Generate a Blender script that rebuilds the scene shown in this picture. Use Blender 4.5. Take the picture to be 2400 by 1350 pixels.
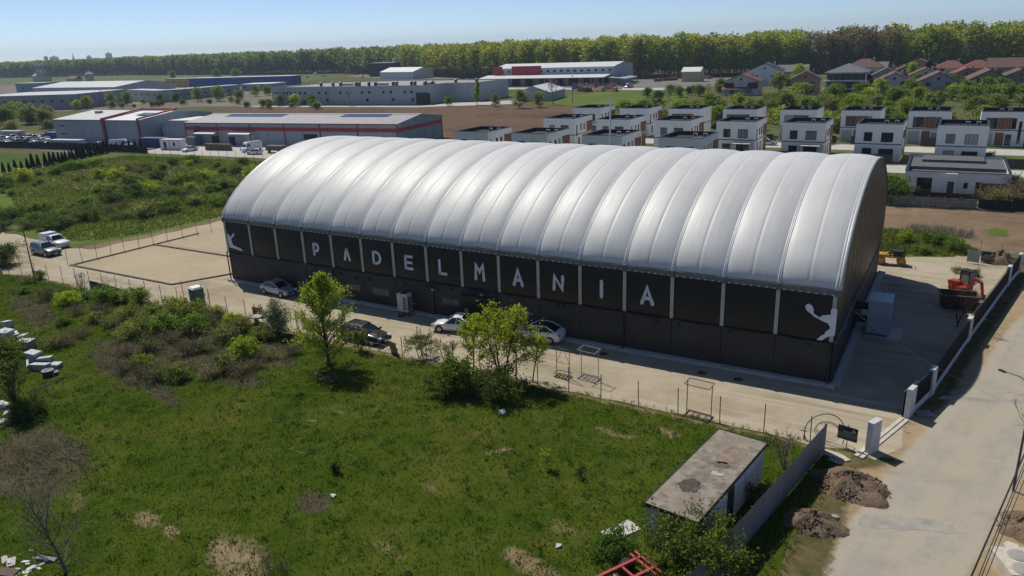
import bpy, math, random
import numpy as np
from math import radians, sin, cos, pi, sqrt, atan2, hypot
from mathutils import Matrix, Vector
for o in list(bpy.data.objects): bpy.data.objects.remove(o)
scene = bpy.context.scene
COL = scene.collection

# ------------------------------------------------------------------ camera
FPX = 1771.23                                   # focal length for a 2400 px wide frame
YAW, PITCH, ROLL = -0.541728, 0.312445, -0.038291
CAM = np.array([6.2764, -54.8639, 24.6706])
_f = np.array([sin(YAW)*cos(PITCH), cos(YAW)*cos(PITCH), -sin(PITCH)])
_r0 = np.array([cos(YAW), -sin(YAW), 0.0]); _u0 = np.cross(_r0, _f)
_r = cos(ROLL)*_r0 + sin(ROLL)*_u0; _u = -sin(ROLL)*_r0 + cos(ROLL)*_u0
cd = bpy.data.cameras.new('camera'); cam = bpy.data.objects.new('camera', cd); COL.objects.link(cam)
cd.sensor_width = 36.0; cd.lens = FPX/2400*36.0; cd.clip_start = 0.5; cd.clip_end = 30000
cam.matrix_world = Matrix(((_r[0], _u[0], -_f[0], CAM[0]), (_r[1], _u[1], -_f[1], CAM[1]), (_r[2], _u[2], -_f[2], CAM[2]), (0, 0, 0, 1)))
scene.camera = cam
# ------------------------------------------------------------------ world, sun, exposure
SUNV = Vector((-0.67, 0.34, 1.0)).normalized()   # towards the sun
ELEV = math.asin(SUNV.z); AZ = atan2(SUNV.x, SUNV.y)
w = bpy.data.worlds.new('World'); scene.world = w; w.use_nodes = True
nt = w.node_tree; bg = nt.nodes['Background']
sky = nt.nodes.new('ShaderNodeTexSky'); sky.sky_type = 'NISHITA'; sky.sun_disc = False
sky.sun_elevation = ELEV; sky.sun_rotation = AZ; sky.altitude = 80; sky.air_density = 0.5; sky.dust_density = 0.25; sky.ozone_density = 3.2
nt.links.new(sky.outputs[0], bg.inputs[0]); bg.inputs[1].default_value = 0.11
sl = bpy.data.lights.new('sun', 'SUN'); sl.energy = 4.3; sl.angle = radians(0.55); sl.color = (1.0, 0.94, 0.82)
so = bpy.data.objects.new('sun', sl); COL.objects.link(so); so.rotation_euler = SUNV.to_track_quat('Z', 'Y').to_euler(); so.location = (-60, 30, 90)
vs = scene.view_settings; vs.view_transform = 'Standard'; vs.look = 'None'; vs.exposure = 0.0; vs.gamma = 1.0; vs.use_curve_mapping = False
scene.render.engine = 'CYCLES'
scene.cycles.max_bounces = 6; scene.cycles.transparent_max_bounces = 8; scene.cycles.volume_bounces = 0

HAZE = 0.00012
# ------------------------------------------------------------------ helpers
rnd = random.Random(7)
def G(x, y, z=0.0):
    d = _f + _r*(x-1200)/FPX + _u*(675-y)/FPX
    return CAM + d*((z-CAM[2])/d[2])
def onY(x, y, Y=0.0):
    d = _f + _r*(x-1200)/FPX + _u*(675-y)/FPX
    return CAM + d*((Y-CAM[1])/d[1])

def PXY(x, y, z=0.0):
    d = np.array([x,y,z])-CAM; w_ = d@_f; return 1200+FPX*(d@_r)/w_, 675-FPX*(d@_u)/w_
def sdist(X, Y, poly):
    """signed distance to a polygon, positive inside (numpy)"""
    D = np.full(X.shape, 1e9); ins = np.zeros(X.shape, bool); n = len(poly)
    for i in range(n):
        (x0,y0),(x1,y1) = poly[i-1], poly[i]; dx, dy = x1-x0, y1-y0; L2 = dx*dx+dy*dy or 1e-9
        t = np.clip(((X-x0)*dx+(Y-y0)*dy)/L2,0,1); D = np.minimum(D, np.hypot(X-x0-t*dx, Y-y0-t*dy))
        ins ^= ((y0 > Y) != (y1 > Y)) & (X < dx*(Y-y0)/(dy or 1e-9)+x0)
    return np.where(ins, D, -D)
class MB:
    def __init__(s): s.v = []; s.f = []; s.m = []
    def add(s, vs_, fs, mi=0):
        b = len(s.v); s.v += [tuple(map(float, q)) for q in vs_]
        for f in fs: s.f.append(tuple(b+i for i in f)); s.m.append(mi)
        return s
    def box(s, x0, x1, y0, y1, z0, z1, mi=0):
        return s.add([(x0,y0,z0),(x1,y0,z0),(x1,y1,z0),(x0,y1,z0),(x0,y0,z1),(x1,y0,z1),(x1,y1,z1),(x0,y1,z1)],
              [(0,3,2,1),(4,5,6,7),(0,1,5,4),(1,2,6,5),(2,3,7,6),(3,0,4,7)], mi)
    def obox(s, c, size, rz=0, rx=0, ry=0, mi=0):
        hx, hy, hz = size[0]/2, size[1]/2, size[2]/2
        M = Matrix.Rotation(rz,3,'Z') @ Matrix.Rotation(ry,3,'Y') @ Matrix.Rotation(rx,3,'X')
        P = []
        for z in (-hz,hz):
            for x,y in ((-hx,-hy),(hx,-hy),(hx,hy),(-hx,hy)):
                q = M @ Vector((x,y,z)); P.append((q.x+c[0], q.y+c[1], q.z+c[2]))
        return s.add(P, [(0,3,2,1),(4,5,6,7),(0,1,5,4),(1,2,6,5),(2,3,7,6),(3,0,4,7)], mi)
    def bar(s, a, b, wx, wz=None, mi=0):        # square bar between two points
        a = Vector(a); b = Vector(b); d = b-a; L = d.length
        if L < 1e-6: return s
        d.normalize(); up = Vector((0,0,1)) if abs(d.z) < .95 else Vector((1,0,0))
        sx = d.cross(up).normalized(); sz = sx.cross(d); wz = wz or wx
        P = []
        for p in (a, b):
            for i, j in ((-1,-1),(1,-1),(1,1),(-1,1)): P.append(tuple(p+sx*(i*wx/2)+sz*(j*wz/2)))
        return s.add(P, [(0,1,2,3),(7,6,5,4),(0,4,5,1),(1,5,6,2),(2,6,7,3),(3,7,4,0)], mi)
    def tube(s, pts, r, n=6, mi=0, cap=True):
        pts = [Vector(p) for p in pts]; k = len(pts)
        rs = r if hasattr(r, '__len__') else [r]*k
        rings = []; prev = None
        for i, p in enumerate(pts):
            d = (pts[min(i+1,k-1)]-pts[max(i-1,0)])
            if d.length < 1e-9: d = Vector((0,0,1))
            d.normalize()
            if prev is None:
                a = d.cross(Vector((0,0,1)) if abs(d.z) < .9 else Vector((1,0,0))).normalized()
            else: a = (prev-d*prev.dot(d)).normalized()
            prev = a; b = d.cross(a)
            rings.append([tuple(p+(a*cos(2*pi*j/n)+b*sin(2*pi*j/n))*rs[i]) for j in range(n)])
        V = [q for R_ in rings for q in R_]; F = []
        for i in range(k-1):
            for j in range(n): F.append((i*n+j, i*n+(j+1)%n, (i+1)*n+(j+1)%n, (i+1)*n+j))
        if cap: F.append(tuple(range(n-1,-1,-1))); F.append(tuple((k-1)*n+j for j in range(n)))
        return s.add(V, F, mi)
    def cyl(s, c, r, h, n=16, axis='z', mi=0):
        d = {'z':(0,0,1),'y':(0,1,0),'x':(1,0,0)}[axis]
        return s.tube([c, (c[0]+d[0]*h, c[1]+d[1]*h, c[2]+d[2]*h)], r, n, mi)
    def prism(s, poly, z0, z1, mi=0):           # horizontal polygon, ccw
        n = len(poly); V = [(x,y,z0) for x,y in poly]+[(x,y,z1) for x,y in poly]
        return s.add(V, [tuple(range(n-1,-1,-1)), tuple(range(n,2*n))]+[(i,(i+1)%n,n+(i+1)%n,n+i) for i in range(n)], mi)
    def plate(s, pts, off, mi=0):               # arbitrary flat polygon given thickness vector
        n = len(pts); V = [tuple(p) for p in pts]+[(p[0]+off[0],p[1]+off[1],p[2]+off[2]) for p in pts]
        return s.add(V, [tuple(range(n-1,-1,-1)), tuple(range(n,2*n))]+[(i,(i+1)%n,n+(i+1)%n,n+i) for i in range(n)], mi)
    def lathe(s, prof, n=20, c=(0,0,0), mi=0):
        k = len(prof); V = []; F = []
        for r_, z in prof:
            for j in range(n): V.append((c[0]+r_*cos(2*pi*j/n), c[1]+r_*sin(2*pi*j/n), c[2]+z))
        for i in range(k-1):
            for j in range(n): F.append((i*n+j,i*n+(j+1)%n,(i+1)*n+(j+1)%n,(i+1)*n+j))
        F.append(tuple(range(n-1,-1,-1))); F.append(tuple((k-1)*n+j for j in range(n)))
        return s.add(V, F, mi)
    def grid(s, P, nu, nv, mi=0):               # P list of nu*nv points
        return s.add(P, [(i*nv+j,(i+1)*nv+j,(i+1)*nv+j+1,i*nv+j+1) for i in range(nu-1) for j in range(nv-1)], mi)
    def mesh(s, name, mats, smooth=False):
        me = bpy.data.meshes.new(name); me.from_pydata(s.v, [], s.f)
        for m in (mats if isinstance(mats,(list,tuple)) else [mats]): me.materials.append(m)
        if any(s.m): me.polygons.foreach_set('material_index', s.m)
        if smooth: me.polygons.foreach_set('use_smooth', [True]*len(me.polygons))
        me.update(); return me

def mesh_np(name, V, F, mat, smooth=False):
    me = bpy.data.meshes.new(name); V = np.asarray(V, np.float32); F = np.asarray(F, np.int32)
    me.vertices.add(len(V)); me.vertices.foreach_set('co', V.ravel())
    k = F.shape[1]; me.loops.add(F.size); me.loops.foreach_set('vertex_index', F.ravel())
    me.polygons.add(len(F)); me.polygons.foreach_set('loop_start', np.arange(0, F.size, k, dtype=np.int32))
    me.polygons.foreach_set('loop_total', np.full(len(F), k, np.int32))
    me.materials.append(mat); me.update(calc_edges=True)
    if smooth: me.polygons.foreach_set('use_smooth', [True]*len(F))
    return me
def link(name, data, parent=None, loc=(0,0,0), rz=0):
    o = bpy.data.objects.new(name, data); COL.objects.link(o); o.location = loc; o.rotation_euler = (0,0,rz)
    if parent: o.parent = parent
    return o
def tag(o, label, cat, group=None):
    o['label'] = label; o['category'] = cat
    if group: o['group'] = group
    return o
def thing(name, label, cat, loc=(0,0,0), rz=0, group=None):
    return tag(link(name, None, None, (loc[0],loc[1],loc[2] if len(loc)>2 else 0), rz), label, cat, group)
def part(name, mb, mat, parent, smooth=False, label=None, loc=(0,0,0), rz=0):
    o = link(name, mb.mesh(name, mat, smooth) if isinstance(mb, MB) else mb, parent, loc, rz)
    if label: o['label'] = label
    return o
def solo(name, mb, mat, label, cat, group=None, loc=(0,0,0), rz=0, smooth=False):
    return tag(link(name, mb.mesh(name, mat, smooth) if isinstance(mb, MB) else mb, None, loc, rz), label, cat, group)
def struct(name, mb, mat, smooth=False):
    o = link(name, mb.mesh(name, mat, smooth) if isinstance(mb, MB) else mb); o['kind'] = 'structure'; return o
def stuff(name, me, label, cat):
    o = link(name, me); tag(o, label, cat); o['kind'] = 'stuff'; return o
def dup(root, loc, rz=0, label=None, group=None, scale=None, color=None):
    def cp(o, par):
        c = o.copy(); COL.objects.link(c); c.parent = par
        if color: c.color = color
        for ch in o.children: cp(ch, c)
        return c
    r_ = cp(root, None); r_.location = (loc[0],loc[1],loc[2] if len(loc)>2 else 0); r_.rotation_euler = (0,0,rz)
    if scale: r_.scale = scale if hasattr(scale,'__len__') else (scale,)*3
    if label: r_['label'] = label
    if group: r_['group'] = group
    return r_

# ------------------------------------------------------------------ materials
def _new(name):
    m = bpy.data.materials.new(name); m.use_nodes = True
    return m, m.node_tree, m.node_tree.nodes['Principled BSDF']
def N(nt, t, **kw):
    n = nt.nodes.new(t)
    for k, v in kw.items():
        if k.startswith('i_'): n.inputs[int(k[2:]) if k[2:].isdigit() else k[2:]].default_value = v
        else: setattr(n, k, v)
    return n
def noise(nt, scale, detail=5, rough=.6, coord='Object', stretch=None):
    tc = N(nt, 'ShaderNodeTexCoord'); out = tc.outputs[coord]
    if stretch:
        mp = N(nt, 'ShaderNodeMapping'); mp.inputs['Scale'].default_value = stretch; nt.links.new(out, mp.inputs[0]); out = mp.outputs[0]
    n = N(nt, 'ShaderNodeTexNoise'); n.inputs['Scale'].default_value = scale; n.inputs['Detail'].default_value = detail; n.inputs['Roughness'].default_value = rough
    nt.links.new(out, n.inputs['Vector']); return n.outputs['Fac']
def ramp(nt, fac, stops):
    r_ = N(nt, 'ShaderNodeValToRGB'); e = r_.color_ramp.elements
    while len(e) < len(stops): e.new(.5)
    for i, (p, c) in enumerate(stops): e[i].position = p; e[i].color = (c[0],c[1],c[2],1)
    nt.links.new(fac, r_.inputs[0]); return r_.outputs[0]
def mix(nt, fac, a, b, mode='MIX'):
    m = N(nt, 'ShaderNodeMix', data_type='RGBA', blend_type=mode)
    for sock, val in ((m.inputs[0], fac), (m.inputs[6], a), (m.inputs[7], b)):
        if hasattr(val, 'is_output') or isinstance(val, bpy.types.NodeSocket): nt.links.new(val, sock)
        elif hasattr(val, '__len__'): sock.default_value = (val[0],val[1],val[2],1)
        else: sock.default_value = val
    return m.outputs[2]
def bumpn(nt, h, strength, dist, b):
    n = N(nt, 'ShaderNodeBump'); n.inputs['Strength'].default_value = strength; n.inputs['Distance'].default_value = dist
    nt.links.new(h, n.inputs['Height']); nt.links.new(n.outputs[0], b.inputs['Normal'])
MATS = {}
def pm(name, col, rough=.6, var=.18, vs_=1.5, bump=0, bs=25, metal=0, spec=.4, col2=None, streak=False, coat=0):
    if name in MATS: return MATS[name]
    m, nt, b = _new(name); b.inputs['Roughness'].default_value = rough; b.inputs['Metallic'].default_value = metal
    b.inputs['Specular IOR Level'].default_value = spec
    if coat: b.inputs['Coat Weight'].default_value = coat; b.inputs['Coat Roughness'].default_value = .06
    if var > 0:
        f = noise(nt, vs_, 6, .62, stretch=(1,1,.15) if streak else None)
        c2 = col2 or tuple(c*(1+var) for c in col); c1 = tuple(c*(1-var) for c in col)
        nt.links.new(ramp(nt, f, [(.32,c1),(.68,c2)]), b.inputs['Base Color'])
    else: b.inputs['Base Color'].default_value = (*col,1)
    if bump: bumpn(nt, noise(nt, bs, 5), bump, .05, b)
    MATS[name] = m; return m
def ground(name, stops, s1=.05, s2=.9, s3=9, bump=.6, bdist=.06, rough=.95, speck=None):
    m, nt, b = _new(name); b.inputs['Roughness'].default_value = rough; b.inputs['Specular IOR Level'].default_value = .05
    a = noise(nt, s1, 5, .65); c = noise(nt, s2, 6, .65); d = noise(nt, s3, 4, .7)
    m1 = N(nt,'ShaderNodeMath',operation='MULTIPLY_ADD',i_1=.45); nt.links.new(a, m1.inputs[0])
    m2 = N(nt,'ShaderNodeMath',operation='MULTIPLY_ADD',i_1=.33); nt.links.new(c, m2.inputs[0])
    m3 = N(nt,'ShaderNodeMath',operation='MULTIPLY',i_1=.22); nt.links.new(d, m3.inputs[0])
    nt.links.new(m3.outputs[0], m2.inputs[2]); nt.links.new(m2.outputs[0], m1.inputs[2])
    col = ramp(nt, m1.outputs[0], stops)
    if speck:
        v = noise(nt, speck[0], 2, .5); col = mix(nt, ramp(nt, v, [(speck[1],(0,0,0)),(speck[1]+.06,(1,1,1))]), col, speck[2])
    nt.links.new(col, b.inputs['Base Color'])
    if bump: bumpn(nt, m1.outputs[0], bump, bdist, b)
    return m
def blend_ground(name, layers, bumpd=.08):
    """base layer then (attribute, stops, softness) layers mixed in by a mesh attribute broken up by noise"""
    m, nt, b = _new(name); b.inputs['Roughness'].default_value = 1.0; b.inputs['Specular IOR Level'].default_value = .0
    def comb(s1, s2, s3):
        a, c, d = noise(nt,s1,5,.65), noise(nt,s2,6,.65), noise(nt,s3,4,.7)
        m1 = N(nt,'ShaderNodeMath',operation='MULTIPLY_ADD',i_1=.42); m2 = N(nt,'ShaderNodeMath',operation='MULTIPLY_ADD',i_1=.34); m3 = N(nt,'ShaderNodeMath',operation='MULTIPLY',i_1=.24)
        nt.links.new(a,m1.inputs[0]); nt.links.new(c,m2.inputs[0]); nt.links.new(d,m3.inputs[0]); nt.links.new(m3.outputs[0],m2.inputs[2]); nt.links.new(m2.outputs[0],m1.inputs[2]); return m1.outputs[0]
    col = None; edge = comb(.5,2.2,11); h = None
    for attr, stops, scales in layers:
        f = comb(*scales); c = ramp(nt, f, stops)
        if col is None: col = c; h = f
        else:
            at = N(nt,'ShaderNodeAttribute'); at.attribute_name = attr
            ad = N(nt,'ShaderNodeMath',operation='MULTIPLY_ADD',i_1=1.5,i_2=-.75); nt.links.new(edge, ad.inputs[0])
            su = N(nt,'ShaderNodeMath',operation='ADD'); nt.links.new(at.outputs['Fac'],su.inputs[0]); nt.links.new(ad.outputs[0],su.inputs[1])
            fac = ramp(nt, su.outputs[0], [(.40,(0,0,0)),(.62,(1,1,1))]); col = mix(nt, fac, col, c)
    nt.links.new(col, b.inputs['Base Color']); bumpn(nt, h, .7, bumpd, b); return m
def foliage(name, col=None, trans=.5, var=.55, rough=.6):
    m, nt, b = _new(name); b.inputs['Roughness'].default_value = rough; b.inputs['Specular IOR Level'].default_value = .06
    g = N(nt, 'ShaderNodeNewGeometry')
    if col is None: base = N(nt, 'ShaderNodeObjectInfo').outputs['Color']
    else:
        rg = N(nt, 'ShaderNodeRGB'); rg.outputs[0].default_value = (*col,1); base = rg.outputs[0]
    lo, hi = 1-var, 1+var
    fac = ramp(nt, g.outputs['Random Per Island'], [(0,(lo,lo,lo*.9)),(.5,(1,1,1)),(1,(hi,hi,hi*.8))])
    c = mix(nt, 1.0, base, fac, 'MULTIPLY')
    nt.links.new(c, b.inputs['Base Color'])
    t = N(nt, 'ShaderNodeBsdfTranslucent'); nt.links.new(c, t.inputs[0])
    ms = N(nt, 'ShaderNodeMixShader'); ms.inputs[0].default_value = trans
    nt.links.new(b.outputs[0], ms.inputs[1]); nt.links.new(t.outputs[0], ms.inputs[2])
    nt.links.new(ms.outputs[0], nt.nodes['Material Output'].inputs[0]); return m
def glassm(name, col=(.012,.016,.02), rough=.08):
    return pm(name, col, rough, 0, spec=.7)
FOL = foliage('leaf', None)
BARK = pm('bark', (.075,.06,.045), .9, .3, 6, .6, 20)
BARKG = pm('bark_grey', (.16,.14,.115), .9, .3, 6, .6, 20)
TWIG = pm('dry_twig', (.16,.125,.085), .9, .35, 3)
GLASS = glassm('window_glass'); GLASSB = glassm('window_glass_blue', (.02,.032,.05), .12)
CONC = pm('concrete', (.42,.41,.385), .85, .2, 2.2, .25, 30)
WHITEW = pm('white_render', (.72,.72,.71), .8, .05, .7)
WHITEP = pm('white_paint', (.72,.72,.72), .45, .06, 2)
BLACKM = pm('black_metal', (.018,.019,.021), .5, .2, 3)
DARKG = pm('dark_grey_metal', (.06,.063,.068), .45, .2, 3)
STEEL = pm('galvanised_steel', (.32,.33,.34), .45, .25, 4, metal=.6)
RUST = pm('rusty_steel', (.10,.062,.042), .75, .4, 5)
WOOD = pm('raw_wood', (.30,.20,.11), .8, .3, 8)
RUBBER = pm('rubber', (.018,.018,.018), .8, .15, 5)
# ================================================================== GROUND
M_FIELD = ground('field_soil', [(.30,(.06,.07,.026)),(.47,(.085,.095,.034)),(.58,(.125,.12,.055)),(.72,(.16,.13,.08))], .018, .25, 2.5, .4)
M_LAWN = ground('lawn_soil', [(.30,(.022,.040,.008)),(.44,(.032,.058,.010)),(.55,(.045,.070,.014)),(.66,(.075,.075,.028)),(.78,(.14,.11,.06))], .05, .5, 5, .7, .08)
M_GRAVEL = ground('gravel', [(.28,(.25,.21,.15)),(.42,(.34,.29,.21)),(.54,(.42,.365,.28)),(.66,(.40,.35,.275)),(.78,(.50,.45,.36))], .08, .6, 16, .5, .03, speck=(28,.66,(.2,.18,.15)))
def tracks(m):
    nt = m.node_tree; b = nt.nodes['Principled BSDF']; src = b.inputs['Base Color'].links[0].from_socket
    n1 = noise(nt, .9, 4, .55, stretch=(.045,1,1)); n2 = noise(nt, .11, 4, .6)
    f = ramp(nt, n1, [(.44,(0,0,0)),(.56,(1,1,1))]); g_ = ramp(nt, n2, [(.4,(0,0,0)),(.6,(.75,.75,.75))])
    fac = mix(nt, 1.0, f, g_, 'MULTIPLY'); nt.links.new(mix(nt, fac, src, mix(nt, .8, src, (.22,.175,.115))), b.inputs['Base Color'])
tracks(M_GRAVEL)
M_PAD = ground('pad_sand', [(.28,(.30,.245,.165)),(.5,(.39,.325,.23)),(.7,(.46,.39,.285))], .09, .9, 14, .35, .02)
M_ROAD = ground('dusty_road', [(.28,(.25,.215,.165)),(.42,(.33,.305,.265)),(.56,(.40,.375,.33)),(.74,(.44,.385,.30))], .10, .5, 7, .25, .02, speck=(5.0,.70,(.20,.18,.15)))
M_SHOULDER = ground('road_shoulder', [(.28,(.15,.115,.07)),(.45,(.27,.215,.145)),(.62,(.34,.28,.19)),(.76,(.11,.11,.04))], .16, .9, 7, .7, .07)
M_EARTH = ground('turned_earth', [(.28,(.10,.068,.043)),(.45,(.17,.12,.08)),(.6,(.25,.185,.125)),(.75,(.33,.26,.185))], .06, .5, 5, .9, .2)
M_PLOUGH = ground('ploughed_soil', [(.30,(.055,.034,.022)),(.43,(.10,.064,.042)),(.52,(.15,.10,.068)),(.60,(.105,.07,.046)),(.72,(.12,.11,.045))], .03, .3, 2.2, 1.0, 1.0)
M_GREEN = ground('rough_meadow', [(.28,(.05,.085,.015)),(.45,(.085,.13,.022)),(.58,(.13,.155,.035)),(.72,(.19,.165,.08))], .035, .35, 3, .6, .15)
M_PAVE = ground('pale_concrete_yard', [(.3,(.36,.35,.33)),(.5,(.44,.43,.405)),(.7,(.52,.505,.475))], .05, .5, 6, .15, .02)
M_ASPH = ground('old_asphalt', [(.3,(.13,.125,.12)),(.5,(.18,.175,.165)),(.7,(.24,.23,.21))], .04, .5, 6, .2, .02)
M_BRUSH = ground('dead_brush_litter', [(.28,(.055,.045,.035)),(.45,(.11,.09,.07)),(.6,(.17,.145,.11)),(.75,(.06,.07,.025))], .3, 1.5, 9, .9, .15)
M_STRAW = ground('dry_straw', [(.28,(.12,.10,.05)),(.5,(.24,.19,.11)),(.7,(.30,.245,.16))], .4, 2, 12, .8, .08)

def zone(name, pts, z, mat, jit=.35, step=1.6):
    rr = random.Random(len(name)*31+int(abs(pts[0][0])*10)); P = []
    n = len(pts)
    for i in range(n):
        a, b = pts[i], pts[(i+1)%n]; L = hypot(b[0]-a[0], b[1]-a[1]); k = max(1, min(90, int(L/step)))
        for j in range(k):
            t = j/k; P.append((a[0]+(b[0]-a[0])*t+rr.gauss(0,jit), a[1]+(b[1]-a[1])*t+rr.gauss(0,jit)))
    A = sum(P[i][0]*P[(i+1)%len(P)][1]-P[(i+1)%len(P)][0]*P[i][1] for i in range(len(P)))
    if A < 0: P.reverse()
    m = MB(); m.add([(x,y,z) for x,y in P], [tuple(range(len(P)))])
    return struct(name, m, mat)
m = MB(); m.add([(-9000,-3000,0),(9000,-3000,0),(9000,12000,0),(-9000,12000,0)], [(0,1,2,3)]); struct('ground', m, M_FIELD)
PATCH = [(80,1085,6.0,3.3,1),(735,1180,1.5,1.0,1),(1440,1022,2.1,.45,0),(1565,1022,1.3,.55,0),(340,1225,1.3,.9,0),(400,1255,1.1,.6,0),(560,1320,3.4,1.5,0),(1180,1060,1.6,.32,0),(800,970,1.1,.25,0),(730,990,.7,.2,0),(1250,1335,2.4,.9,0),
  (380,925,4.0,.6,1),(400,790,12,3.6,1),(300,850,8,2.6,1),(80,730,8,1.8,1),(620,830,5,1.9,1),(760,890,2.2,.5,0),(520,860,7,2.2,1),(1320,1240,1.6,1.0,0),(900,1290,2.4,1.0,0),(1000,1150,1.8,.8,0),(180,1180,2.0,1.0,0),(700,1060,2.0,.7,0),(1100,1300,2.0,.6,0)]
def lawn_z(X, Y): 
    f = np.clip((-Y-9.2)/3.0,0,1)*np.clip((-1.5-X)/2.0,0,1); return f*(.20+.07*np.sin(X*.33+Y*.21)+.05*np.sin(X*.9-Y*.7)+.04*np.sin(X*.21-Y*.55)+.02*np.sin(X*2.1+Y*1.7))+.006*(1-f)
def lawn():
    gx = np.arange(-132,4.01,.5); gy = np.arange(-62,-7.9,.5); X, Y = np.meshgrid(gx,gy,indexing='ij'); A = np.zeros((2,)+X.shape)
    for k,(px,py,rx,ry,kind) in enumerate(PATCH):
        g = G(px,py); an = -.3 if k != 7 else .9; dx, dy = X-g[0], Y-g[1]; u = (dx*cos(an)+dy*sin(an))/rx; v = (-dx*sin(an)+dy*cos(an))/ry
        A[kind] = np.maximum(A[kind], (.95 if kind else .74 if px not in (900,1000,180,700,1100,1320) else .5)*np.exp(-(u*u+v*v)*.8))
    A[0] = np.maximum(A[0], .55*np.exp(-((Y+9.6)/.8)**2))
    nx, ny = X.shape; V = np.stack([X,Y,lawn_z(X,Y)+.004],-1).reshape(-1,3); i = np.arange(nx*ny).reshape(nx,ny)
    F = np.stack([i[:-1,:-1],i[1:,:-1],i[1:,1:],i[:-1,1:]],-1).reshape(-1,4)
    mt = blend_ground('lawn_soil', [(None,[(.30,(.015,.034,.004)),(.42,(.032,.059,.006)),(.5,(.052,.077,.009)),(.6,(.084,.092,.018)),(.74,(.14,.12,.045))],(.14,.9,6)),
      ('dry',[(.3,(.10,.085,.035)),(.5,(.21,.165,.09)),(.7,(.29,.235,.15))],(.4,2,12)), ('brush',[(.28,(.032,.027,.018)),(.45,(.062,.052,.036)),(.6,(.098,.082,.058)),(.75,(.05,.06,.02))],(.4,1.8,10))])
    me = mesh_np('lawn', V, F, mt, True)
    for nm, a_ in (('dry',A[0]),('brush',A[1])): at = me.attributes.new(nm,'FLOAT','POINT'); at.data.foreach_set('value', a_.reshape(-1).astype(np.float32))
    struct('lawn', me, None)
lawn()
zone('meadow', [(-300,20),(-120,5),(-104,1.6),(-96,4),(-94,10),(-92.6,20),(-91,34),(-80,50),(-60,62),(-136,72.5),(-185,71),(-226,55),(-300,50)], .006, M_GREEN, .5, 3)
zone('gravel_yard', [(-60,-9.3),(-92,-10.2),(-104,-8.6),(-113,-2),(-119,3.0),(-110,2.0),(-99,.8),(-94.3,1.6),(-93.1,8.2),(-92.4,15.5),(-92,24),(-90,40),(-40,42),(-2,38.5),(9,42),(13.2,38),(11.6,30),(8.2,13),(6.0,.5),(5.2,-4.0),(5.6,-7.4),(4.0,-9.2),(2.2,-9.2)], .026, M_GRAVEL, .22)
zone('track_bank', [(-97.5,2.0),(-95.4,9),(-94.4,16),(-94,28),(-91.5,28),(-91.8,15),(-92.8,8),(-94,1.4)], .030, M_EARTH, .3)
zone('dirt_track', [(-90.2,-4.2),(-94.6,.8),(-93.4,8.2),(-92.4,15.5),(-92,26),(-87.2,26),(-88.0,11),(-89.2,3)], .034, M_PAD, .25)
ROAD = [(2.2,-36),(2.9,-21.5),(3.4,-18),(4.4,-12.6),(5.9,-6.6),(7.3,-.9),(8.9,4.5),(11.3,17),(14.2,28),(19,42),(40,90),(52,90),(30,40),(18,10),(12.2,-4.5),(10.2,-13.5),(8.9,-19),(7.5,-36)]
def roadside():
    gx = np.arange(-2,46.01,.4); gy = np.arange(-36,75,.4); X, Y = np.meshgrid(gx,gy,indexing='ij')
    wl_ = [(1.2,-36),(1.7,-18),(2.3,-10.6),(4.9,-8.4),(5.5,-2),(6.6,1.4),(8.6,13.5),(11.9,31),(13.1,38),(30,75),(60,75),(60,-36)]
    S = sdist(X,Y,wl_); R_ = sdist(X,Y,ROAD); keep = S > -.6
    road = np.clip(.5+R_/1.5,0,1); verge = np.clip(1.15-(S-.2)/1.6,0,1)*(Y < 40)*.85*(1-.55*((Y > -9) & (Y < -2.4)))
    verge = np.where(Y < -11.5, np.clip(1.0-(X-(2.4+(Y+30)*.02))/1.6,0,1)*.9, verge)
    i = np.arange(X.size).reshape(X.shape); V = np.stack([X,Y,.018+.0*X],-1).reshape(-1,3); F = np.stack([i[:-1,:-1],i[1:,:-1],i[1:,1:],i[:-1,1:]],-1).reshape(-1,4)
    kf = (keep[:-1,:-1]&keep[1:,:-1]&keep[1:,1:]&keep[:-1,1:]).reshape(-1); F = F[kf]
    mt = blend_ground('roadside', [(None,[(.28,(.17,.125,.075)),(.42,(.27,.205,.125)),(.55,(.345,.27,.175)),(.66,(.30,.24,.165)),(.78,(.22,.18,.12))],(.2,.9,8)),
      ('road',[(.28,(.24,.205,.155)),(.40,(.315,.28,.225)),(.50,(.365,.33,.275)),(.58,(.38,.33,.255)),(.68,(.35,.29,.205)),(.8,(.29,.23,.15))],(.16,.45,9)),
      ('wear',[(.3,(.25,.235,.21)),(.5,(.30,.285,.255)),(.7,(.34,.315,.275))],(.2,.8,10)),
      ('verge',[(.28,(.030,.05,.012)),(.42,(.06,.07,.022)),(.52,(.12,.095,.05)),(.66,(.20,.155,.095)),(.8,(.27,.21,.14))],(.5,1.6,9))], .03)
    me = mesh_np('road', V, F, mt)
    wear = (.50*np.exp(-((R_-2.0)/.8)**2)+.42*np.exp(-((R_-.9)/.5)**2))*(R_ > 0)
    for nm, a_ in (('road',road),('verge',verge),('wear',wear)): at = me.attributes.new(nm,'FLOAT','POINT'); at.data.foreach_set('value', a_.reshape(-1).astype(np.float32))
    struct('road', me, None)
roadside()
zone('road_patch', [(4.0,-15.8),(8.3,-14.4),(8.6,-15.5),(4.0,-17.0)], .024, pm('patch_asphalt',(.30,.28,.25),.9,.22,1.2,.3,20), .06, .5)
zone('road_patch', [(7.2,1.6),(12.5,3.4),(12.4,2.7),(7.0,.9)], .024, MATS['patch_asphalt'], .06, .5)
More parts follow.
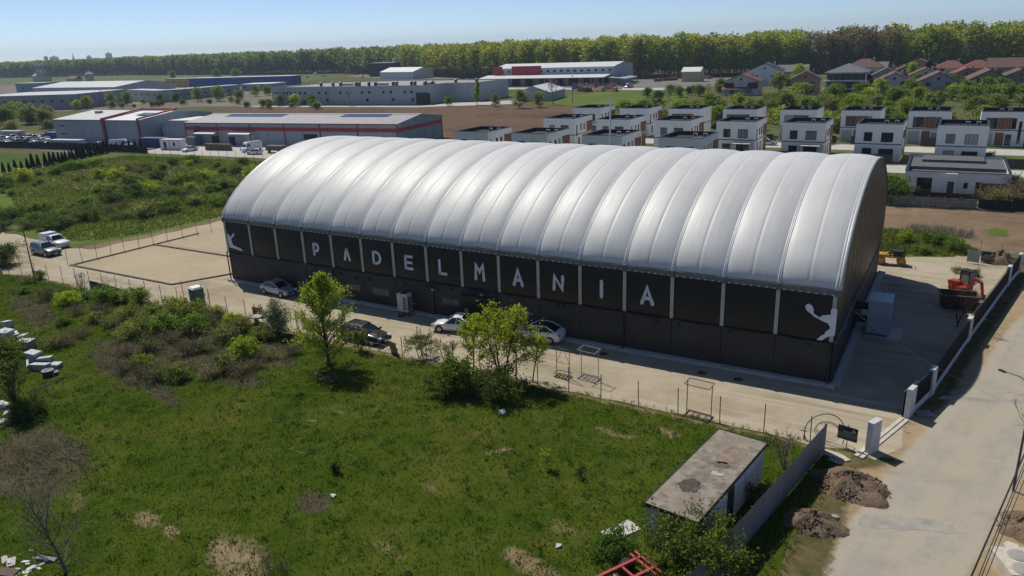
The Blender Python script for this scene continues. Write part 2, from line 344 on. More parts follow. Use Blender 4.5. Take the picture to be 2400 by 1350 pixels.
# two sand pads left of the hall with kerbs of poured concrete
for k,(x0,y0,x1,y1) in enumerate(((-88.9,-4.1,-64.6,6.7),(-88.3,7.9,-64.6,20.5))):
    zone('sand_pad', [(x0,y0),(x1-(4.6 if k==0 else 0),y0),(x1,y0+(5 if k==0 else 0)),(x1,y1),(x0+.4,y1)], .03, M_PAD, .1)
zone('meadow_patch', [(-180,38),(-150,30),(-120,36),(-118,52),(-150,60),(-182,58)], .012, M_STRAW, .9, 2.5)
zone('meadow_patch', [(-136,48),(-110,40),(-92,36),(-86,52),(-110,60),(-134,60)], .013, M_BRUSH, .9, 2.5)
zone('grass_strip', [(-236,60),(-204,62),(-192.5,50),(-192,42),(-240,44)], .014, ground('mown_grass', [(.3,(.04,.075,.012)),(.5,(.06,.10,.018)),(.7,(.085,.12,.03))], .05,.5,5,.3), .3)
# right hand plot behind the hall
zone('building_plot', [(-10,42),(-3.5,66),(-1,67),(14,69),(40,74),(40,46),(14,46),(9.6,41),(2,38.2)], .02, M_EARTH, .35)
zone('weed_strip', [(-4,39.5),(2,38.7),(9.3,41.5),(9.8,44.5),(6.2,50.5),(1,52),(-5,52)], .028, M_GREEN, .35)
zone('weed_strip', [(10.2,53),(12.2,52.4),(12.8,56),(11.4,57.5),(10.1,55.6)], .028, M_GREEN, .2, .7)
zone('plot_yard', [(-4,68),(14.5,70),(40,75),(40,100),(13.6,100),(13.4,78),(-3,77.6)], .022, M_EARTH, .3)
# housing estate ground
zone('estate_ground', [(-96,70),(-94,152),(60,152),(60,98),(-3,98),(-3,78),(-20,70)], .02, ground('estate_lawn',[(.3,(.05,.075,.02)),(.5,(.09,.105,.04)),(.7,(.2,.18,.12))],.08,.6,5,.3), .4, 3)
for y0, y1 in ((97,106),(124.5,133.5)):
    zone('estate_street', [(-94,y0),(60,y0),(60,y1),(-94,y1)], .03, M_PAVE, .05, 6)
zone('ploughed_field', [(-118,120),(-147,153),(-210,150),(-284,182),(-330,206),(-232,208),(-170,231),(-134,231),(-104,226),(-97,160),(-100,118)], .03, M_PLOUGH, 1.0, 5)
zone('warehouse_yard', [(-192,72.5),(-137,75.5),(-100,78),(-100,100),(-150,100),(-192,92)], .03, M_PAVE, .2, 4)
zone('compound_yard', [(-262,68),(-204,66),(-190,76),(-194,92),(-245,84),(-300,96)], .03, M_ASPH, .3, 4)
zone('factory_apron', [(-296,212),(-203,219.5),(-194,238),(-180,243),(-170,262),(-160,234),(-200,213),(-296,206)], .05, M_PAVE, .3, 5)
zone('depot_yard', [(-250,336),(-150,330),(-110,345),(-95,420),(-190,440),(-300,440),(-420,470),(-520,520),(-560,600),(-420,600),(-360,480)], .05, M_ASPH, .6, 8)
zone('depot_yard', [(-262,330),(-128,316),(-106,342),(-150,332),(-256,344)], .06, M_PAVE, .6, 8)
zone('green_slope', [(-160,232),(-105,226),(-96,300),(-128,314),(-155,300),(-163,262)], .05, M_GREEN, .6, 6)
zone('far_pasture', [(-1500,560),(-1000,470),(-640,420),(-480,420),(-560,560),(-760,600),(-1130,680),(-1480,665)], .06, ground('pasture',[(.3,(.07,.10,.03)),(.5,(.10,.13,.042)),(.7,(.15,.155,.07))],.008,.06,1,.3), 3, 30)
zone('industrial_ground', [(-620,170),(-430,150),(-330,205),(-296,206),(-300,300),(-460,380),(-640,410),(-1000,460),(-1100,330)], .04, ground('industrial_lot',[(.3,(.09,.09,.055)),(.45,(.15,.135,.10)),(.6,(.22,.205,.17)),(.75,(.08,.09,.035))],.02,.15,2,.3), 2, 20)
zone('forest_floor', [(-3000,660),(-1467,690),(-1127,705),(-752,622),(-604,613),(-403,500),(-311,452),(-180,430),(-60,470),(400,470),(400,900),(-3000,1500)], .07, ground('leaf_litter',[(.3,(.04,.032,.018)),(.5,(.07,.055,.03)),(.7,(.05,.06,.02))],.03,.3,3,.4), 2, 20)
# ================================================================== SPORTS HALL
def roof_mat():
    m, nt, b = _new('roof_membrane'); b.inputs['Roughness'].default_value = .5; b.inputs['Specular IOR Level'].default_value = .34
    f = noise(nt, .35, 4, .5); g2 = noise(nt, 1.0, 5, .6, stretch=(7,.35,.35))
    c = ramp(nt, f, [(.3,(.52,.525,.53)),(.7,(.585,.59,.59))]); c = mix(nt, .35, c, ramp(nt, g2, [(.3,(.52,.525,.53)),(.7,(.60,.60,.60))]))
    nt.links.new(c, b.inputs['Base Color'])
    w1 = noise(nt, 1.0, 3, .5, stretch=(6,.25,.25)); w2 = noise(nt, .5, 3, .5)
    s = N(nt,'ShaderNodeMath',operation='MULTIPLY_ADD',i_1=.5); nt.links.new(w1,s.inputs[0]); nt.links.new(w2,s.inputs[2])
    tc = N(nt,'ShaderNodeTexCoord'); sp = N(nt,'ShaderNodeSeparateXYZ'); nt.links.new(tc.outputs['Object'], sp.inputs[0]); mr = N(nt,'ShaderNodeMapRange',i_1=11.0,i_2=7.4,i_3=0.0,i_4=1.0); nt.links.new(sp.outputs['Z'], mr.inputs[0])
    wr = noise(nt, 1.0, 3, .6, stretch=(9,.12,.12)); wm = N(nt,'ShaderNodeMath',operation='MULTIPLY'); nt.links.new(wr, wm.inputs[0]); nt.links.new(mr.outputs[0], wm.inputs[1])
    sm = N(nt,'ShaderNodeMath',operation='MULTIPLY_ADD',i_1=1.6); nt.links.new(wm.outputs[0], sm.inputs[0]); nt.links.new(s.outputs[0], sm.inputs[2])
    st = noise(nt, 1.0, 5, .6, stretch=(1.6,.10,.10)); nt.links.new(mix(nt, ramp(nt, st, [(.52,(0,0,0)),(.74,(.4,.4,.4))]), c, (.42,.415,.40)), b.inputs['Base Color'])
    bumpn(nt, sm.outputs[0], .14, .08, b)
    rr = ramp(nt, g2, [(.3,(.44,.44,.44)),(.7,(.56,.56,.56))]); nt.links.new(rr, b.inputs['Roughness'])
    return m
M_ROOF = roof_mat()
M_SEAM = pm('roof_weld_tape', (.50,.51,.52), .4, .08, 3)
M_SEAMD = pm('roof_weld_shadow', (.22,.23,.245), .5, .1, 3)
def wall_mat(name, c, r_=.42):
    m, nt, b = _new(name); b.inputs['Roughness'].default_value = r_; b.inputs['Specular IOR Level'].default_value = .35
    f = noise(nt, .5, 4, .6); nt.links.new(ramp(nt, f, [(.3,tuple(x*.75 for x in c)),(.7,tuple(x*1.25 for x in c))]), b.inputs['Base Color'])
    bumpn(nt, noise(nt, .7, 3, .5, stretch=(1,1,1.6)), .35, .25, b); return m
M_WALLU = wall_mat('dark_membrane', (.009,.0098,.0115), .42)
M_WALLL = wall_mat('dark_lower_wall', (.036,.033,.028), .6)
M_GABLE = wall_mat('gable_membrane', (.026,.023,.019), .42)
M_EAVE = pm('eave_beam', (.12,.135,.14), .5, .25, 3)
M_STRIP = pm('column_strip', (.44,.42,.37), .6, .12, 2)
M_LET = pm('letter_white', (.62,.66,.74), .6, .05, 3)
def net_mat():
    m, nt, b = _new('letter_net'); b.inputs['Roughness'].default_value = .6
    tc = N(nt,'ShaderNodeTexCoord'); v = N(nt,'ShaderNodeTexVoronoi'); v.inputs['Scale'].default_value = 9; v.inputs['Randomness'].default_value = .25
    nt.links.new(tc.outputs['Object'], v.inputs['Vector'])
    nt.links.new(ramp(nt, v.outputs['Distance'], [(.20,(.10,.12,.17)),(.30,(.60,.64,.72))]), b.inputs['Base Color']); return m
M_NET = net_mat()
HL, HW, HE = 64.0, 31.4, 7.38
def arch(y):
    s = (y-HW/2)/(HW/2); s = max(-1,min(1,s))
    R_ = 21.5; ca = sqrt(R_*R_-(s*HW/2)**2)-sqrt(R_*R_-(HW/2)**2); el = 6.8*sqrt(max(0,1-s*s))
    return HE+.62*ca+.38*el
NA = 44
ys = [HW/2*(1-cos(pi*i/NA)) for i in range(NA+1)]
def anorm(i):
    a = ys[max(i-1,0)], ys[min(i+1,NA)]; dy = a[1]-a[0]; dz = arch(a[1])-arch(a[0]); L = hypot(dy,dz); return (-dz/L, dy/L)
hall = thing('sports_hall', 'long vaulted sports hall with puffed silver membrane roof and black lettered walls', 'sports hall')
TS = [0,.012,.035,.07,.12,.19,.27,.36,.44,.488,.5,.512,.56,.64,.73,.81,.88,.93,.965,.988,1]
for k in range(16):
    m = MB(); P = []; x0 = -HL+4*k
    for t in TS:
        base = (1-abs(2*t-1)**2.4)**.75 if 0 < t < 1 else 0
        for i, y in enumerate(ys):
            ny, nz = anorm(i); e = min(1, min(i,NA-i)/5.0)
            h = .25*base*(.25+.75*e) - (.018 if abs(t-.5) < .002 else 0)
            P.append((x0+4*t, y+ny*h, arch(y)+nz*h))
    m.grid(P, len(TS), NA+1); m.f = [f[::-1] for f in m.f]
    part('roof_lobe', m, M_ROOF, hall, True)
for k in range(17):
    m = MB(); P = []; x = -HL+4*k; wv = .13 if 0 < k < 16 else .2
    for dx, h in ((-wv-.05,-.03),(-wv,.06),(-.03,.085),(0,.05),(.03,.085),(wv,.06),(wv+.05,-.03)):
        for i, y in enumerate(ys):
            ny, nz = anorm(i); P.append((x+dx, y+ny*h, arch(y)+nz*h))
    m.grid(P, 7, NA+1); m.f = [f[::-1] for f in m.f]; part('roof_seam', m, M_SEAM, hall, True)
# walls, eave, columns
m = MB()
for y in (-.18, HW-.12): m.box(-HL-.12, .12, y, y+.3, HE-.42, HE-.02)
part('eave_beam', m, M_EAVE, hall)
m = MB()
for k in range(16*7):
    x = -HL+4*(k//7)+.35+(k%7)*.55; m.box(x, x+.13, -.215, -.175, HE-.40, HE-.34)
o = part('eave_clip', m, WHITEP, hall); o['kind'] = 'stuff'
m = MB()
for k in range(17): x = -HL+4*k; m.box(x-.11, x+.11, -.26, .0, HE-.5, HE+.05)
o = part('eave_bracket', m, M_EAVE, hall); o['kind'] = 'stuff'
for k in range(16):
    x0 = -HL+4*k+.02; x1 = x0+3.96
    m = MB(); P = []
    for i in range(11):
        t = i/10
        for j in range(9):
            s = j/8; bul = .13*sin(pi*t)**.7*sin(pi*min(1,s*1.02))**.8
            P.append((x0+(x1-x0)*t, -.02-bul, 3.40+.10*sin(pi*t)*(1 if s==0 else 0)*-1+s*3.62))
    m.grid(P, 11, 9); part('upper_wall_panel', m, M_WALLU, hall, True)
    m = MB(); P = []
    for i in range(9):
        t = i/8
        for j in range(7):
            s = j/6; P.append((x0+(x1-x0)*t, .04-.16*sin(pi*s)**.8*(.6+.4*sin(pi*t)), .18+s*3.3))
    m.grid(P, 9, 7); part('lower_wall_panel', m, M_WALLL, hall, True)
for k in range(16):
    x0 = -HL+4*k+.14; m = MB(); m.tube([(x0+3.72*i/8,-.09-.05*sin(pi*i/8),3.40-.07*sin(pi*i/8)) for i in range(9)],.055,6); part('panel_hem', m, M_WALLU, hall, True)
for k in range(17):
    x = -HL+4*k+(.05 if k==0 else (-.12 if k==16 else 0)); m = MB()
    m.box(x-.13,x-.02,-.13,-.02,3.45,HE-.42); m.box(x+.02,x+.13,-.13,-.02,3.45,HE-.42); m.box(x-.025,x+.025,-.11,-.03,3.46,HE-.43)
    part('column_strip', m, M_STRIP, hall)
for x in (-HL+16.05, -HL+48, -.05, -HL+.0):
    m = MB(); m.tube([(x,-.30,3.5),(x,-.30,.25),(x+.06,-.45,.12)], .07, 8); part('downpipe', m, BLACKM, hall, True)
# kerb
m = MB()
m.box(-HL-.35,.45,-.55,-.02,.0,.24); m.box(-.02+.22,.75,-.02,HW+.3,.0,.22); m.box(-HL-.35,-HL-.06,-.02,HW+.3,0,.22)
part('plinth', m, CONC, hall)
# gables (right one seen): vertical pleats under the arch, lower wall
for side in (0, 1):
    X = .02 if side == 0 else -HL-.02; sg = 1 if side == 0 else -1
    npl = 12
    for q in range(npl):
        y0 = HW*q/npl; y1 = HW*(q+1)/npl; m = MB(); P = []
        for i in range(9):
            t = i/8; y = y0+(y1-y0)*t; top = arch(y)-.02
            for j in range(13):
                s = j/12; z = 3.3+(top-3.3)*s; P.append((X+sg*(.20*sin(pi*t)**.7*(.25+sin(pi*s)*.9)+.03), y, z))
        m.grid(P, 9, 13)
        if sg < 0: m.f = [f[::-1] for f in m.f]
        part('gable_panel', m, M_GABLE, hall, True)
        m = MB(); P = []
        for i in range(5):
            t = i/4; y = y0+(y1-y0)*t
            for j in range(5):
                s = j/4; P.append((X+sg*(.04+.10*sin(pi*t)*sin(pi*s)), y, .15+3.25*s))
        m.grid(P, 5, 5)
        if sg < 0: m.f = [f[::-1] for f in m.f]
        part('gable_lower_panel', m, M_WALLL, hall, True)
    m = MB(); m.bar((X+sg*.16,-.1,3.4),(X+sg*.16,HW+.1,3.4),.10,.12); part('gable_rail', m, M_EAVE, hall)
m = MB(); m.box(-HL,0,HW-.05,HW+.05,0,HE); part('rear_wall', m, M_WALLL, hall)
# lettering: strokes in a 1 x 1 cell (x right, y up)
def stroke(mb, pts, wd, y0, y1, rounded=False):
    pts = [Vector((p[0],p[1])) for p in pts]; n = len(pts); L = []; R_ = []
    for i, p in enumerate(pts):
        d0 = (p-pts[i-1]).normalized() if i > 0 else None; d1 = (pts[i+1]-p).normalized() if i < n-1 else None
        if d0 is None: nn = Vector((-d1.y,d1.x)); s = 1
        elif d1 is None: nn = Vector((-d0.y,d0.x)); s = 1
        else:
            nn = (Vector((-d0.y,d0.x))+Vector((-d1.y,d1.x))); nn = nn.normalized() if nn.length > 1e-4 else Vector((-d0.y,d0.x)); s = 1/max(.5,nn.dot(Vector((-d0.y,d0.x))))
        L.append(p+nn*wd/2*s); R_.append(p-nn*wd/2*s)
    for i in range(n-1):
        q = [L[i],R_[i],R_[i+1],L[i+1]]
        mb.add([(a.x,y1,a.y) for a in q]+[(a.x,y0,a.y) for a in q], [(0,1,2,3),(0,4,5,1),(1,5,6,2),(2,6,7,3),(3,7,4,0)])
    if rounded:
        for p in (pts[0], pts[-1]):
            k = 12; mb.add([(p.x+wd/2*cos(2*pi*j/k), y1-.003, p.y+wd/2*sin(2*pi*j/k)) for j in range(k)], [tuple(range(k))])
def arcpts(cx, cz, rx, rz, a0, a1, n=10): return [(cx+rx*cos(a0+(a1-a0)*i/n), cz+rz*sin(a0+(a1-a0)*i/n)) for i in range(n+1)]
LET = {'P':[[(0,0),(0,1)],[(0,.93)]+arcpts(.38,.66,.30,.27,pi/2,-pi/2)+[(0,.39)]],
 'V':[[(0,0),(.42,1)],[(.42,1),(.84,0)]], 'D':[[(0,0),(0,1)],[(0,.93)]+arcpts(.30,.5,.46,.43,pi/2,-pi/2)+[(0,.07)]],
 'E':[[(0,0),(0,1)],[(0,.93),(.72,.93)],[(0,.5),(.65,.5)],[(0,.07),(.72,.07)]], 'L':[[(0,0),(0,1)],[(0,.07),(.72,.07)]],
 'M':[[(0,0),(.04,.95),(.36,.52),(.70,.97),(.74,-.02)]], 'A':[[(0,0),(.36,1.0),(.78,.0)],[(.14,.34),(.62,.34)]],
 'N':[[(0,0),(.05,1.0),(.62,.05),(.68,1.02)]], 'I':[[(0,0),(0,1.0)]]}
# (glyph, bbox left px, bbox top px, bbox right px, bbox bottom px, rounded net lettering)
LPX = [('P',732,570,749,600,0),('V',803,581,822,612,0),('D',871.5,588.5,894,620.5,0),('E',947,598.5,970.5,633,0),('L',1027,608.5,1049.5,645,0),
 ('M',1111,615.5,1136.5,660,1),('A',1201,629,1227,673.5,1),('N',1295,643,1322,684,1),('I',1406,655,1413,700.5,1),('A',1502,669.5,1532,717.5,1)]
for ch, xa, ya, xb, yb, rd in LPX:
    c = onY((xa+xb)/2, (ya+yb)/2, -.19); s = FPX/((c-CAM)@_f)
    hgt_ = (yb-ya)/s/.985*(.97 if ch not in 'IPL' else 1.0); wd_ = (xb-xa)/s/.86
    wl = max(p[0] for st in LET[ch] for p in st); sw = .25 if not rd else .29
    sc = (wd_-sw)/wl if wl > 0 else 0; scz = hgt_-(sw if rd else 0)
    m = MB()
    for st in LET[ch]:
        stroke(m, [(c[0]+(p[0]-wl/2)*sc, c[2]+(p[1]-.5)*scz) for p in st], sw, -.12, -.19, bool(rd))
    part('letter', m, M_NET if rd else M_LET, hall)
def silhouette(name, pts, y):
    m = MB(); P = [onY(x,yy,y) for x,yy in pts]; P = [(min(p[0],.10),y,p[2]) for p in P]
    A = sum(P[i][0]*P[(i+1)%len(P)][2]-P[(i+1)%len(P)][0]*P[i][2] for i in range(len(P)))
    if A < 0: P.reverse()
    m.plate([(p[0],p[1],p[2]) for p in P], (0,.05,0)); part(name, m, M_LET, hall)
zz = lambda L, ox, oy: [(ox+a/3.375, oy+b/3.375) for a,b in L]
silhouette('player_silhouette', zz([(1645,540),(1650,522),(1675,513),(1698,528),(1711,556),(1709,586),(1722,598),(1760,622),(1778,606),(1815,602),(1850,600),(1846,576),(1855,553),(1876,548),(1898,558),(1903,592),(1925,602),(1934,612),(1915,690),(1905,740),(1875,765),(1840,768),(1810,780),(1775,803),(1733,798),(1770,766),(1795,755),(1805,735),(1840,710),(1838,690),(1818,664),(1790,655),(1752,634),(1716,616),(1698,598),(1678,584),(1655,563)], 1400, 560), -.20)
silhouette('player_silhouette', zz([(107,228),(122,234),(134,256),(157,226),(166,229),(160,250),(140,268),(146,296),(156,318),(190,334),(224,350),(232,366),(212,362),(168,346),(132,337),(120,302),(112,262)], 500, 480), -.20)
# windows, doors and vents of the lower wall
M_WPAN = pm('window_panel', (.085,.09,.085), .4, .2, 2); M_WFR = pm('window_frame_grey', (.26,.27,.27), .5, .1, 3)
for (xa, ya, xb, yb) in ((743,649,768,667),(814,662,847,685),(872,672,915,696),(1036,697,1078,719),(1202,722,1242,748)):
    c = onY((xa+xb)/2,(ya+yb)/2,-.14); s = FPX/((c-CAM)@_f); W_ = (xb-xa)/s/.86; H_ = (yb-ya)/s*.72
    m = MB(); m.box(c[0]-W_/2,c[0]+W_/2,-.17,-.02,c[2]-H_/2,c[2]+H_/2); wn = part('window', m, M_WPAN, hall)
    for sx in (-.34,.34):
        cx = c[0]+sx*W_; a = min(.24*H_*1.2,.32); m = MB()
        for (b0,b1,d0,d1) in ((-a,a,a-.05,a),(-a,a,-a,-a+.05),(-a,-a+.05,-a,a),(a-.05,a,-a,a)):
            m.box(cx+b0,cx+b1,-.20,-.168,c[2]+d0+.12,c[2]+d1+.12)
        part('vent_frame', m, M_WFR, wn)
for (xa, ya, xb, yb, mt) in ((992,672,1018,722,M_WALLL),(1088,690,1165,745,M_WALLU)):
    c0 = onY(xa,ya,-.16); c1 = onY(xb,yb,-.16); m = MB(); m.box(c0[0],c1[0],-.17,-.02,.25,min(3.0,c0[2])); d = part('door', m, mt, hall)
    m = MB(); m.box(c0[0]-.2,c1[0]+.2,-.75 if xa>1050 else -.22,-.17,min(3.0,c0[2])+.02,min(3.0,c0[2])+.10); part('door_hood', m, BLACKM, d)
for (x,y) in ((795,642),(834,652),(863,655),(946,665),(996,676),(1023,680),(1054,679),(1303,718),(1318,718),(1540,756),(1588,763),(1710,779),(1892,810)):
    c = onY(x,y,-.12); m = MB(); m.tube([(c[0],-.06,c[2]),(c[0],-.22,c[2])], .16, 10); part('wall_vent', m, BLACKM, hall)
for (x,y) in ((1016,678),(1130,690)): c = onY(x,y,-.12); m = MB(); m.box(c[0]-.14,c[0]+.14,-.30,-.1,c[2]-.1,c[2]+.06); part('wall_lamp', m, pm('lamp_body',(.4,.4,.4),.5,0), hall)
# ================================================================== BUILDINGS
def window(parent, c, wd, ht, face='y-', frame=None, pane=None, mull=1, dep=.06):
    """window whose centre lies on a wall of the parent; face = outward direction"""
    frame = frame or BLACKM; pane = pane or GLASS
    def bx(m, a0, a1, z0, z1, d0, d1):
        if face == 'y-': m.box(c[0]+a0,c[0]+a1,c[1]-d1,c[1]-d0,c[2]+z0,c[2]+z1)
        elif face == 'y+': m.box(c[0]+a0,c[0]+a1,c[1]+d0,c[1]+d1,c[2]+z0,c[2]+z1)
        elif face == 'x+': m.box(c[0]+d0,c[0]+d1,c[1]+a0,c[1]+a1,c[2]+z0,c[2]+z1)
        else: m.box(c[0]-d1,c[0]-d0,c[1]+a0,c[1]+a1,c[2]+z0,c[2]+z1)
    m = MB(); t = min(.09, wd*.12)
    bx(m,-wd/2,wd/2,-ht/2,-ht/2+t,.004,dep); bx(m,-wd/2,wd/2,ht/2-t,ht/2,.004,dep)
    bx(m,-wd/2,-wd/2+t,-ht/2+t,ht/2-t,.004,dep); bx(m,wd/2-t,wd/2,-ht/2+t,ht/2-t,.004,dep)
    for i in range(mull):
        a = -wd/2+wd*(i+1)/(mull+1); bx(m,a-.035,a+.035,-ht/2+t,ht/2-t,.004,dep)
    w_ = part('window', m, frame, parent); m = MB(); bx(m,-wd/2+t*.6,wd/2-t*.6,-ht/2+t*.6,ht/2-t*.6,.003,dep-.02); part('pane', m, pane, w_)
    return w_

# ---------------------------------------------------------------- white cube houses
M_BIT = pm('bitumen_roof', (.022,.023,.026), .85, .3, 1.5, .2, 12)
M_BITL = pm('roof_sheet_light', (.15,.155,.165), .7, .2, 1.5)
M_COP = pm('black_coping', (.016,.018,.022), .45, .1, 2)
def wood_panel(parent, x0, x1, y0, y1, z0, z1, n, axis):
    for i in range(n):
        m = MB(); g_ = .02
        if axis == 'x': a = x0+(x1-x0)*i/n; m.box(a+g_,x0+(x1-x0)*(i+1)/n-g_,y0,y1,z0,z1)
        else: a = y0+(y1-y0)*i/n; m.box(x0,x1,a+g_,y0+(y1-y0)*(i+1)/n-g_,z0,z1)
        part('wood_plank', m, M_CLAD, parent)
M_CLAD = pm('wood_cladding', (.20,.085,.042), .6, .35, 4)
HWD, HDP, HHT = 8.3, 10.2, 7.2
def cube_house(kind):
    t = link('cube_house', None); W_, D_, H_ = HWD, HDP, HHT
    m = MB(); m.box(0,W_,0,D_,0,6.5)
    m.box(0,W_,0,.28,6.5,H_); m.box(0,W_,D_-.28,D_,6.5,H_); m.box(0,.28,.28,D_-.28,6.5,H_); m.box(W_-.28,W_,.28,D_-.28,6.5,H_)
    part('wall', m, WHITEW, t)
    m = MB()
    for (a,b,c,d) in ((-.04,W_+.04,-.04,.32),(-.04,W_+.04,D_-.32,D_+.04),(-.04,.32,.32,D_-.32),(W_-.32,W_+.04,.32,D_-.32)): m.box(a,b,c,d,H_,H_+.09)
    part('coping', m, M_COP, t)
    m = MB()
    for (a,b,c,d) in ((.282,W_-.282,.282,.30),(.282,W_-.282,D_-.30,D_-.282),(.282,.30,.30,D_-.30),(W_-.30,W_-.282,.30,D_-.30)): m.box(a,b,c,d,6.53,H_-.005)
    m.box(.282,W_-.282,.282,D_-.282,6.5,6.53); rf = part('roof', m, M_BIT, t)
    for (a,b,c,d) in ((.9,3.6,2,4.2),(4.5,7.2,3.0,6.6)):
        m = MB(); m.box(a,b,c,d,6.53,6.60); part('roof_slab', m, M_BITL, rf)
    for (a,c) in ((4.4,6.9),(6.2,7.2)) if kind != 2 else ((3.4,7.0),(5.0,7.2)):
        m = MB(); m.box(a,a+.8,c,c+.35,6.62,7.26); u = part('roof_unit', m, pm('unit_grey',(.45,.45,.45),.6,.1,2), rf); m = MB(); m.cyl((a+.4,c-.02,6.95),.24,.03,14,'y'); part('fan', m, DARKG, u)
    m = MB(); m.box(-.02,W_+.02,-.02,-.001,3.28,3.46); m.box(W_+.001,W_+.02,0,D_,3.28,3.46); part('floor_band', m, M_COP, t)
    if kind in (0, 1):
        window(t,(2.3,0,4.75),1.5,1.75,'y-'); window(t,(5.7,0,4.7),2.1,1.85,'y-',mull=2)
        window(t,(2.3,0,1.6),1.7,1.9,'y-'); window(t,(5.7,0,1.35),2.6,2.3,'y-',mull=2)
        window(t,(W_,1.2,4.3),.55,2.6,'x+',mull=0); window(t,(W_,3.6,4.9),.7,1.5,'x+',mull=0); window(t,(W_,5.4,4.9),.7,1.5,'x+',mull=0)
        window(t,(W_,2.4,1.7),.8,1.9,'x+',mull=0); window(t,(W_,5.0,1.7),.8,1.9,'x+',mull=0)
        wood_panel(t, W_+.002, W_+.06, 6.7, 10.1, 3.6, 6.0, 6, 'y')
        wood_panel(t, W_+.002, W_+.06, 7.6, 10.1, .2, 3.1, 4, 'y')
        if kind == 1:
            m = MB(); m.box(3.9,7.9,-2.6,-.02,2.75,2.85)
            for x in (4.0,7.7): m.box(x,x+.1,-2.55,-2.45,0,2.75)
            cnp = part('terrace_canopy', m, DARKG, t); m = MB()
            for i in range(2): m.box(4.1+i*1.95,5.9+i*1.95,-2.5,-.2,2.86,2.90)
            part('canopy_sheet', m, pm('awning_cloth',(.6,.56,.46),.7,.08,2), cnp)
    else:
        wood_panel(t, 3.2, 5.6, -.06, -.002, 3.6, 6.0, 5, 'x'); window(t,(2.1,0,4.8),2.1,2.3,'y-',mull=2); window(t,(6.1,0,4.8),.9,2.3,'y-',mull=0)
        m = MB(); m.box(.35,2.6,-.04,-.002,.15,2.9); part('garage_door', m, pm('garage_grey',(.4,.4,.4),.6,.08,2), t)
        wood_panel(t, 3.0, 4.6, -.06, -.002, .2, 2.9, 4, 'x'); window(t,(5.4,0,1.4),1.1,2.3,'y-'); window(t,(7.3,0,3.0),.55,4.6,'y-',mull=0)
    return t
CH = [cube_house(k) for k in range(3)]
ord_ = ['leftmost','second','third','fourth','fifth','sixth','seventh','eighth']
rows = [('front',80.8,[-88.2,-74.1,-58.1,-42.5]),('middle',110.0,[-82.2,-68.2,-54.1,-40.0,-26.3,-12.3,1.8]),('back',138.0,[-88.0,-74.1,-60.5,-46.4,-32.6,-18.9,-5.0,8.9])]
used = set()
for rn, y, xs in rows:
    for i, x in enumerate(xs):
        k = {'front':0,'middle':1 if i in (3,4) else 0,'back':2 if i >= 2 else 0}[rn]
        lab = 'white cube house with black roof rim, %s in the %s row' % (ord_[i] if i == 0 else ord_[i]+' from left', rn)
        if k not in used: h = CH[k]; used.add(k); h.location = (x,y,0); tag(h, lab, 'house', 'white cube houses')
        else: h = dup(CH[k], (x,y,0), 0, lab, 'white cube houses')
        if 'category' not in h: tag(h, lab, 'house', 'white cube houses')
BLIND = pm('window_blind',(.34,.33,.31),.6,.1,2); CURT = pm('window_curtain',(.16,.17,.18),.3,.2,3)
hr = random.Random(6)
for o in list(COL.objects):
    if o.name.startswith('pane') and o.parent and o.parent.parent and o.parent.parent.name.startswith('cube_house'):
        q = hr.random()
        if q < .45: o.material_slots[0].link = 'OBJECT'; o.material_slots[0].material = BLIND if q < .14 else CURT if q < .32 else GLASSB
# garden walls (dark screens) between the houses
k = 0
for y, xr in ((106.4,(-30,16)),(133.8,(-44,10)),(77.0,(-16,-4))):
    for x in np.arange(xr[0], xr[1], 14.1):
        t = thing('garden_screen', 'black garden fence beside the white houses, %s stretch of the %s line' % (ord_[int((x-xr[0])/14.1+.01)], {106.4:'middle',133.8:'rear',77.0:'front'}[y]), 'fence', (x,y,0), 0, 'black garden screens')
        n = 5
        for i in range(n):
            m = MB(); m.box(i*2.2+.05,i*2.2+2.15,-.02,.02,.15,1.9); part('panel', m, BLACKM, t)
            m = MB(); m.box(i*2.2-.04,i*2.2+.04,-.04,.04,0,1.95); part('post', m, DARKG, t)
# ---------------------------------------------------------------- flat roofed bungalow
t = thing('bungalow', 'low white bungalow with grey stepped flat roof behind the concrete fence', 'house', (-1.0,78.6,0), radians(1.5))
m = MB(); W_, D_, H_ = 14.1, 16.5, 3.4
m.box(0,W_,0,D_,0,2.8); m.box(0,W_,0,.3,2.8,H_); m.box(0,W_,D_-.3,D_,2.8,H_+.3); m.box(0,.3,.3,D_-.3,2.8,H_+.15); m.box(W_-.3,W_,.3,D_-.3,2.8,H_+.15)
part('wall', m, WHITEW, t)
m = MB(); m.box(.3,W_-.3,.3,D_-.3,2.8,2.86); part('roof', m, pm('grey_roof_felt',(.10,.105,.115),.85,.2,1.2,.2,14), t)
m = MB(); m.box(.3,W_-.35,5.5,D_-.3,2.86,3.35); part('roof_step', m, MATS['grey_roof_felt'], t)
m = MB(); m.box(2,11,10.6,D_-.3,3.35,3.75); part('roof_step', m, MATS['grey_roof_felt'], t)
m = MB()
for (a,b,c,d,h) in ((-.06,W_+.06,-.06,.34,H_),(-.06,W_+.06,D_-.34,D_+.06,H_+.3),(-.06,.34,.34,D_-.34,H_+.15),(W_-.34,W_+.06,.34,D_-.34,H_+.15)): m.box(a,b,c,d,h,h+.07)
part('coping', m, M_COP, t)
m = MB()
for i in range(3): m.box(6+i*.6,6.5+i*.6,2.4,3.6,2.87,2.98)
part('skylight', m, GLASSB, t)
m = MB(); m.box(5.6,7.2,-.5,-.002,0,3.3); part('entrance_block', m, WHITEW, t)
window(t,(2.8,0,1.35),2.1,2.2,'y-',mull=1); window(t,(8.4,0,1.5),.55,.9,'y-',mull=0)
m = MB(); m.box(5.95,6.85,-.56,-.502,0,2.1); part('door', m, DARKG, t)
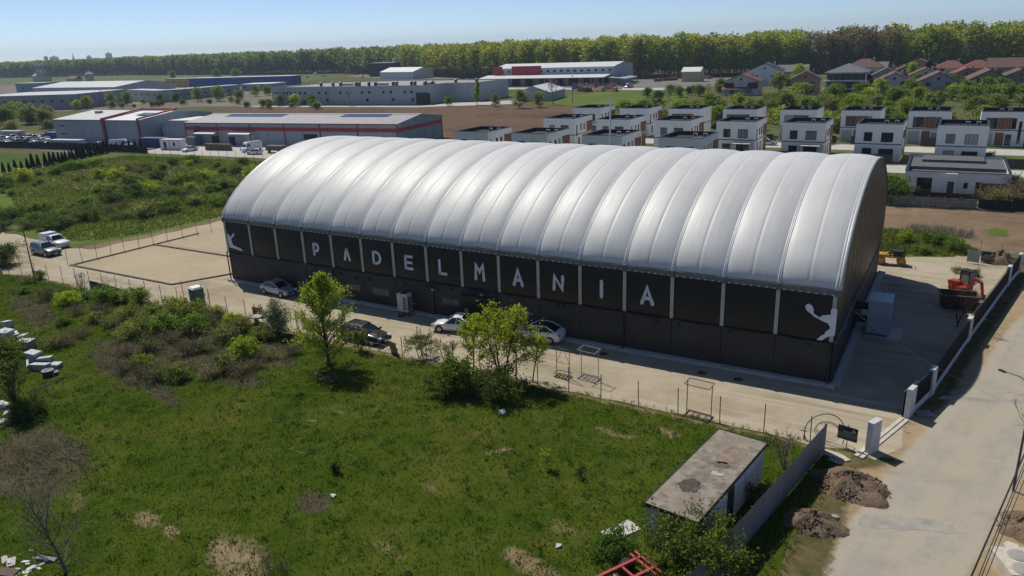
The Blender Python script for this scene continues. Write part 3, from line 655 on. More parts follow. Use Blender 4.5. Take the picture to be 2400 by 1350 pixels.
wood_panel(t, 10.4, 13.6, -.05, -.002, .3, 2.0, 6, 'x'); window(t,(10.0,0,1.2),.6,1.8,'y-',mull=0)
# concrete panel fence and dark net in front of it
t = thing('concrete_fence', 'weathered grey concrete panel fence in front of the bungalow', 'fence', (-3.2,67.2,0), radians(3))
M_OLDC = pm('old_concrete', (.19,.185,.175), .9, .35, 1.5, .3, 15)
for i in range(6):
    for j in range(3): m = MB(); m.box(i*2.05+.1,i*2.05+2.0,-.03,.03,.05+j*.5,.53+j*.5); part('panel', m, M_OLDC, t)
    m = MB(); m.box(i*2.05-.06,i*2.05+.08,-.07,.07,0,1.75); part('post', m, M_OLDC, t)
t = thing('net_fence', 'dark green netted fence right of the concrete panels', 'fence', (9.2,67.9,0), radians(3))
for i in range(5):
    m = MB(); m.box(i*2+.03,i*2+1.97,-.01,.01,.1,1.6); part('net', m, pm('dark_green_net',(.012,.022,.017),.9,.3,6), t)
    m = MB(); m.cyl((i*2,0,0),.04,1.75,6); part('post', m, DARKG, t)
t = thing('net_fence', 'black net fence line behind the concrete panels and bungalow garden', 'fence', (-7,74.4,0), radians(2))
for i in range(11):
    m = MB(); m.box(i*2.2+.03,i*2.2+2.17,-.01,.01,.05,.95); part('net', m, BLACKM, t)
    m = MB(); m.cyl((i*2.2,0,0),.04,1.0,6); part('post', m, DARKG, t)

# ---------------------------------------------------------------- warehouses
M_GWALL = pm('grey_blue_panel', (.30,.335,.37), .55, .12, .8, streak=True)
M_GWALL2 = pm('pale_grey_panel', (.40,.425,.45), .55, .1, .8, streak=True)
M_RED = pm('red_trim', (.33,.025,.035), .5, .15, 1.5)
M_SHEET = pm('grey_sheet_roof', (.34,.35,.365), .45, .14, .5, metal=.15)
M_SHEETW = pm('white_sheet_roof', (.62,.63,.64), .45, .08, .5)
M_SOLAR = pm('solar_panel', (.03,.045,.085), .15, .2, 1)
M_DARKD = pm('dark_door', (.02,.021,.024), .6, .2, 2)
def gable_roof(mb, x0, x1, y0, y1, ze, zr, axis='x', ov=.3, th=.14):
    if axis == 'x':
        ym = (y0+y1)/2
        for a, b in ((y0-ov, ym), (y1+ov, ym)):
            q = [(x0-ov,a,ze),(x1+ov,a,ze),(x1+ov,b,zr),(x0-ov,b,zr)]
            if a > b: q.reverse()
            mb.plate([(p[0],p[1],p[2]) for p in q], (0,0,th))
    else:
        xm = (x0+x1)/2
        for a, b in ((x0-ov, xm), (x1+ov, xm)):
            q = [(a,y0-ov,ze),(b,y0-ov,zr),(b,y1+ov,zr),(a,y1+ov,ze)]
            if a > b: q.reverse()
            mb.plate(q, (0,0,th))
# red striped warehouse
A, B = np.array([-190.5,90.4]), np.array([-119.0,99.2]); L = float(np.linalg.norm(B-A)); rz = atan2(B[1]-A[1],B[0]-A[0]); D_ = 24; ZE = 6.1; ZR = 7.5
t = thing('striped_warehouse', 'grey warehouse with long red band, red columns and roof solar panels', 'warehouse', (A[0],A[1],0), rz)
nb = 12
for i in range(nb):
    m = MB(); m.box(L*i/nb+.05,L*(i+1)/nb-.05,0,.12,0,ZE); part('wall_panel', m, M_GWALL, t)
m = MB(); m.box(.12,L-.12,.14,D_,0,ZE-.02); m.add([(0,0.14,ZE-.02),(0,D_,ZE-.02),(0,D_/2,ZR)],[(0,1,2)]); part('core_wall', m, M_GWALL, t)
for i in range(5):
    y0 = D_*i/5+(.15 if i==0 else .05); y1 = D_*(i+1)/5-.05; m = MB()
    zt = lambda y: ZE+(ZR-ZE)*(1-abs(y-D_/2)/(D_/2))-.05
    ym = D_/2; pl = [(y0,0),(y1,0),(y1,zt(y1))]+([(ym,zt(ym))] if y0 < ym < y1 else [])+[(y0,zt(y0))]
    m.plate([(L-.1,a,b) for a,b in pl], (.15,0,0)); part('gable_wall_panel', m, pm('gable_blue_panel',(.22,.27,.31),.55,.1,.8), t)
m = MB(); gable_roof(m,0,L,0,D_,ZE,ZR,'x',.35); part('roof', m, pm('mauve_sheet_roof',(.25,.245,.265),.6,.15,.4), t)
m = MB(); m.box(-.5,L+.5,D_/2-.4,D_/2+.6,ZR+.1,ZR+.24); part('ridge_cap', m, M_SHEETW, t)
m = MB(); m.box(-.15,L+.12,-.12,-.01,4.15,5.1); m.box(L+.06,L+.16,-.1,D_,4.15,5.1); part('red_band', m, M_RED, t)
m = MB(); m.box(-.2,L+.3,-.42,-.36,ZE-.06,ZE+.2); part('eave_trim', m, M_RED, t)
for i in range(nb+1):
    if i % 2 == 0 or i == nb: m = MB(); m.box(L*i/nb-.14,L*i/nb+.14,-.16,-.0,0,ZE); part('red_column', m, M_RED, t)
m = MB(); m.box(L+.05,L+.2,D_-.2,D_,0,ZE); part('red_column', m, M_RED, t)
for (a,b,h) in ((9.5,12.3,2.6),(22,25.2,3.0),(42.5,47,3.4),(16,18.2,2.4)):
    m = MB(); m.box(a,b,-.07,-.003,0,h); part('door', m, M_DARKD if a != 22 else M_GWALL2, t)
for a,b in ((5.3,12.8),(18,25.5)):
    m = MB(); m.plate([(a,-2.6,3.35),(b,-2.6,3.35),(b,-.01,3.85),(a,-.01,3.85)],(0,0,.12)); part('door_canopy', m, M_SHEETW, t)
m = MB(); m.box(3.2,5.6,-.06,-.003,3.5,5.3); part('poster_window', m, GLASSB, t)
for (s0,s1) in ((8,30),(49,66)):
    n = int((s1-s0)/1.9)
    for i in range(n):
        m = MB()
        for r_ in range(2):
            ya = D_/2-3.9+r_*1.7; yb = ya+1.6; za = ZE+(ZR-ZE)*ya/(D_/2)+.2; zb = ZE+(ZR-ZE)*yb/(D_/2)+.2
            m.plate([(s0+i*1.9,ya,za),(s0+i*1.9+1.8,ya,za),(s0+i*1.9+1.8,yb,zb),(s0+i*1.9,yb,zb)],(0,0,.05))
        part('solar_panel', m, M_SOLAR, t)
m = MB(); m.box(3,6,-3.2,-.2,0,2.5); part('porch', m, pm('porch_grey',(.14,.16,.18),.6,.1,2), t)
# low grey round-shouldered shed left of it
t = thing('grey_shed', 'small pale grey shed with sloped shoulder between the two warehouses', 'shed', (-205,93,0), rz)
m = MB(); m.plate([(0,0,0),(13,0,0),(13,0,6.3),(3,0,6.3),(0,0,4.4)],(0,12,0)); part('wall', m, M_GWALL2, t); m = MB(); m.box(3,13.2,-.2,12.2,6.32,6.44); part('roof', m, M_SHEETW, t)
# twin grey warehouse with red portal
A = np.array([-244.0,82.4]); B = np.array([-206.2,86.2]); L = float(np.linalg.norm(B-A)); rz = atan2(B[1]-A[1],B[0]-A[0]); ZE = 7.0; ZR = 8.6; D_ = 29
t = thing('twin_warehouse', 'grey twin warehouse with red portal frame behind the dark compound fence', 'warehouse', (A[0],A[1],0), rz)
xm = 22.6; nb = 6
for i in range(4): m = MB(); m.box(xm*i/4+.03,xm*(i+1)/4-.03,0,.12,0,ZE); part('wall_panel', m, M_GWALL, t)
for i in range(3): m = MB(); m.box(xm+.6+(L-xm-.6)*i/3+.03,xm+.6+(L-xm-.6)*(i+1)/3-.03,.3,.42,0,ZE-.1); part('wall_panel', m, M_GWALL, t)
m = MB(); m.box(.1,L-.1,.43,D_,0,ZE-.15); m.plate([(L-.2,.43,0),(L-.2,D_,0),(L-.2,D_,ZE-.1),(L-.2,D_/2,ZR-.1),(L-.2,.43,ZE-.1)],(.2,0,0)); m.plate([(0,.43,0),(0,.43,ZE-.1),(0,D_/2,ZR-.1),(0,D_,ZE-.1),(0,D_,0)],(.15,0,0)); part('core_wall', m, M_GWALL, t)
m = MB(); gable_roof(m,.3,xm,0,D_,ZE,ZR,'x',.3); part('roof', m, M_SHEET, t)
m = MB(); gable_roof(m,xm+1,L,0,D_,ZE-.1,ZR-.1,'x',.2); part('roof', m, M_SHEETW, t)
for x, w_ in ((xm+.1,.9),(L,.5)):
    m = MB(); m.box(x-w_/2,x+w_/2,-.35,.1,0,ZE+.2); m.plate([(x-w_/2,-.35,ZE+.2),(x+w_/2,-.35,ZE+.2),(x+w_/2,D_/2,ZR+.35),(x-w_/2,D_/2,ZR+.35)],(0,0,.45)); part('red_portal', m, M_RED, t)
m = MB(); m.box(xm,L+.3,D_/2-.2,D_/2+.3,ZR+.3,ZR+.7); part('ridge_trim', m, M_RED, t)
for z in (5.2,2.7): window(t,(3.6,0,z),3.0,.9,'y-',WHITEP,GLASSB,2)
m = MB(); m.box(-.2,L,-.32,-.26,ZE-.1,ZE+.1); part('gutter', m, M_EAVE, t)
m = MB(); m.plate([(L-8,6,ZE+1.0),(L-1,6,ZE+1.0),(L-1,9.5,ZE+1.35),(L-8,9.5,ZE+1.35)],(0,0,.06)); part('solar_panel', m, M_SOLAR, t)
m = MB(); m.box(8,10,9,10.5,ZE+1.1,ZE+1.9); part('roof_unit', m, STEEL, t)
# long grey factory
def footprint(name, label, pts, z, mats, cat='factory', par=.5):
    c = pts[0]; t = thing(name, label, cat, (c[0],c[1],0)); P = [(p[0]-c[0],p[1]-c[1]) for p in pts]
    m = MB(); m.prism(P, 0, z-par); part('core', m, mats[1], t)
    for i in range(len(P)):
        a = Vector(P[i]); b = Vector(P[(i+1)%len(P)]); d = (b-a); Ls = d.length; d.normalize(); nrm = Vector((d.y,-d.x)); n = max(1,int(Ls/9))
        for k_ in range(n):
            p0 = a+d*(Ls*k_/n+.03); p1 = a+d*(Ls*(k_+1)/n-.03); q0 = p0+nrm*.16; q1 = p1+nrm*.16
            m = MB(); m.prism([(p0.x,p0.y),(q0.x,q0.y),(q1.x,q1.y),(p1.x,p1.y)], 0, z); part('wall_panel', m, mats[0], t)
    return t, P
pts = [(-292,217.5),(-204,226.5),(-205,242.8),(-189.5,245.5),(-190,275),(-262,275),(-296,262)]
t, P = footprint('long_factory', 'long pale grey factory with small square windows and rooftop fans', pts, 8.5, [M_GWALL2, pm('flat_roof_beige',(.30,.285,.26),.9,.15,.3)])
dx = (P[1][0]-P[0][0]); dy = P[1][1]-P[0][1]
def wl(s, z, w_=1.2, h_=1.1):
    m = MB(); x, y = P[0][0]+dx*s, P[0][1]+dy*s; m.obox((x,y-.2,z),(w_,.14,h_),atan2(dy,dx)); return part('window', m, GLASS, t)
for s in (.035,.06,.085,.11,.135,.165,.20,.235,.33,.375,.47,.515,.61,.655,.745,.79,.875,.915): wl(s,5.6)
for s in (.38,.64,.80,.92): wl(s,2.2,1.3,1.4)
m = MB(); m.obox((P[0][0]+dx*.985,P[0][1]+dy*.985-.6,2.6),(7,.7,5.0),atan2(dy,dx)); part('gate', m, M_DARKD, t)
for i,(x,y) in enumerate(((20,14),(27,15),(32,15),(42,15),(44,15),(50,15),(54,15),(64,16),(66,16),(74,17),(76,17),(82,17),(86,17),(90,30),(99,34))):
    m = MB(); m.cyl((x,y,8.0),.75,1.5,10); m.lathe([(.9,9.5),(.9,9.7),(.3,10.0)],10,(x,y,0)); part('roof_fan', m, DARKG, t)
for i,(x,y) in enumerate(((30,18),(52,18),(79,19))): m = MB(); m.box(x,x+6,y,y+2,8.0,9.0); part('roof_duct', m, STEEL, t)
# further industrial buildings: name, label, front-left px, front-right px, depth, height, rise, wall, roof
M_BLUE = pm('blue_cladding', (.025,.085,.30), .5, .15, .8); M_YEL = pm('yellow_cladding', (.48,.33,.05), .55, .12, .8); M_DKB = pm('charcoal_cladding', (.025,.03,.038), .55, .15, 1)
M_CREAM = pm('cream_wall', (.45,.42,.34), .8, .12, 1); M_GREYW = pm('weathered_wall', (.28,.30,.32), .85, .2, .6, streak=True)
def shed(name, label, pl, pr, D_, H_, rise, wall, roof, axis='x', cat='warehouse', ndoor=0, nwin=0, winz=None, loc=None):
    a, b = (G(*pl)[:2], G(*pr)[:2]) if loc is None else (np.array(loc[0],float), np.array(loc[1],float))
    L = float(np.linalg.norm(b-a)); rz = atan2(b[1]-a[1], b[0]-a[0])
    t = thing(name, label, cat, (a[0],a[1],0), rz); n = max(3,int(L/8))
    for i in range(n): m = MB(); m.box(L*i/n+.03,L*(i+1)/n-.03,0,.15,0,H_); part('wall_panel', m, wall, t)
    m = MB(); m.box(.02,L-.02,.16,D_,0,H_-.02)
    if rise and axis == 'x':
        for x in (0,L-.2): m.plate([(x,.16,H_-.02),(x,D_,H_-.02),(x,D_/2,H_+rise-.04)],(.2,0,0))
    elif rise:
        m.plate([(0,0,H_),(L,0,H_),(L/2,0,H_+rise-.05)],(0,.2,0))
    part('core_wall', m, wall, t)
    m = MB()
    if rise: gable_roof(m,0,L,0,D_,H_,H_+rise,axis,.3,.2)
    else: m.box(-.2,L+.2,-.2,D_+.2,H_+.01,H_+.25)
    part('roof', m, roof, t)
    for i in range(ndoor): x = L*(i+.5)/ndoor; m = MB(); m.box(x-2,x+2,-.12,-.004,0,min(4.2,H_*.7)); part('door', m, M_DARKD, t)
    for i in range(nwin): x = L*(i+.5)/nwin; m = MB(); m.box(x-.9,x+.9,-.12,-.004,(winz or H_*.6)-.6,(winz or H_*.6)+.6); part('window', m, GLASS, t)
    return t, L
shed('grey_factory','low weathered grey factory at the far left edge behind the road',(-60,262),(184,256),40,7.6,.0,M_GREYW,M_SHEET,nwin=11,winz=4.6)
shed('gabled_factory','wide factory with pale low gable roof left of the yellow block',(81,227),(273,227),48,6.3,3.0,M_GWALL2,M_SHEET,nwin=16,winz=3.8)
shed('teal_annex','small teal and white annex building behind the grey factory',(41,222),(108,220),14,8.5,0,pm('teal_wall',(.16,.30,.36),.6,.1,1),M_SHEET,nwin=2)
shed('office_block','pale two storey office block beside the orchard trees',(302,237),(372,241),9,6.5,0,M_GWALL2,M_SHEET,nwin=5,winz=4.2)
shed('store_hall','long low grey store hall with dark window strip behind the orchard trees',(373,239),(565,222),10,6.0,0,M_GREYW,M_SHEET,nwin=10,winz=3.2)
shed('blue_warehouse','long blue clad warehouse in front of the far pasture',(445,204),(686,199),12,6.8,0,M_BLUE,M_SHEETW)
shed('yellow_block','yellow clad block at the left end of the blue warehouse',(390,204),(444,204),9,6.8,0,M_YEL,M_SHEET,nwin=4)
shed('white_store','low white store with flat roof right of the long store hall',(566,214),(642,212),18,4.5,0,M_GREYW,M_SHEETW,nwin=4)
shed('charcoal_block','charcoal black block left of the tall white works',(866,180),(924,179),25,12,0,M_DKB,M_SHEET)
t, L_ = shed('white_works','tall white works hall with projecting canopy before the forest',(925,178),(1058,172),40,15.5,0,M_GWALL2,M_SHEETW)
m = MB(); m.box(L_*.38,L_+3,-7,-.02,7.2,7.7)
part('canopy', m, WHITEP, t)
for x in (L_*.6,L_*.8,L_+2): m = MB(); m.box(x,x+.4,-6.8,-6.4,0,7.2); part('canopy_post', m, WHITEP, t)
shed('storage_tent','white storage tent with ridged roof before the tall works',(892,185),(968,185),24,5.4,3.4,WHITEP,M_SHEETW)
# red and white depot with long canopy
t, L_ = shed('red_depot','red and white depot with long open canopy in front of the forest',None,None,34,10,2.2,M_GWALL2,M_SHEETW,nwin=18,winz=8.2,loc=((-252,362),(-173,366)))
for a,b in ((-.2,6.5),(13,33)): m = MB(); m.box(a,b,-.35,-.16,5.8,11.4); part('red_facade', m, M_RED, t)
m = MB(); m.plate([(-4,-13,4.6),(L_-1,-13,4.6),(L_-1,-.2,6.0),(-4,-.2,6.0)],(0,0,.25)); part('canopy_roof', m, M_SHEETW, t)
for i in range(12): x = -3+i*(L_+1)/11; m = MB(); m.box(x,x+.3,-12.6,-12.3,0,4.6); part('canopy_post', m, STEEL, t)
for i in range(8): x = 3+i*9.6; m = MB(); m.box(x,x+6,-.15,-.01,0,3.8); part('door', m, M_DARKD if i%3 else M_RED, t)
m = MB(); m.plate([(L_+.02,-9,4.2),(L_+10,-8,3.4),(L_+10,14,3.4),(L_+.02,14,5)],(0,0,.25)); part('side_canopy', m, M_GWALL, t)
for y in (-7.5,0,7,13): m = MB(); m.box(L_+9.4,L_+9.8,y,y+.4,0,3.4); part('canopy_post', m, STEEL, t)
shed('party_tent','low white marquee tent beside a bare tree near the ploughed field',(1211,238),(1289,237),26,3.6,2.8,pm('tent_wall',(.40,.41,.42),.7,.06,1),M_SHEETW,axis='y')
shed('small_store','small cream store with pale gable roof before the forest edge',None,None,7,5.5,2.4,pm('pale_yellow_wall',(.42,.38,.2),.8,.1,1),M_SHEETW,cat='shed',loc=((-139,386),(-128,386)))
# church
c = G(92,192); t = thing('church', 'orthodox church with two slim towers and conical roofs at far left', 'church', (c[0],c[1],0)); K_ = .64
m = MB(); m.box(-22,22,0,14,0,11); part('nave', m, M_CREAM, t); m = MB(); gable_roof(m,-22,22,0,14,11,16,'x',1,.4); part('nave_roof', m, M_GREYW, t)
for x in (-8,9):
    m = MB(); m.lathe([(4.6,11),(4.6,19),(5.6,19.3),(3.6,21.5),(3.4,32)],8,(x,7,0)); tw = part('tower', m, M_CREAM, t)
    m = MB(); m.lathe([(5.6,32),(4.4,33.4),(.3,37.2),(.12,41)],8,(x,7,0)); part('tower_roof', m, M_GREYW, tw)
    for a in range(8):
        q = a*pi/4+pi/8; m = MB(); m.obox((x+3.3*cos(q),7+3.3*sin(q),27),(.5,1.0,5),q); part('window', m, GLASS, tw)
t.scale = (K_,K_,K_)
c = G(212,193); t = thing('bell_pavilion', 'small cream bell pavilion with pointed roof right of the church', 'pavilion', (c[0],c[1],0)); t.scale = (.62,)*3
m = MB(); m.box(-6,6,-5,5,0,15); part('wall', m, M_CREAM, t); m = MB(); m.lathe([(10,15),(6,17),(.3,20)],4,(0,0,0)); part('roof', m, M_GREYW, t)
for x in (-2.4,2.4): m = MB(); m.box(x-.9,x+.9,-5.1,-5.0,8,13); part('window', m, GLASS, t)
c = G(176,193); t = thing('parish_house', 'low parish house with brown roof between church and pavilion', 'house', (c[0],c[1],0)); t.scale = (.7,)*3
m = MB(); m.box(-13,13,-6,6,0,6); part('wall', m, M_CREAM, t); m = MB(); gable_roof(m,-13,13,-6,6,6,10,'x',1,.4); part('roof', m, pm('brown_tile',(.16,.10,.07),.8,.2,1), t)
# distant city blocks behind the forest
for i,(px,w_,top,lab) in enumerate(((107,30,133.5,'pale low tower block on the horizon, leftmost of the far city'),(126,60,133,'wide pale slab block on the horizon beside the leftmost one'),(171,14,130,'thin spired tower on the far horizon'),(208,34,132,'small pale block on the horizon between spire and blue tower'),(254,46,125,'blue tower block standing highest on the horizon'))):
    d = _f+_r*(px-1200)/FPX+_u*(675-top)/FPX; s = 4300/hypot(d[0],d[1]); q = CAM+d*s
    m = MB(); rzz = atan2(-d[0],d[1])
    t = thing('far_tower_block', lab, 'tower block', (q[0],q[1],0), rzz, None)
    mt = pm('far_block_blue',(.16,.26,.42),.7,.05,.05) if i==4 else pm('far_block_pale',(.38,.42,.46),.8,.05,.05)
    if i == 2: m.lathe([(7,0),(7,q[2]-18),(3,q[2]-8),(.6,q[2]+12)],8)
    else: m.box(-w_/2*.62,w_/2*.62,0,20,0,q[2])
    part('tower', m, mt, t)
    if i != 2: m = MB(); m.box(-5,5,3,12,q[2],q[2]+5); part('roof_house', m, mt, t)

# ---------------------------------------------------------------- gabled houses before the forest
M_RT = pm('red_roof_tile', (.17,.055,.045), .75, .25, 1.2); M_BT = pm('brown_roof_tile', (.12,.066,.05), .8, .25, 1.2); M_GT = pm('grey_roof_tile', (.12,.13,.15), .6, .2, 1.2); M_BLT = pm('blue_grey_roof', (.055,.075,.115), .5, .2, 1.2)
M_TAN = pm('tan_render', (.30,.22,.17), .85, .12, .8); M_LWALL = pm('light_render', (.52,.51,.49), .85, .08, .8); M_GLW = pm('grey_render', (.30,.31,.33), .85, .1, .8)
def ghouse(label, px, py, wd, dp, eh, rise, wall, roof, rz=0, axis='y', porch=False, solar=False, dark_timber=False, hip=False):
    g = G(px,py); t = thing('gabled_house', label, 'house', (g[0],g[1],0), rz)
    x0, x1 = -wd/2, wd/2; m = MB(); m.box(x0,x1,0,dp,0,eh)
    if not hip:
        if axis == 'y':
            m.plate([(x0,0,eh),(x1,0,eh),(0,0,eh+rise)],(0,.2,0)); m.plate([(x0,dp-.2,eh),(x1,dp-.2,eh),(0,dp-.2,eh+rise)],(0,.2,0))
        else:
            m.plate([(x0,0,eh),(x0,dp/2,eh+rise),(x0,dp,eh)],(.2,0,0)); m.plate([(x1-.2,0,eh),(x1-.2,dp,eh),(x1-.2,dp/2,eh+rise)],(.2,0,0))
    part('wall', m, wall, t); m = MB()
    if hip:
        o_ = .6; V = [(x0-o_,-o_,eh),(x1+o_,-o_,eh),(x1+o_,dp+o_,eh),(x0-o_,dp+o_,eh),(-wd*.12,dp/2,eh+rise),(wd*.12,dp/2,eh+rise)]
        m.add(V, [(0,1,5,4),(1,2,5),(2,3,4,5),(3,0,4),(3,2,1,0)])
    else: gable_roof(m,x0,x1,0,dp,eh,eh+rise,axis,.6,.18)
    rf = part('roof', m, roof, t)
    m = MB(); m.box(wd*.2,wd*.2+.8,dp*.6,dp*.6+.8,eh+rise*.3,eh+rise*1.15); part('chimney', m, wall, rf)
    if solar:
        for i in range(4):
            m = MB(); s0 = dp*.15+i*dp*.18; zz_ = lambda x: eh+rise*(1-abs(x)/(wd/2))+.35
            m.plate([(-.4,s0,zz_(.4)),(-.4,s0+dp*.15,zz_(.4)),(-wd*.42,s0+dp*.15,zz_(wd*.42)),(-wd*.42,s0,zz_(wd*.42))][::-1],(0,0,.05))
            m.plate([(.4,s0,zz_(.4)),(wd*.42,s0,zz_(wd*.42)),(wd*.42,s0+dp*.15,zz_(wd*.42)),(.4,s0+dp*.15,zz_(.4))],(0,0,.05)); part('solar_panel', m, M_SOLAR, rf)
    for z in ([1.6,4.4] if eh > 4.5 else [1.5]):
        for x in (-wd*.25,wd*.25):
            window(t,(x,0,z),1.7,1.4,'y-',BLACKM,GLASSB if z > 3 else GLASS,1,.1)
        window(t,(x1,dp*.35,z),1.3,1.3,'x+',BLACKM,GLASS,0,.1)
    if rise > 2.2 and axis == 'y' and not hip: window(t,(0,0,eh+rise*.35),.9,1.0,'y-',BLACKM,GLASS,0,.1)
    if porch:
        m = MB(); m.plate([(x0-.5,-3,2.6),(x1*.6,-3,2.6),(x1*.6,-.02,3.4),(x0-.5,-.02,3.4)],(0,0,.15)); part('porch_roof', m, roof, t)
        m = MB()
        for x in (x0,0,x1*.55): m.box(x,x+.25,-2.9,-2.65,0,2.6)
        part('porch_post', m, wall, t)
    if dark_timber:
        for x in (x0*.72,x1*.72): m = MB(); m.box(x-wd*.13,x+wd*.13,-.12,-.004,2.8,eh-.2); part('timber_panel', m, pm('dark_timber',(.06,.03,.025),.8,.2,2), t)
    return t
ghouse('white gabled house with red roof and dark timber sides near the dirt lane',1735,224,14.5,13,5.6,3.2,M_LWALL,M_RT,.10,'y',True,dark_timber=True)
ghouse('plain white house with dark solar roof behind the red roofed house',1790,200,16,15,7,3.6,WHITEW,M_BLT,.1,'y',solar=True)
ghouse('tan gabled house with porch left of the glass fronted villa',1885,222,11.5,13,6,3.4,M_TAN,M_BT,.15,'y',True)
ghouse('brown hip roofed house with white walls behind the glass villa',2020,192,17,12,7,4,M_LWALL,M_BT,0,'y',hip=True)
ghouse('far hip roofed house with shiny pale ridge, highest of the group',1975,160,19,14,9,6,M_GLW,M_GT,0,'y',hip=True)
ghouse('dark blue roofed long house behind the yellow green tree',1930,168,26,14,7,4.5,M_GLW,M_BLT,0,'x')
ghouse('dark blue hipped house at the left end of the far group',1885,166,15,14,8,6,M_GLW,M_BLT,0,'y',hip=True)
ghouse('low grey roofed house nearest the white solar house',1855,186,16,14,4,3.5,M_GLW,M_GT,.1,'x')
ghouse('pale grey house right of the hip roofed one with veranda',2046,190,11,11,6.5,2.5,M_GLW,M_GT,0,'x')
ghouse('brown roofed twin house, rear one right of the glass villa',2075,206,12,14,5,3.4,M_GLW,M_BT,.1,'y')
ghouse('brown roofed twin house, front one right of the glass villa',2092,222,12.5,13,5,3.4,M_LWALL,M_BT,.12,'y')
ghouse('brown roofed pair, rear house near the dark conifer',2165,206,12,14,5,3.2,M_LWALL,M_BT,.08,'y')
ghouse('brown roofed pair, front house near the dark conifer',2195,226,13,14,5.2,3.6,M_GLW,M_BT,.1,'y')
ghouse('red roofed pair, rear house towards the right edge',2260,206,12,14,4.8,3.2,M_TAN,M_RT,.1,'y')
ghouse('red roofed pair, front house towards the right edge',2315,216,13,14,4.8,3.6,M_TAN,M_BT,.12,'y')
ghouse('dark roofed house high at the right edge with solar sheets',2370,190,20,13,6,4,M_TAN,M_BT,0,'x')
ghouse('small house with grey solar roof under the right forest',2325,160,13,12,6,4.5,M_GLW,M_GT,0,'x')
ghouse('brown roofed house half hidden under the right forest',2200,160,18,13,6,3.6,M_TAN,M_BT,0,'x')
ghouse('tan brown roofed house behind the brown twin houses',2150,182,18,13,5.5,3.6,M_TAN,M_BT,0,'y')
ghouse('brown roofed house left of the dark conifer in the far group',2118,196,13,12,4.5,3.4,M_TAN,M_BT,.1,'y')
ghouse('red hip roofed house between the red roofed pairs',2225,184,14,12,5.0,3.6,M_LWALL,M_RT,.05,'y',hip=True)
ghouse('red brown hip roofed house beyond the red roofed pair',2290,184,14,12,5.0,3.6,M_TAN,M_RT,.05,'y',hip=True)
ghouse('low brown house at the right edge below the solar roofed one',2388,212,13,12,4.8,3.2,M_TAN,M_BT,.1,'y')
# glass fronted villa
g = G(1978,228); t = thing('glass_villa', 'white three storey villa with glass fronts and shallow grey roof', 'house', (g[0],g[1],0))
m = MB(); m.box(-7,7,1.6,12,0,9.2); part('wall', m, M_LWALL, t)
for z in (0,3.0,6.0,9.0): m = MB(); m.box(-8.2 if z < 7 else -6.4,8 if z < 7 else 6.4,-.6,1.6,z,z+.45); part('balcony_slab', m, WHITEW, t)
for z in (.5,3.5,6.5):
    for x in np.arange(-6,6.1,2.4): m = MB(); m.box(x-1.1,x+1.1,1.45,1.58,z,z+2.4); part('glass_panel', m, GLASSB, t)
for x in (-7.4,7.0): m = MB(); m.box(x,x+.4,-.4,0,0,9); part('pillar', m, WHITEW, t)
m = MB(); o_ = 1; m.add([(-8,-o_,9.45),(8,-o_,9.45),(8,13,9.45),(-8,13,9.45),(0,6,12.6)],[(0,1,4),(1,2,4),(2,3,4),(3,0,4),(3,2,1,0)]); part('roof', m, M_GT, t)
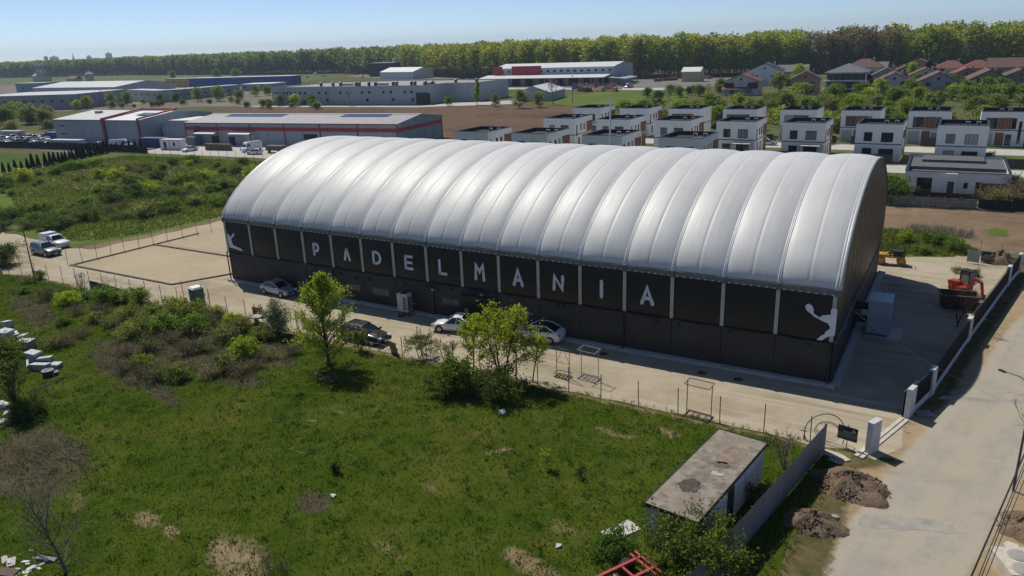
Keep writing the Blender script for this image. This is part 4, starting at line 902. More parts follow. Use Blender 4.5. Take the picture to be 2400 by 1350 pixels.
# ================================================================== VEGETATION
def quads(P, s, rng, flat=0.0):
    n = len(P); a = rng.normal(size=(n,3)); a /= np.linalg.norm(a,axis=1,keepdims=True)
    b = rng.normal(size=(n,3)); b[:,2] *= (1-flat); b -= a*(a*b).sum(1,keepdims=True); b /= np.linalg.norm(b,axis=1,keepdims=True)
    s = np.asarray(s)*(.6+.8*rng.random(n)); a = a*s[:,None]*.5; b = b*(s*.36)[:,None]
    V = np.stack([P-a, P+b, P+a, P-b],1).reshape(-1,3); F = np.arange(4*n).reshape(n,4); return V, F
def grow(seed, h, clear, n1, spread, elev, n2, tr=.09, leader=.96, lean=0.0, droop=0.0, stems=1, n3=0):
    """returns MB with wood and an array of twig points for leaves"""
    rg = random.Random(seed); mb = MB(); tips = []; wts = []
    def sub(p0, d, L, r_, k, lvl):
        pts = [p0]; p = p0.copy(); d = d.copy()
        for i in range(k):
            d = (d+Vector((rg.gauss(0,.13),rg.gauss(0,.13),rg.gauss(.05,.08)-droop*i*.1))).normalized(); p = p+d*(L/k); pts.append(p.copy())
        mb.tube(pts, [r_*(1-.8*i/k) for i in range(k+1)], 5 if lvl < 2 else 3, cap=False); return pts
    for s in range(stems):
        az0 = 2*pi*s/stems+rg.uniform(-.4,.4); sl = lean+(.35 if stems > 1 else 0)*rg.uniform(.5,1.2); hs = h*(rg.uniform(.7,1) if stems > 1 and s else 1)
        d = Vector((sin(sl)*cos(az0),sin(sl)*sin(az0),cos(sl))); trunk = []; p = Vector((rg.uniform(-.1,.1)*stems*.5,rg.uniform(-.1,.1)*stems*.5,-.1)); K = 9
        for i in range(K+1):
            trunk.append(p.copy()); d = (d+Vector((rg.gauss(0,.05),rg.gauss(0,.05),.06))).normalized(); p = p+d*(hs*leader/K)
        mb.tube(trunk, [tr*(1-.88*i/K)+.008 for i in range(K+1)], 7, cap=False)
        nn = max(3,int(n1/stems))
        for i in range(nn):
            t = clear+(0.97-clear)*(i+rg.random())/nn; q = trunk[min(K-1,int(t*K))].lerp(trunk[min(K,int(t*K)+1)], t*K-int(t*K))
            az = i*2.4+rg.uniform(-.5,.5)+s; e = elev+.5*t+rg.uniform(-.2,.2)
            tt = (t-clear)/(1-clear); prof = (sin(pi*min(1,.25+.55*tt))**.8)*(1-tt**2.2)*.95+.10*(1-tt)+.10
            L1 = spread*prof*rg.uniform(.7,1.15); d1 = Vector((cos(e)*cos(az),cos(e)*sin(az),sin(e)))
            br = sub(q, d1, L1, tr*.38*(1-.6*t)+.006, 5, 1)
            for j in range(n2):
                u = rg.uniform(.25,1); k = min(4,int(u*5)); q2 = br[k].lerp(br[k+1], u*5-k if u < 1 else 1)
                d2 = (d1+Vector((rg.gauss(0,.7),rg.gauss(0,.7),rg.gauss(.15,.5)))).normalized()
                tw = sub(q2, d2, L1*rg.uniform(.2,.5)+.12, .012 if h < 12 else .05, 3, 2)
                for a_, b_ in zip(tw[:-1], tw[1:]): tips.append((a_,b_))
                for _ in range(n3):
                    q3 = rg.choice(tw[1:]); t3 = sub(q3, (d2+Vector((rg.gauss(0,.8),rg.gauss(0,.8),rg.gauss(.1,.6)))).normalized(), L1*rg.uniform(.12,.28)+.08, .007, 2, 3)
                    tips.append((t3[0],t3[1]))
            tips.append((br[3],br[5])); tips.append((br[4],br[5]))
    return mb, np.array([[tuple(a),tuple(b)] for a,b in tips])
def leaves(tips, n, size, seed, sig):
    rng = np.random.default_rng(seed); i = rng.integers(0,len(tips),n); t = rng.random(n)[:,None]
    P = tips[i,0]*(1-t)+tips[i,1]*t+rng.normal(size=(n,3))*sig
    P[:,2] = np.maximum(P[:,2], .05); return quads(P, np.full(n,size), rng)
def make_plant(name, label, cat, loc, seed, h, clear, n1, spread, elev, n2, tr, nleaf, ls, sig, color, bark=BARK, group=None, stems=1, n3=0, lean=0, rz=0, crown='crown', droop=0, flowers=0):
    t = thing(name, label, cat, loc, rz, group)
    mb, tips = grow(seed, h, clear, n1, spread, elev, n2, tr, stems=stems, n3=n3, lean=lean, droop=droop)
    part('trunk' if stems == 1 else 'stems', mb, bark, t, True)
    if nleaf:
        V, F = leaves(tips, nleaf, ls, seed, sig); o = part(crown, mesh_np(crown, V, F, FOL), None, t); o.color = (*color,1)
    if flowers:
        V, F = leaves(tips, flowers, ls*.9, seed+5, sig); o = part('blossom', mesh_np('blossom', V, F, FOL), None, t); o.color = (.55,.56,.50,1)
    return t
YG = (.35,.43,.045); MG = (.18,.27,.04); DG = (.10,.155,.03); OL = (.24,.28,.07); BR = (.22,.175,.11)
def gp(px, py): g = G(px,py); return (g[0],g[1],0)
# --- single trees of the foreground
make_plant('tree','young yellow green elm standing alone beside the wire fence','tree',gp(772,860),11,8.3,.10,74,2.75,.5,10,.14,15000,.135,.11,YG)
make_plant('tree','tall sparse tree in the clump by the fence, leftmost stem','tree',gp(1108,882),12,5.2,.25,18,2.1,.5,8,.07,4200,.14,.12,YG,lean=.08)
make_plant('tree','tallest sparse multi-stem tree in the clump before the white cars','tree',gp(1172,893),13,6.4,.22,40,2.6,.6,9,.08,4800,.14,.13,(.36,.41,.045),stems=3)
make_plant('tree','slim sparse tree right of the tallest in the fence clump','tree',gp(1208,888),14,5.8,.3,20,2.0,.55,8,.06,4200,.14,.12,(.37,.42,.045),lean=.1)
make_plant('tree','thin leaning sapling at the right end of the fence clump','tree',gp(1248,894),15,4.4,.3,14,1.5,.5,6,.05,1900,.13,.12,YG,lean=.12)
make_plant('bush','dense dark green bush at the foot of the fence clump','bush',gp(1062,922),16,2.6,.02,40,1.9,.35,9,.05,9000,.14,.16,(.13,.19,.03),stems=6)
make_plant('bush','low shaded bush under the fence clump trees','bush',gp(1165,930),17,2.0,.02,36,2.3,.25,8,.05,6500,.14,.16,(.11,.15,.03),stems=6)
make_plant('bush','pale blossoming shrub leaning on the rusty frames','bush',gp(655,788),18,3.5,.03,44,1.5,.7,8,.05,4500,.12,.14,(.17,.21,.06),stems=6,flowers=3800)
make_plant('vine_bush','hanging vine tangle on the fence right of the pallet','bush',gp(985,838),19,2.1,.35,20,1.3,.0,8,.03,1900,.12,.12,(.16,.19,.05),stems=3,droop=1.2)
make_plant('vine_bush','small vine tangle on the fence left of the tree clump','bush',gp(1045,850),20,1.9,.35,14,1.0,.1,7,.03,900,.12,.12,(.18,.21,.05),stems=2,droop=.8)
make_plant('shrub','narrow leafy shrub before the dark estate car','shrub',gp(845,822),21,2.3,.1,22,.7,.6,6,.03,1500,.12,.10,(.19,.22,.05),stems=3)
make_plant('elder_bush','sprawling elder bush spilling over the container and metal fence','bush',gp(1625,1345),22,2.5,.02,70,2.7,.3,10,.05,10500,.13,.15,(.16,.21,.035),stems=8)
make_plant('elder_bush','low elder shoots before the concrete slab by the red chassis','bush',gp(1440,1300),23,.9,.02,30,1.3,.25,6,.02,3200,.12,.12,(.09,.18,.03),stems=7)
make_plant('shrub','yellowish shrub in the gap between container and metal fence','shrub',(-.75,-17.6,0),24,1.6,.05,20,.6,.6,7,.03,1300,.12,.10,(.16,.16,.03),stems=4)
make_plant('sapling','tiny yellow green sapling alone on the lawn','sapling',gp(1277,1102),25,1.5,.35,10,.5,.6,5,.02,330,.10,.08,YG)
make_plant('sapling','second small dark sapling on the lawn near its taller twin','sapling',gp(1362,1125),26,.7,.2,8,.35,.6,4,.015,140,.09,.07,(.05,.06,.02))
make_plant('dark_shrub','small dark upright weed on the middle of the lawn','shrub',gp(786,1110),27,.9,.1,10,.25,1.0,5,.02,420,.09,.07,(.03,.045,.015),stems=3)
make_plant('tree','dark small tree over the white bags at the left edge','tree',gp(40,975),28,4.6,.2,26,1.8,.65,7,.08,1900,.14,.14,(.11,.14,.035),stems=2)
make_plant('bush','dense dark bush under the left edge tree','bush',gp(62,985),29,1.2,.02,34,1.6,.35,8,.04,5200,.13,.15,(.08,.12,.025),stems=6)
make_plant('bush','wide green bush at the left edge behind the old appliances','bush',gp(14,852),30,1.7,.02,44,2.0,.35,8,.05,5000,.14,.16,(.16,.21,.04),stems=7)
make_plant('bush','big dark green bush beside the parked grey car','bush',gp(8,622),31,2.3,.02,50,2.5,.35,8,.06,6500,.17,.2,(.09,.13,.03),stems=8)
# --- bare trees
make_plant('bare_tree','bare grey branched tree beside the white rubble bottom left','tree',gp(158,1356),41,5.2,.10,30,2.7,.65,7,.09,0,.1,.1,YG,BARKG,n3=2)
make_plant('bare_tree','bare shrub between container and metal fence near the wire fence','shrub',gp(1838,1098),42,2.4,.08,20,1.5,.5,6,.045,90,.1,.1,(.2,.2,.06),BARKG,stems=4,n3=2)
make_plant('bare_tree','leafless small tree behind the right wall near the excavator','tree',gp(2243,765),43,4.6,.15,22,1.9,.6,6,.06,0,.1,.1,YG,BARK,stems=2,n3=2)
make_plant('bare_tree','leafless young tree at the right edge of the road','tree',gp(2412,1075),44,5.2,.15,26,1.9,.7,6,.06,70,.1,.1,(.15,.13,.03),BARKG,n3=2)
make_plant('bare_tree','bare brushy sapling on the wire fence near the concrete panel','sapling',gp(196,682),45,2.6,.08,20,.9,.9,6,.03,0,.1,.1,YG,BARKG,stems=5,n3=2)
for i,(px,py,h) in enumerate(((620,1345,1.3),(660,1348,1.1),(1530,1010,.9))):
    make_plant('dry_stalks',['dry stalks at the lower edge, left bunch','dry stalks at the lower edge, right bunch','dry weed stalks by the fence left of the container'][i],'weeds',gp(px,py),46+i,h,.1,12,.5,.8,4,.012,0,.1,.1,YG,TWIG,stems=5)
# --- bushes built once, then placed
def proto(seed, h, spread, nl, ls, stems, bark=BARK, twig=0):
    t = link('bush', None); mb, tips = grow(seed,h,.03,34,spread,.4,7,.035,stems=stems,n3=twig); part('stems', mb, bark, t, True)
    if nl: V, F = leaves(tips, nl, ls, seed, .14); part('crown', mesh_np('crown',V,F,FOL), None, t)
    return t
BP = [proto(51,1.7,1.3,4200,.13,6), proto(52,1.9,1.2,3600,.13,5), proto(53,1.4,1.7,4200,.13,7), proto(54,1.3,1.3,500,.10,8,TWIG,3), proto(55,1.1,1.5,1000,.11,8,TWIG,3)]
bused = [False]*5
def bush(k, px, py, s, color, label, group, name='bush', cat='bush', w=None, wloc=None):
    loc = wloc or gp(px,py); s = s*.85; sc = (s*rnd.uniform(.9,1.15)*(w or 1), s*rnd.uniform(.9,1.15)*(w or 1), s*.92)
    hu = rnd.uniform(.8,1.2); c = (color[0]*hu*rnd.uniform(.92,1.06),color[1]*hu,color[2]*hu,1)
    if not bused[k]:
        o = BP[k]; bused[k] = True; o.location = loc; o.rotation_euler = (0,0,rnd.uniform(0,6)); o.scale = sc
        for ch in o.children: ch.color = c
    else: o = dup(BP[k], loc, rnd.uniform(0,6), scale=sc, color=c)
    o.name = name; tag(o, label, cat, group); return o
g1 = 'bushes of the overgrown strip'; lb = {0:'leafy green bush in the overgrown strip along the wire fence',1:'leafy green bush in the overgrown strip along the wire fence',2:'leafy green bush in the overgrown strip along the wire fence',3:'brown twiggy bush in the overgrown strip along the wire fence',4:'half bare bush'}
for k,px,py,s,c in [(4,62,668,1.0,OL),(0,59,692,.7,MG),(3,110,704,1.3,BR),(0,163,716,1.1,YG),(0,205,702,.7,MG),(3,184,740,1.0,BR),(2,246,712,1.25,MG),(3,243,738,1.0,BR),(2,284,712,1.0,OL),(1,329,712,1.1,MG),(4,267,770,1.0,OL),(2,300,752,1.0,OL),(2,326,790,1.2,OL),(0,385,778,1.3,MG),(2,430,752,1.45,OL),(0,453,783,1.3,MG),(1,412,735,1.0,YG),(3,489,772,1.2,BR),(4,527,798,1.35,OL),(2,500,752,1.0,OL),(1,563,782,1.0,OL),(1,581,845,1.35,YG),(3,193,795,.9,BR),(0,335,868,.95,(.19,.26,.03)),(3,296,836,.8,BR),(4,355,822,1.1,OL),(4,379,893,1.1,OL),(1,421,898,.9,OL),(4,489,893,1.1,(.24,.24,.10)),(1,527,878,1.0,OL),(4,554,886,1.1,(.24,.24,.10)),(3,296,876,1.0,BR),(3,335,888,1.0,BR),(4,130,815,1.0,OL),(3,157,812,.9,BR),(2,362,745,1.0,OL),(3,440,832,1.2,BR),(3,400,806,1.0,BR),(4,470,828,1.0,OL),(3,600,868,.9,BR),(4,630,848,.9,OL),(3,690,832,.9,BR),(0,545,765,.9,YG),(3,520,745,.8,BR),(4,575,762,.8,OL),(2,620,800,.9,OL),(1,225,760,.8,OL),(0,150,765,.7,MG),(1,95,655,.7,MG)]:
    side = 'left end' if px < 200 else 'middle' if px < 420 else 'right end'; fr = 'along the wire fence' if py < 760 else 'towards the lawn'
    bush(k,px,py,s,c,'%s bush %s at the %s of the overgrown strip' % ('brown twiggy' if k==3 else 'half bare' if k==4 else 'bright yellow green' if c is YG else 'olive leafy' if c is OL else 'fresh green leafy', fr, side),g1+(' twiggy' if k==3 else ' half bare' if k==4 else ''))
g2 = 'bushes of the wild meadow'
rr = random.Random(5)
mlist = [(2,190,395,2.2,MG),(2,160,400,2.2,MG),(2,225,392,2.2,MG),(0,300,445,2.4,DG),(0,318,458,2.0,DG),(1,275,425,2.2,YG),(0,370,425,2.0,DG),(0,405,388,2.0,DG),(0,452,383,2.3,MG),(0,570,388,2.1,MG),(1,540,395,1.7,OL),(1,525,405,1.6,OL),(2,450,430,2.0,MG),(2,420,440,2.0,MG),(1,590,420,2.2,YG),(0,280,475,1.6,MG),(2,260,455,2.0,OL),(4,330,410,2.0,OL),(1,55,425,2.2,YG),(0,10,440,2.2,MG),(1,135,410,1.3,DG),(2,340,400,2.2,MG),(2,300,400,2.0,OL),(2,380,400,2.0,OL),(0,240,400,1.7,MG)]
for _ in range(34): mlist.append((rr.choice((0,1,2,4)), rr.uniform(230,600), rr.uniform(388,460), rr.uniform(.9,1.9), rr.choice((MG,OL,YG,OL))))
for _ in range(62):
    x = rr.uniform(-15,560); mlist.append((rr.choice((2,2,4,3,0)), x, 556-.115*x+rr.uniform(-58,-8)+(14 if x < 150 else 0), rr.uniform(1.0,1.9), rr.choice((DG,OL,MG,MG,OL))))
for _ in range(14): mlist.append((rr.choice((0,1)), rr.uniform(0,250), rr.uniform(408,470), rr.uniform(.6,1.1), rr.choice((MG,OL))))
for k,px,py,s,c in mlist:
    loc = gp(px,py)
    if loc[0] > -97.5 and loc[1] < 34: continue
    s = s*(.62 if py < 408 else .8)
    where = 'beside the dirt track' if py > 500-.1*px else 'nearest the warehouse yard' if py < 408 else 'next to the hall' if px > 430 else 'at the far left' if px < 150 else 'in the middle'
    kindw = 'brown twiggy' if k==3 else 'half bare' if k==4 else 'dark green' if c is DG else 'bright yellow green' if c is YG else 'olive' if c is OL else 'fresh green'
    bush(k,px,py,s,c,'%s %s bush %s of the wild meadow' % ('large' if s > 1.6 else 'small' if s < 1.1 else 'mid sized', kindw, where.replace('beside the dirt track','on the dirt track side').replace('nearest the warehouse yard','on the warehouse side').replace('next to the hall','on the hall side')),g2+(' twiggy' if k==3 else ' half bare' if k==4 else ''),w=1.15)
for k,px,py,s,c,l in [(0,2085,462,2.4,MG,'green bush against the rear corner of the hall'),(0,2092,478,2.0,DG,'dark bush at the left end of the concrete fence'),(4,2330,480,2.2,OL,'half bare tangle on the net fence right of the concrete panels'),(3,2380,470,2.6,BR,'brown twig tangle before the bungalow garden corner'),(0,2375,455,2.0,DG,'dark shrub at the right corner of the bungalow'),(2,2190,575,1.1,MG,'green weed bush nearest the road roller'),(2,2240,590,1.0,MG,'dark green weed bush between roller and notice boards'),(1,2120,570,1.0,YG,'pale green weed bush behind the road roller'),(2,2160,595,.7,OL,'low weed bush at the yard edge behind the roller'),(4,2240,640,.6,OL,'half dry low bush at the yard edge near the boards'),(2,2285,648,.5,OL,'low weed bush right under the notice boards')]:
    bush(k,px,py,s,c,l,None)
# --- shrubs and trees behind the estate, around the factories
def tproto(seed, h, spread, nl, ls, sig, clear=.15, n1=26, bark=BARK):
    t = link('shrub_tree', None); mb, tips = grow(seed,h,clear,n1,spread,.5,5,.11); part('trunk', mb, bark, t, True)
    if nl: V, F = leaves(tips, nl, ls, seed, sig); part('crown', mesh_np('crown',V,F,FOL), None, t)
    return t
TP = [tproto(61,5.2,2.9,3000,.32,.32,.04,34), tproto(62,6.5,2.3,2600,.36,.3), tproto(63,4.5,3.0,2600,.36,.32,.08), tproto(64,6,2.6,160,.3,.3,.15,30,BARKG), tproto(65,8.5,1.3,2000,.36,.25,.1)]
tused = [False]*5
def tree2(k, loc, s, color, label, group, name='shrub_tree', cat='tree', wide=1.0):
    sc = (s*wide,s*wide,s); hu = rnd.uniform(.8,1.2); c = (color[0]*hu*rnd.uniform(.92,1.06),color[1]*hu,color[2]*hu,1)
    if not tused[k]:
        o = TP[k]; tused[k] = True; o.location = loc; o.rotation_euler = (0,0,rnd.uniform(0,6)); o.scale = sc
        for ch in o.children: ch.color = c
    else: o = dup(TP[k], loc, rnd.uniform(0,6), scale=sc, color=c)
    o.name = name; tag(o, label, cat, group); return o
def belt(c, x, y):
    j = min(7,max(0,int(round((x+84)/14.1)))); return c, '%s tree in the belt %s the back row cube house %s' % ('yellow green' if c is YG else 'olive' if c is OL else 'fresh green', 'just behind' if y < 205 else 'far behind', ['leftmost','second from left','third from left','fourth from left','fifth from left','sixth from left','seventh from left','rightmost'][j])
rr = random.Random(9)
for i in range(260):
    x = rr.uniform(-92,62); y = rr.uniform(153,205) if i < 110 else rr.uniform(205,272) if i < 210 else rr.uniform(262,345)
    if x < -60 and y > 215: continue
    tree2(rr.choice((0,1,2,2,0)), (x,y,0), rr.uniform(.6,1.15), *belt(rr.choice((MG,OL,MG,OL,YG)),x,y), 'trees behind the cube houses', wide=1.35)
for i in range(26):      # along the earth bank up to the depot
    t_ = i/25; px = 1530+t_*330+rr.uniform(-12,12); py = 232-t_*38+rr.uniform(-6,8)
    tree2(rr.choice((0,2,2,3)), gp(px,py), rr.uniform(.6,1.0), rr.choice((MG,OL,DG)), 'shrub on the earth bank between the depot and the far houses', 'shrubs on the earth bank', wide=1.3)
for i,(k,px,py,s,c,l) in enumerate([(0,205,255,1.2,YG,'bright yellow green tree at the corner of the low grey factory'),(2,180,258,1.0,YG,'small yellow green tree left of the bright corner tree'),(0,262,250,1.3,OL,'round olive tree right of the low grey factory'),(0,300,248,1.3,MG,'green tree second right of the low grey factory'),(0,378,242,1.0,MG,'small green tree by the pale office block'),(2,412,240,1.1,OL,'pale tree before the office block centre'),(0,465,238,1.4,OL,'brownish tree left of the dark green one before the store'),(0,515,238,1.5,MG,'dark green round tree before the store'),(2,560,236,1.2,OL,'low tree right of the dark green round one'),(0,600,226,1.2,MG,'tree group member left of the long factory, nearer one'),(2,630,224,1.2,MG,'tree group member left of the long factory, further one'),(2,655,248,1.1,OL,'low shrub tree at the left corner of the long factory'),(2,690,249,1.1,YG,'yellow shrub tree before the long factory, left of a pair'),(2,733,249,1.1,MG,'green shrub tree before the long factory, right of a pair'),(3,822,249,1.2,BR,'leafless brown tree before the long factory'),(4,1118,246,1.2,YG,'bright yellow green poplar before the factory right wing'),(2,1050,248,.8,MG,'small round shrub before the factory gate'),(0,1160,250,.9,OL,'thin olive tree right of the bright poplar'),(0,1218,254,1.3,OL,'leafy tree at the left corner of the marquee'),(0,1262,252,1.1,OL,'olive tree before the marquee centre'),(3,1297,246,1.7,BR,'bare round tree before the marquee roof'),(0,510,186,1.9,MG,'round tree standing on the far pasture, left one'),(0,552,186,1.9,MG,'round tree standing on the far pasture, right one'),(0,405,187,1.8,OL,'yellow green tree behind the yellow block'),(2,20,300,1.6,MG,'wild tree at left edge behind the parked cars, lower one'),(2,75,292,1.6,OL,'wild tree behind the parked cars, middle one'),(2,110,300,1.4,OL,'wild tree next to the twin warehouse corner'),(2,30,270,1.3,OL,'wild tree at left edge below the factory road'),(0,1870,196,1.7,YG,'yellow green tree among the far houses beside the blue roof'),(0,1690,216,1.1,OL,'tree left of the red roofed white house'),(0,1825,214,1.5,OL,'tree between white solar house and tan house'),(1,2135,196,1.5,YG,'yellow green tree between the brown roofed pairs'),(0,2250,162,2.0,OL,'tree in front of the far right forest beside brown roofs'),(0,2140,160,1.8,YG,'yellow tree under the forest behind the brown roofs'),(0,2240,150,1.8,YG,'yellow tree under the forest right of centre'),(0,2390,165,2.6,YG,'large yellow green tree at the right edge under the forest'),(0,2360,158,2.2,YG,'second yellow green tree near the right edge under the forest'),(1,2180,200,1.6,(.02,.03,.012),'dark conifer like tree between the brown roofed pairs'),(1,2030,226,1.3,(.025,.035,.014),'dark tree right of the glass villa'),(2,700,168,2.0,MG,'green tree at the forest meadow behind the blue warehouse'),(2,730,222,1.4,MG,'green clump before the office store yard')]):
    tree2(k, gp(px,py), s, c, l, None)
for i in range(26):
    px = rr.uniform(255,760); py = rr.uniform(240,256) if px < 640 else rr.uniform(246,256)
    tree2(rr.choice((2,2,0)), gp(px,py), rr.uniform(.35,.7), rr.choice((MG,OL,DG)), 'low roadside shrub before the far factories', 'roadside shrubs before the factories', cat='shrub', wide=1.4)
for i in range(16):
    tree2(rr.choice((2,2,0)), gp(rr.uniform(-5,130),rr.uniform(262,312)), rr.uniform(.7,1.2), rr.choice((OL,OL,BR)), 'wild shrub on the waste ground at the left edge', 'wild shrubs on the waste ground', cat='shrub', wide=1.3)
for k_,(x,y) in enumerate(((-36,106.2),(-20,104.5),(-22.5,119.5),(-8,107),(-6.5,119),(6,107),(-34.5,133),(-20.5,133.2),(10.8,119))):
    bush(2, 0, 0, .9, MG, 'small garden shrub between the white cube houses', 'garden shrubs of the cube houses', wloc=(x,y,0))
# --- thuja hedge
t0 = link('thuja', None); rng = np.random.default_rng(3); n = 1500; z = rng.random(n)**.8*2.9+.1; r_ = .62*(1-z/3.1)**.75*np.sqrt(rng.random(n)*.6+.4); a = rng.random(n)*2*pi
V, F = quads(np.stack([r_*np.cos(a),r_*np.sin(a),z],1), np.full(n,.26), rng, .5); o = part('crown', mesh_np('crown',V,F,FOL), None, t0); o.color = (.018,.032,.014,1)
m = MB(); m.tube([(0,0,0),(0,0,1.2)],.06,5); part('trunk', m, BARK, t0)
A = [G(-20,408),G(120,388),G(215,366),G(262,356),G(345,349)]; pts = []
for a_, b_ in zip(A[:-1],A[1:]):
    L = hypot(b_[0]-a_[0],b_[1]-a_[1]); k = max(2,int(L/1.35))
    for i in range(k): pts.append(a_+(b_-a_)*i/k)
for i, q in enumerate(pts):
    o = t0 if i == 0 else dup(t0,(q[0],q[1],0)); o.location = (q[0]+rnd.uniform(-.2,.2),q[1]+rnd.uniform(-.2,.2),0); o.rotation_euler = (0,0,rnd.uniform(0,6)); s = rnd.uniform(.75,1.15); o.scale = (s,s,s*rnd.uniform(.85,1.1))
    tag(o, 'small dark thuja in the hedge row before the dark compound fence', 'thuja', 'thuja hedge')
# --- forest edge: three hundred nearest trees as things, the rest as one mass
def fproto(seed, h, nl, ls, spread, clear, lowfrac):
    rg = random.Random(seed); rng = np.random.default_rng(seed); mb = MB(); K = 5; p = Vector((0,0,-.3)); pts = []
    for i in range(K+1): pts.append(p.copy()); p = p+Vector((rg.gauss(0,.25),rg.gauss(0,.25),h*.92/K))
    mb.tube(pts,[.34*(1-.8*i/K)+.04 for i in range(K+1)],5,cap=False); C = []
    for i in range(20):
        t = clear+(.98-clear)*(i+rg.random()*.8)/20; q = pts[min(K-1,int(t*K))].lerp(pts[min(K,int(t*K)+1)],t*K-int(t*K)); az = i*2.4; L = spread*(.35+.75*sin(pi*min(1,.12+.80*(t-clear)/(1-clear)))**1.2)*rg.uniform(.7,1.15)
        e = q+Vector((cos(az)*L,sin(az)*L,L*.75)); mb.tube([q,q.lerp(e,.5)+Vector((0,0,.2)),e],[.12,.07,.02],3,cap=False); C.append((q.lerp(e,.35),e+Vector((0,0,.4)),t))
    n = nl; i = rng.integers(0,len(C),n); t = rng.random(n)[:,None]; P = np.array([tuple(C[k][0]) for k in i])*(1-t)+np.array([tuple(C[k][1]) for k in i])*t+rng.normal(size=(n,3))*np.array([.95,.95,.75])
    V, F = quads(P, np.full(n,ls), rng); return mb, V, F
FP = [fproto(71,25,900,.95,3.8,.20,0), fproto(72,26.0,950,.95,3.6,.26,0), fproto(73,23.5,900,1.0,4.2,.16,0), fproto(74,25,760,.95,3.6,.24,0), fproto(75,25,420,.85,3.6,.30,0)]
FT = []
for k,(mb,V,F) in enumerate(FP):
    t = link('forest_tree', None); part('trunk', mb, BARKG, t); part('crown', mesh_np('crown',V,F,FOL), None, t); FT.append(t)
EDGE = [(-1500,682),(-1127,700),(-752,618),(-604,610),(-403,500),(-311,450),(-180,428),(-80,462),(60,462),(200,455)]
cand = []; rr = random.Random(21)
for (a_, b_) in zip(EDGE[:-1],EDGE[1:]):
    L = hypot(b_[0]-a_[0],b_[1]-a_[1]); k = int(L/5.2)
    nx, ny = -(b_[1]-a_[1])/L, (b_[0]-a_[0])/L
    for i in range(k):
        for row in range(9):
            t = (i+rr.random())/k; off = row*5.5+rr.uniform(-1.5,2.0)
            if row > 4 and rr.random() < .35: continue
            cand.append((a_[0]+(b_[0]-a_[0])*t+nx*off, a_[1]+(b_[1]-a_[1])*t+ny*off, row))
def fcol(x, y):
    v = sin(x*.021+1.3)+sin(x*.047+y*.03)+.6*sin(x*.11); pq = PXY(x,y)[0]; bare = (1885 < pq < 2105 and rr.random() < .85) or (v < -1.5 and rr.random() < .6)
    if bare: return rr.choice(((.21,.165,.10),(.19,.15,.09),(.24,.21,.08))), True
    if hypot(x,y) > 700: return rr.choice(((.20,.28,.07),(.26,.32,.07),(.30,.33,.06),(.17,.24,.07))), False
    return rr.choice(((.34,.41,.05),(.41,.44,.05),(.28,.36,.055),(.31,.34,.07),(.42,.43,.05))), False
vis = [c for c in cand if c[2] <= 1 and -470 < c[0] < 110]
vis.sort(key=lambda c: hypot(c[0]-CAM[0], c[1]-CAM[1])+c[2]*60); near = vis[:290]; ns = set(id(c) for c in near); fu = [False]*5
for c in near:
    col_, bare = fcol(c[0],c[1]); k = rr.choice((3,4)) if bare else rr.choice((0,1,2,3)); s = rr.uniform(.78,1.12)
    if not fu[k]: o = FT[k]; fu[k] = True
    else: o = dup(FT[k],(0,0,0))
    for ch in o.children: ch.color = (*col_,1)
    o.location = (c[0],c[1],0); o.rotation_euler = (0,0,rr.uniform(0,6)); w_ = rr.uniform(1.15,1.5); o.scale = (s*w_,s*w_,s)
    pxx = PXY(c[0],c[1])[0]; wh = next(w_ for lim, w_ in ((870,'left of the charcoal block'),(1062,'behind the tall white works'),(1145,'between white works and red depot'),(1300,'behind the red part of the depot'),(1505,'behind the white part of the depot'),(1600,'right of the depot'),(1680,'behind the small cream store'),(1830,'behind the white solar house'),(1960,'behind the dark blue roofs'),(2080,'behind the hip roofed houses'),(2200,'behind the brown roofed pairs'),(9e9,'towards the right edge')) if pxx < lim)
    tag(o, ('bare' if bare else 'yellow' if col_[0] > .40 else 'olive')+' forest edge tree '+wh+(', front line' if c[2] == 0 else ', second line'), 'tree', 'bare forest edge trees' if bare else 'green forest edge trees')
# the rest of the wood, joined
GR = {}
TW = [[],[],0]
for c in cand:
    if id(c) in ns: continue
    col_, bare = fcol(c[0],c[1]); k = rr.choice((3,4)) if bare else rr.choice((0,1,2,3)); far = hypot(c[0],c[1]) > 620
    mb, V, F = FP[k]; s = rr.uniform(.8,1.12); a = rr.uniform(0,6); Rm = np.array([[cos(a),-sin(a),0],[sin(a),cos(a),0],[0,0,1]])*s; Rm[:2,:2] *= rr.uniform(1.15,1.5)
    st = 2 if (far or c[2] > 3) else 1; V4 = V.reshape(-1,4,3)[::st]
    if st == 2: cc = V4.mean(1,keepdims=True); V4 = cc+(V4-cc)*1.45
    key = 'bare' if bare else 'far' if hypot(c[0],c[1]) > 700 else ('y' if col_[0] > .40 else 'o')
    GR.setdefault(key, []).append((V4.reshape(-1,3)@Rm.T)+np.array([c[0],c[1],0]))
    if c[2] < 3:
        b_ = len(TW[0]); vv = np.array(mb.v[:30])@Rm.T+np.array([c[0],c[1],0]); TW[0] += vv.tolist(); TW[1] += [tuple(b_+i for i in f) for f in mb.f if max(f) < 30 and len(f) == 4]
cols = {'bare':(.21,.165,.10),'y':(.38,.40,.045),'o':(.25,.31,.06),'far':(.22,.285,.07)}
lbl = {'bare':'brown bare crowns of the wood behind the forest edge','y':'yellow green crowns of the wood behind the forest edge','o':'olive green crowns of the wood behind the forest edge','far':'hazy green crowns of the farthest wood at left'}
for key, L_ in GR.items():
    V = np.concatenate(L_); me = mesh_np('forest', V, np.arange(len(V)).reshape(-1,4), foliage('forest_'+key, cols[key], .55, .5)); stuff('forest', me, lbl[key], 'forest')
stuff('forest_trunks', mesh_np('forest_trunks', np.array(TW[0]), np.array(TW[1]), BARKG), 'grey trunks of the far wood behind the forest edge', 'forest')
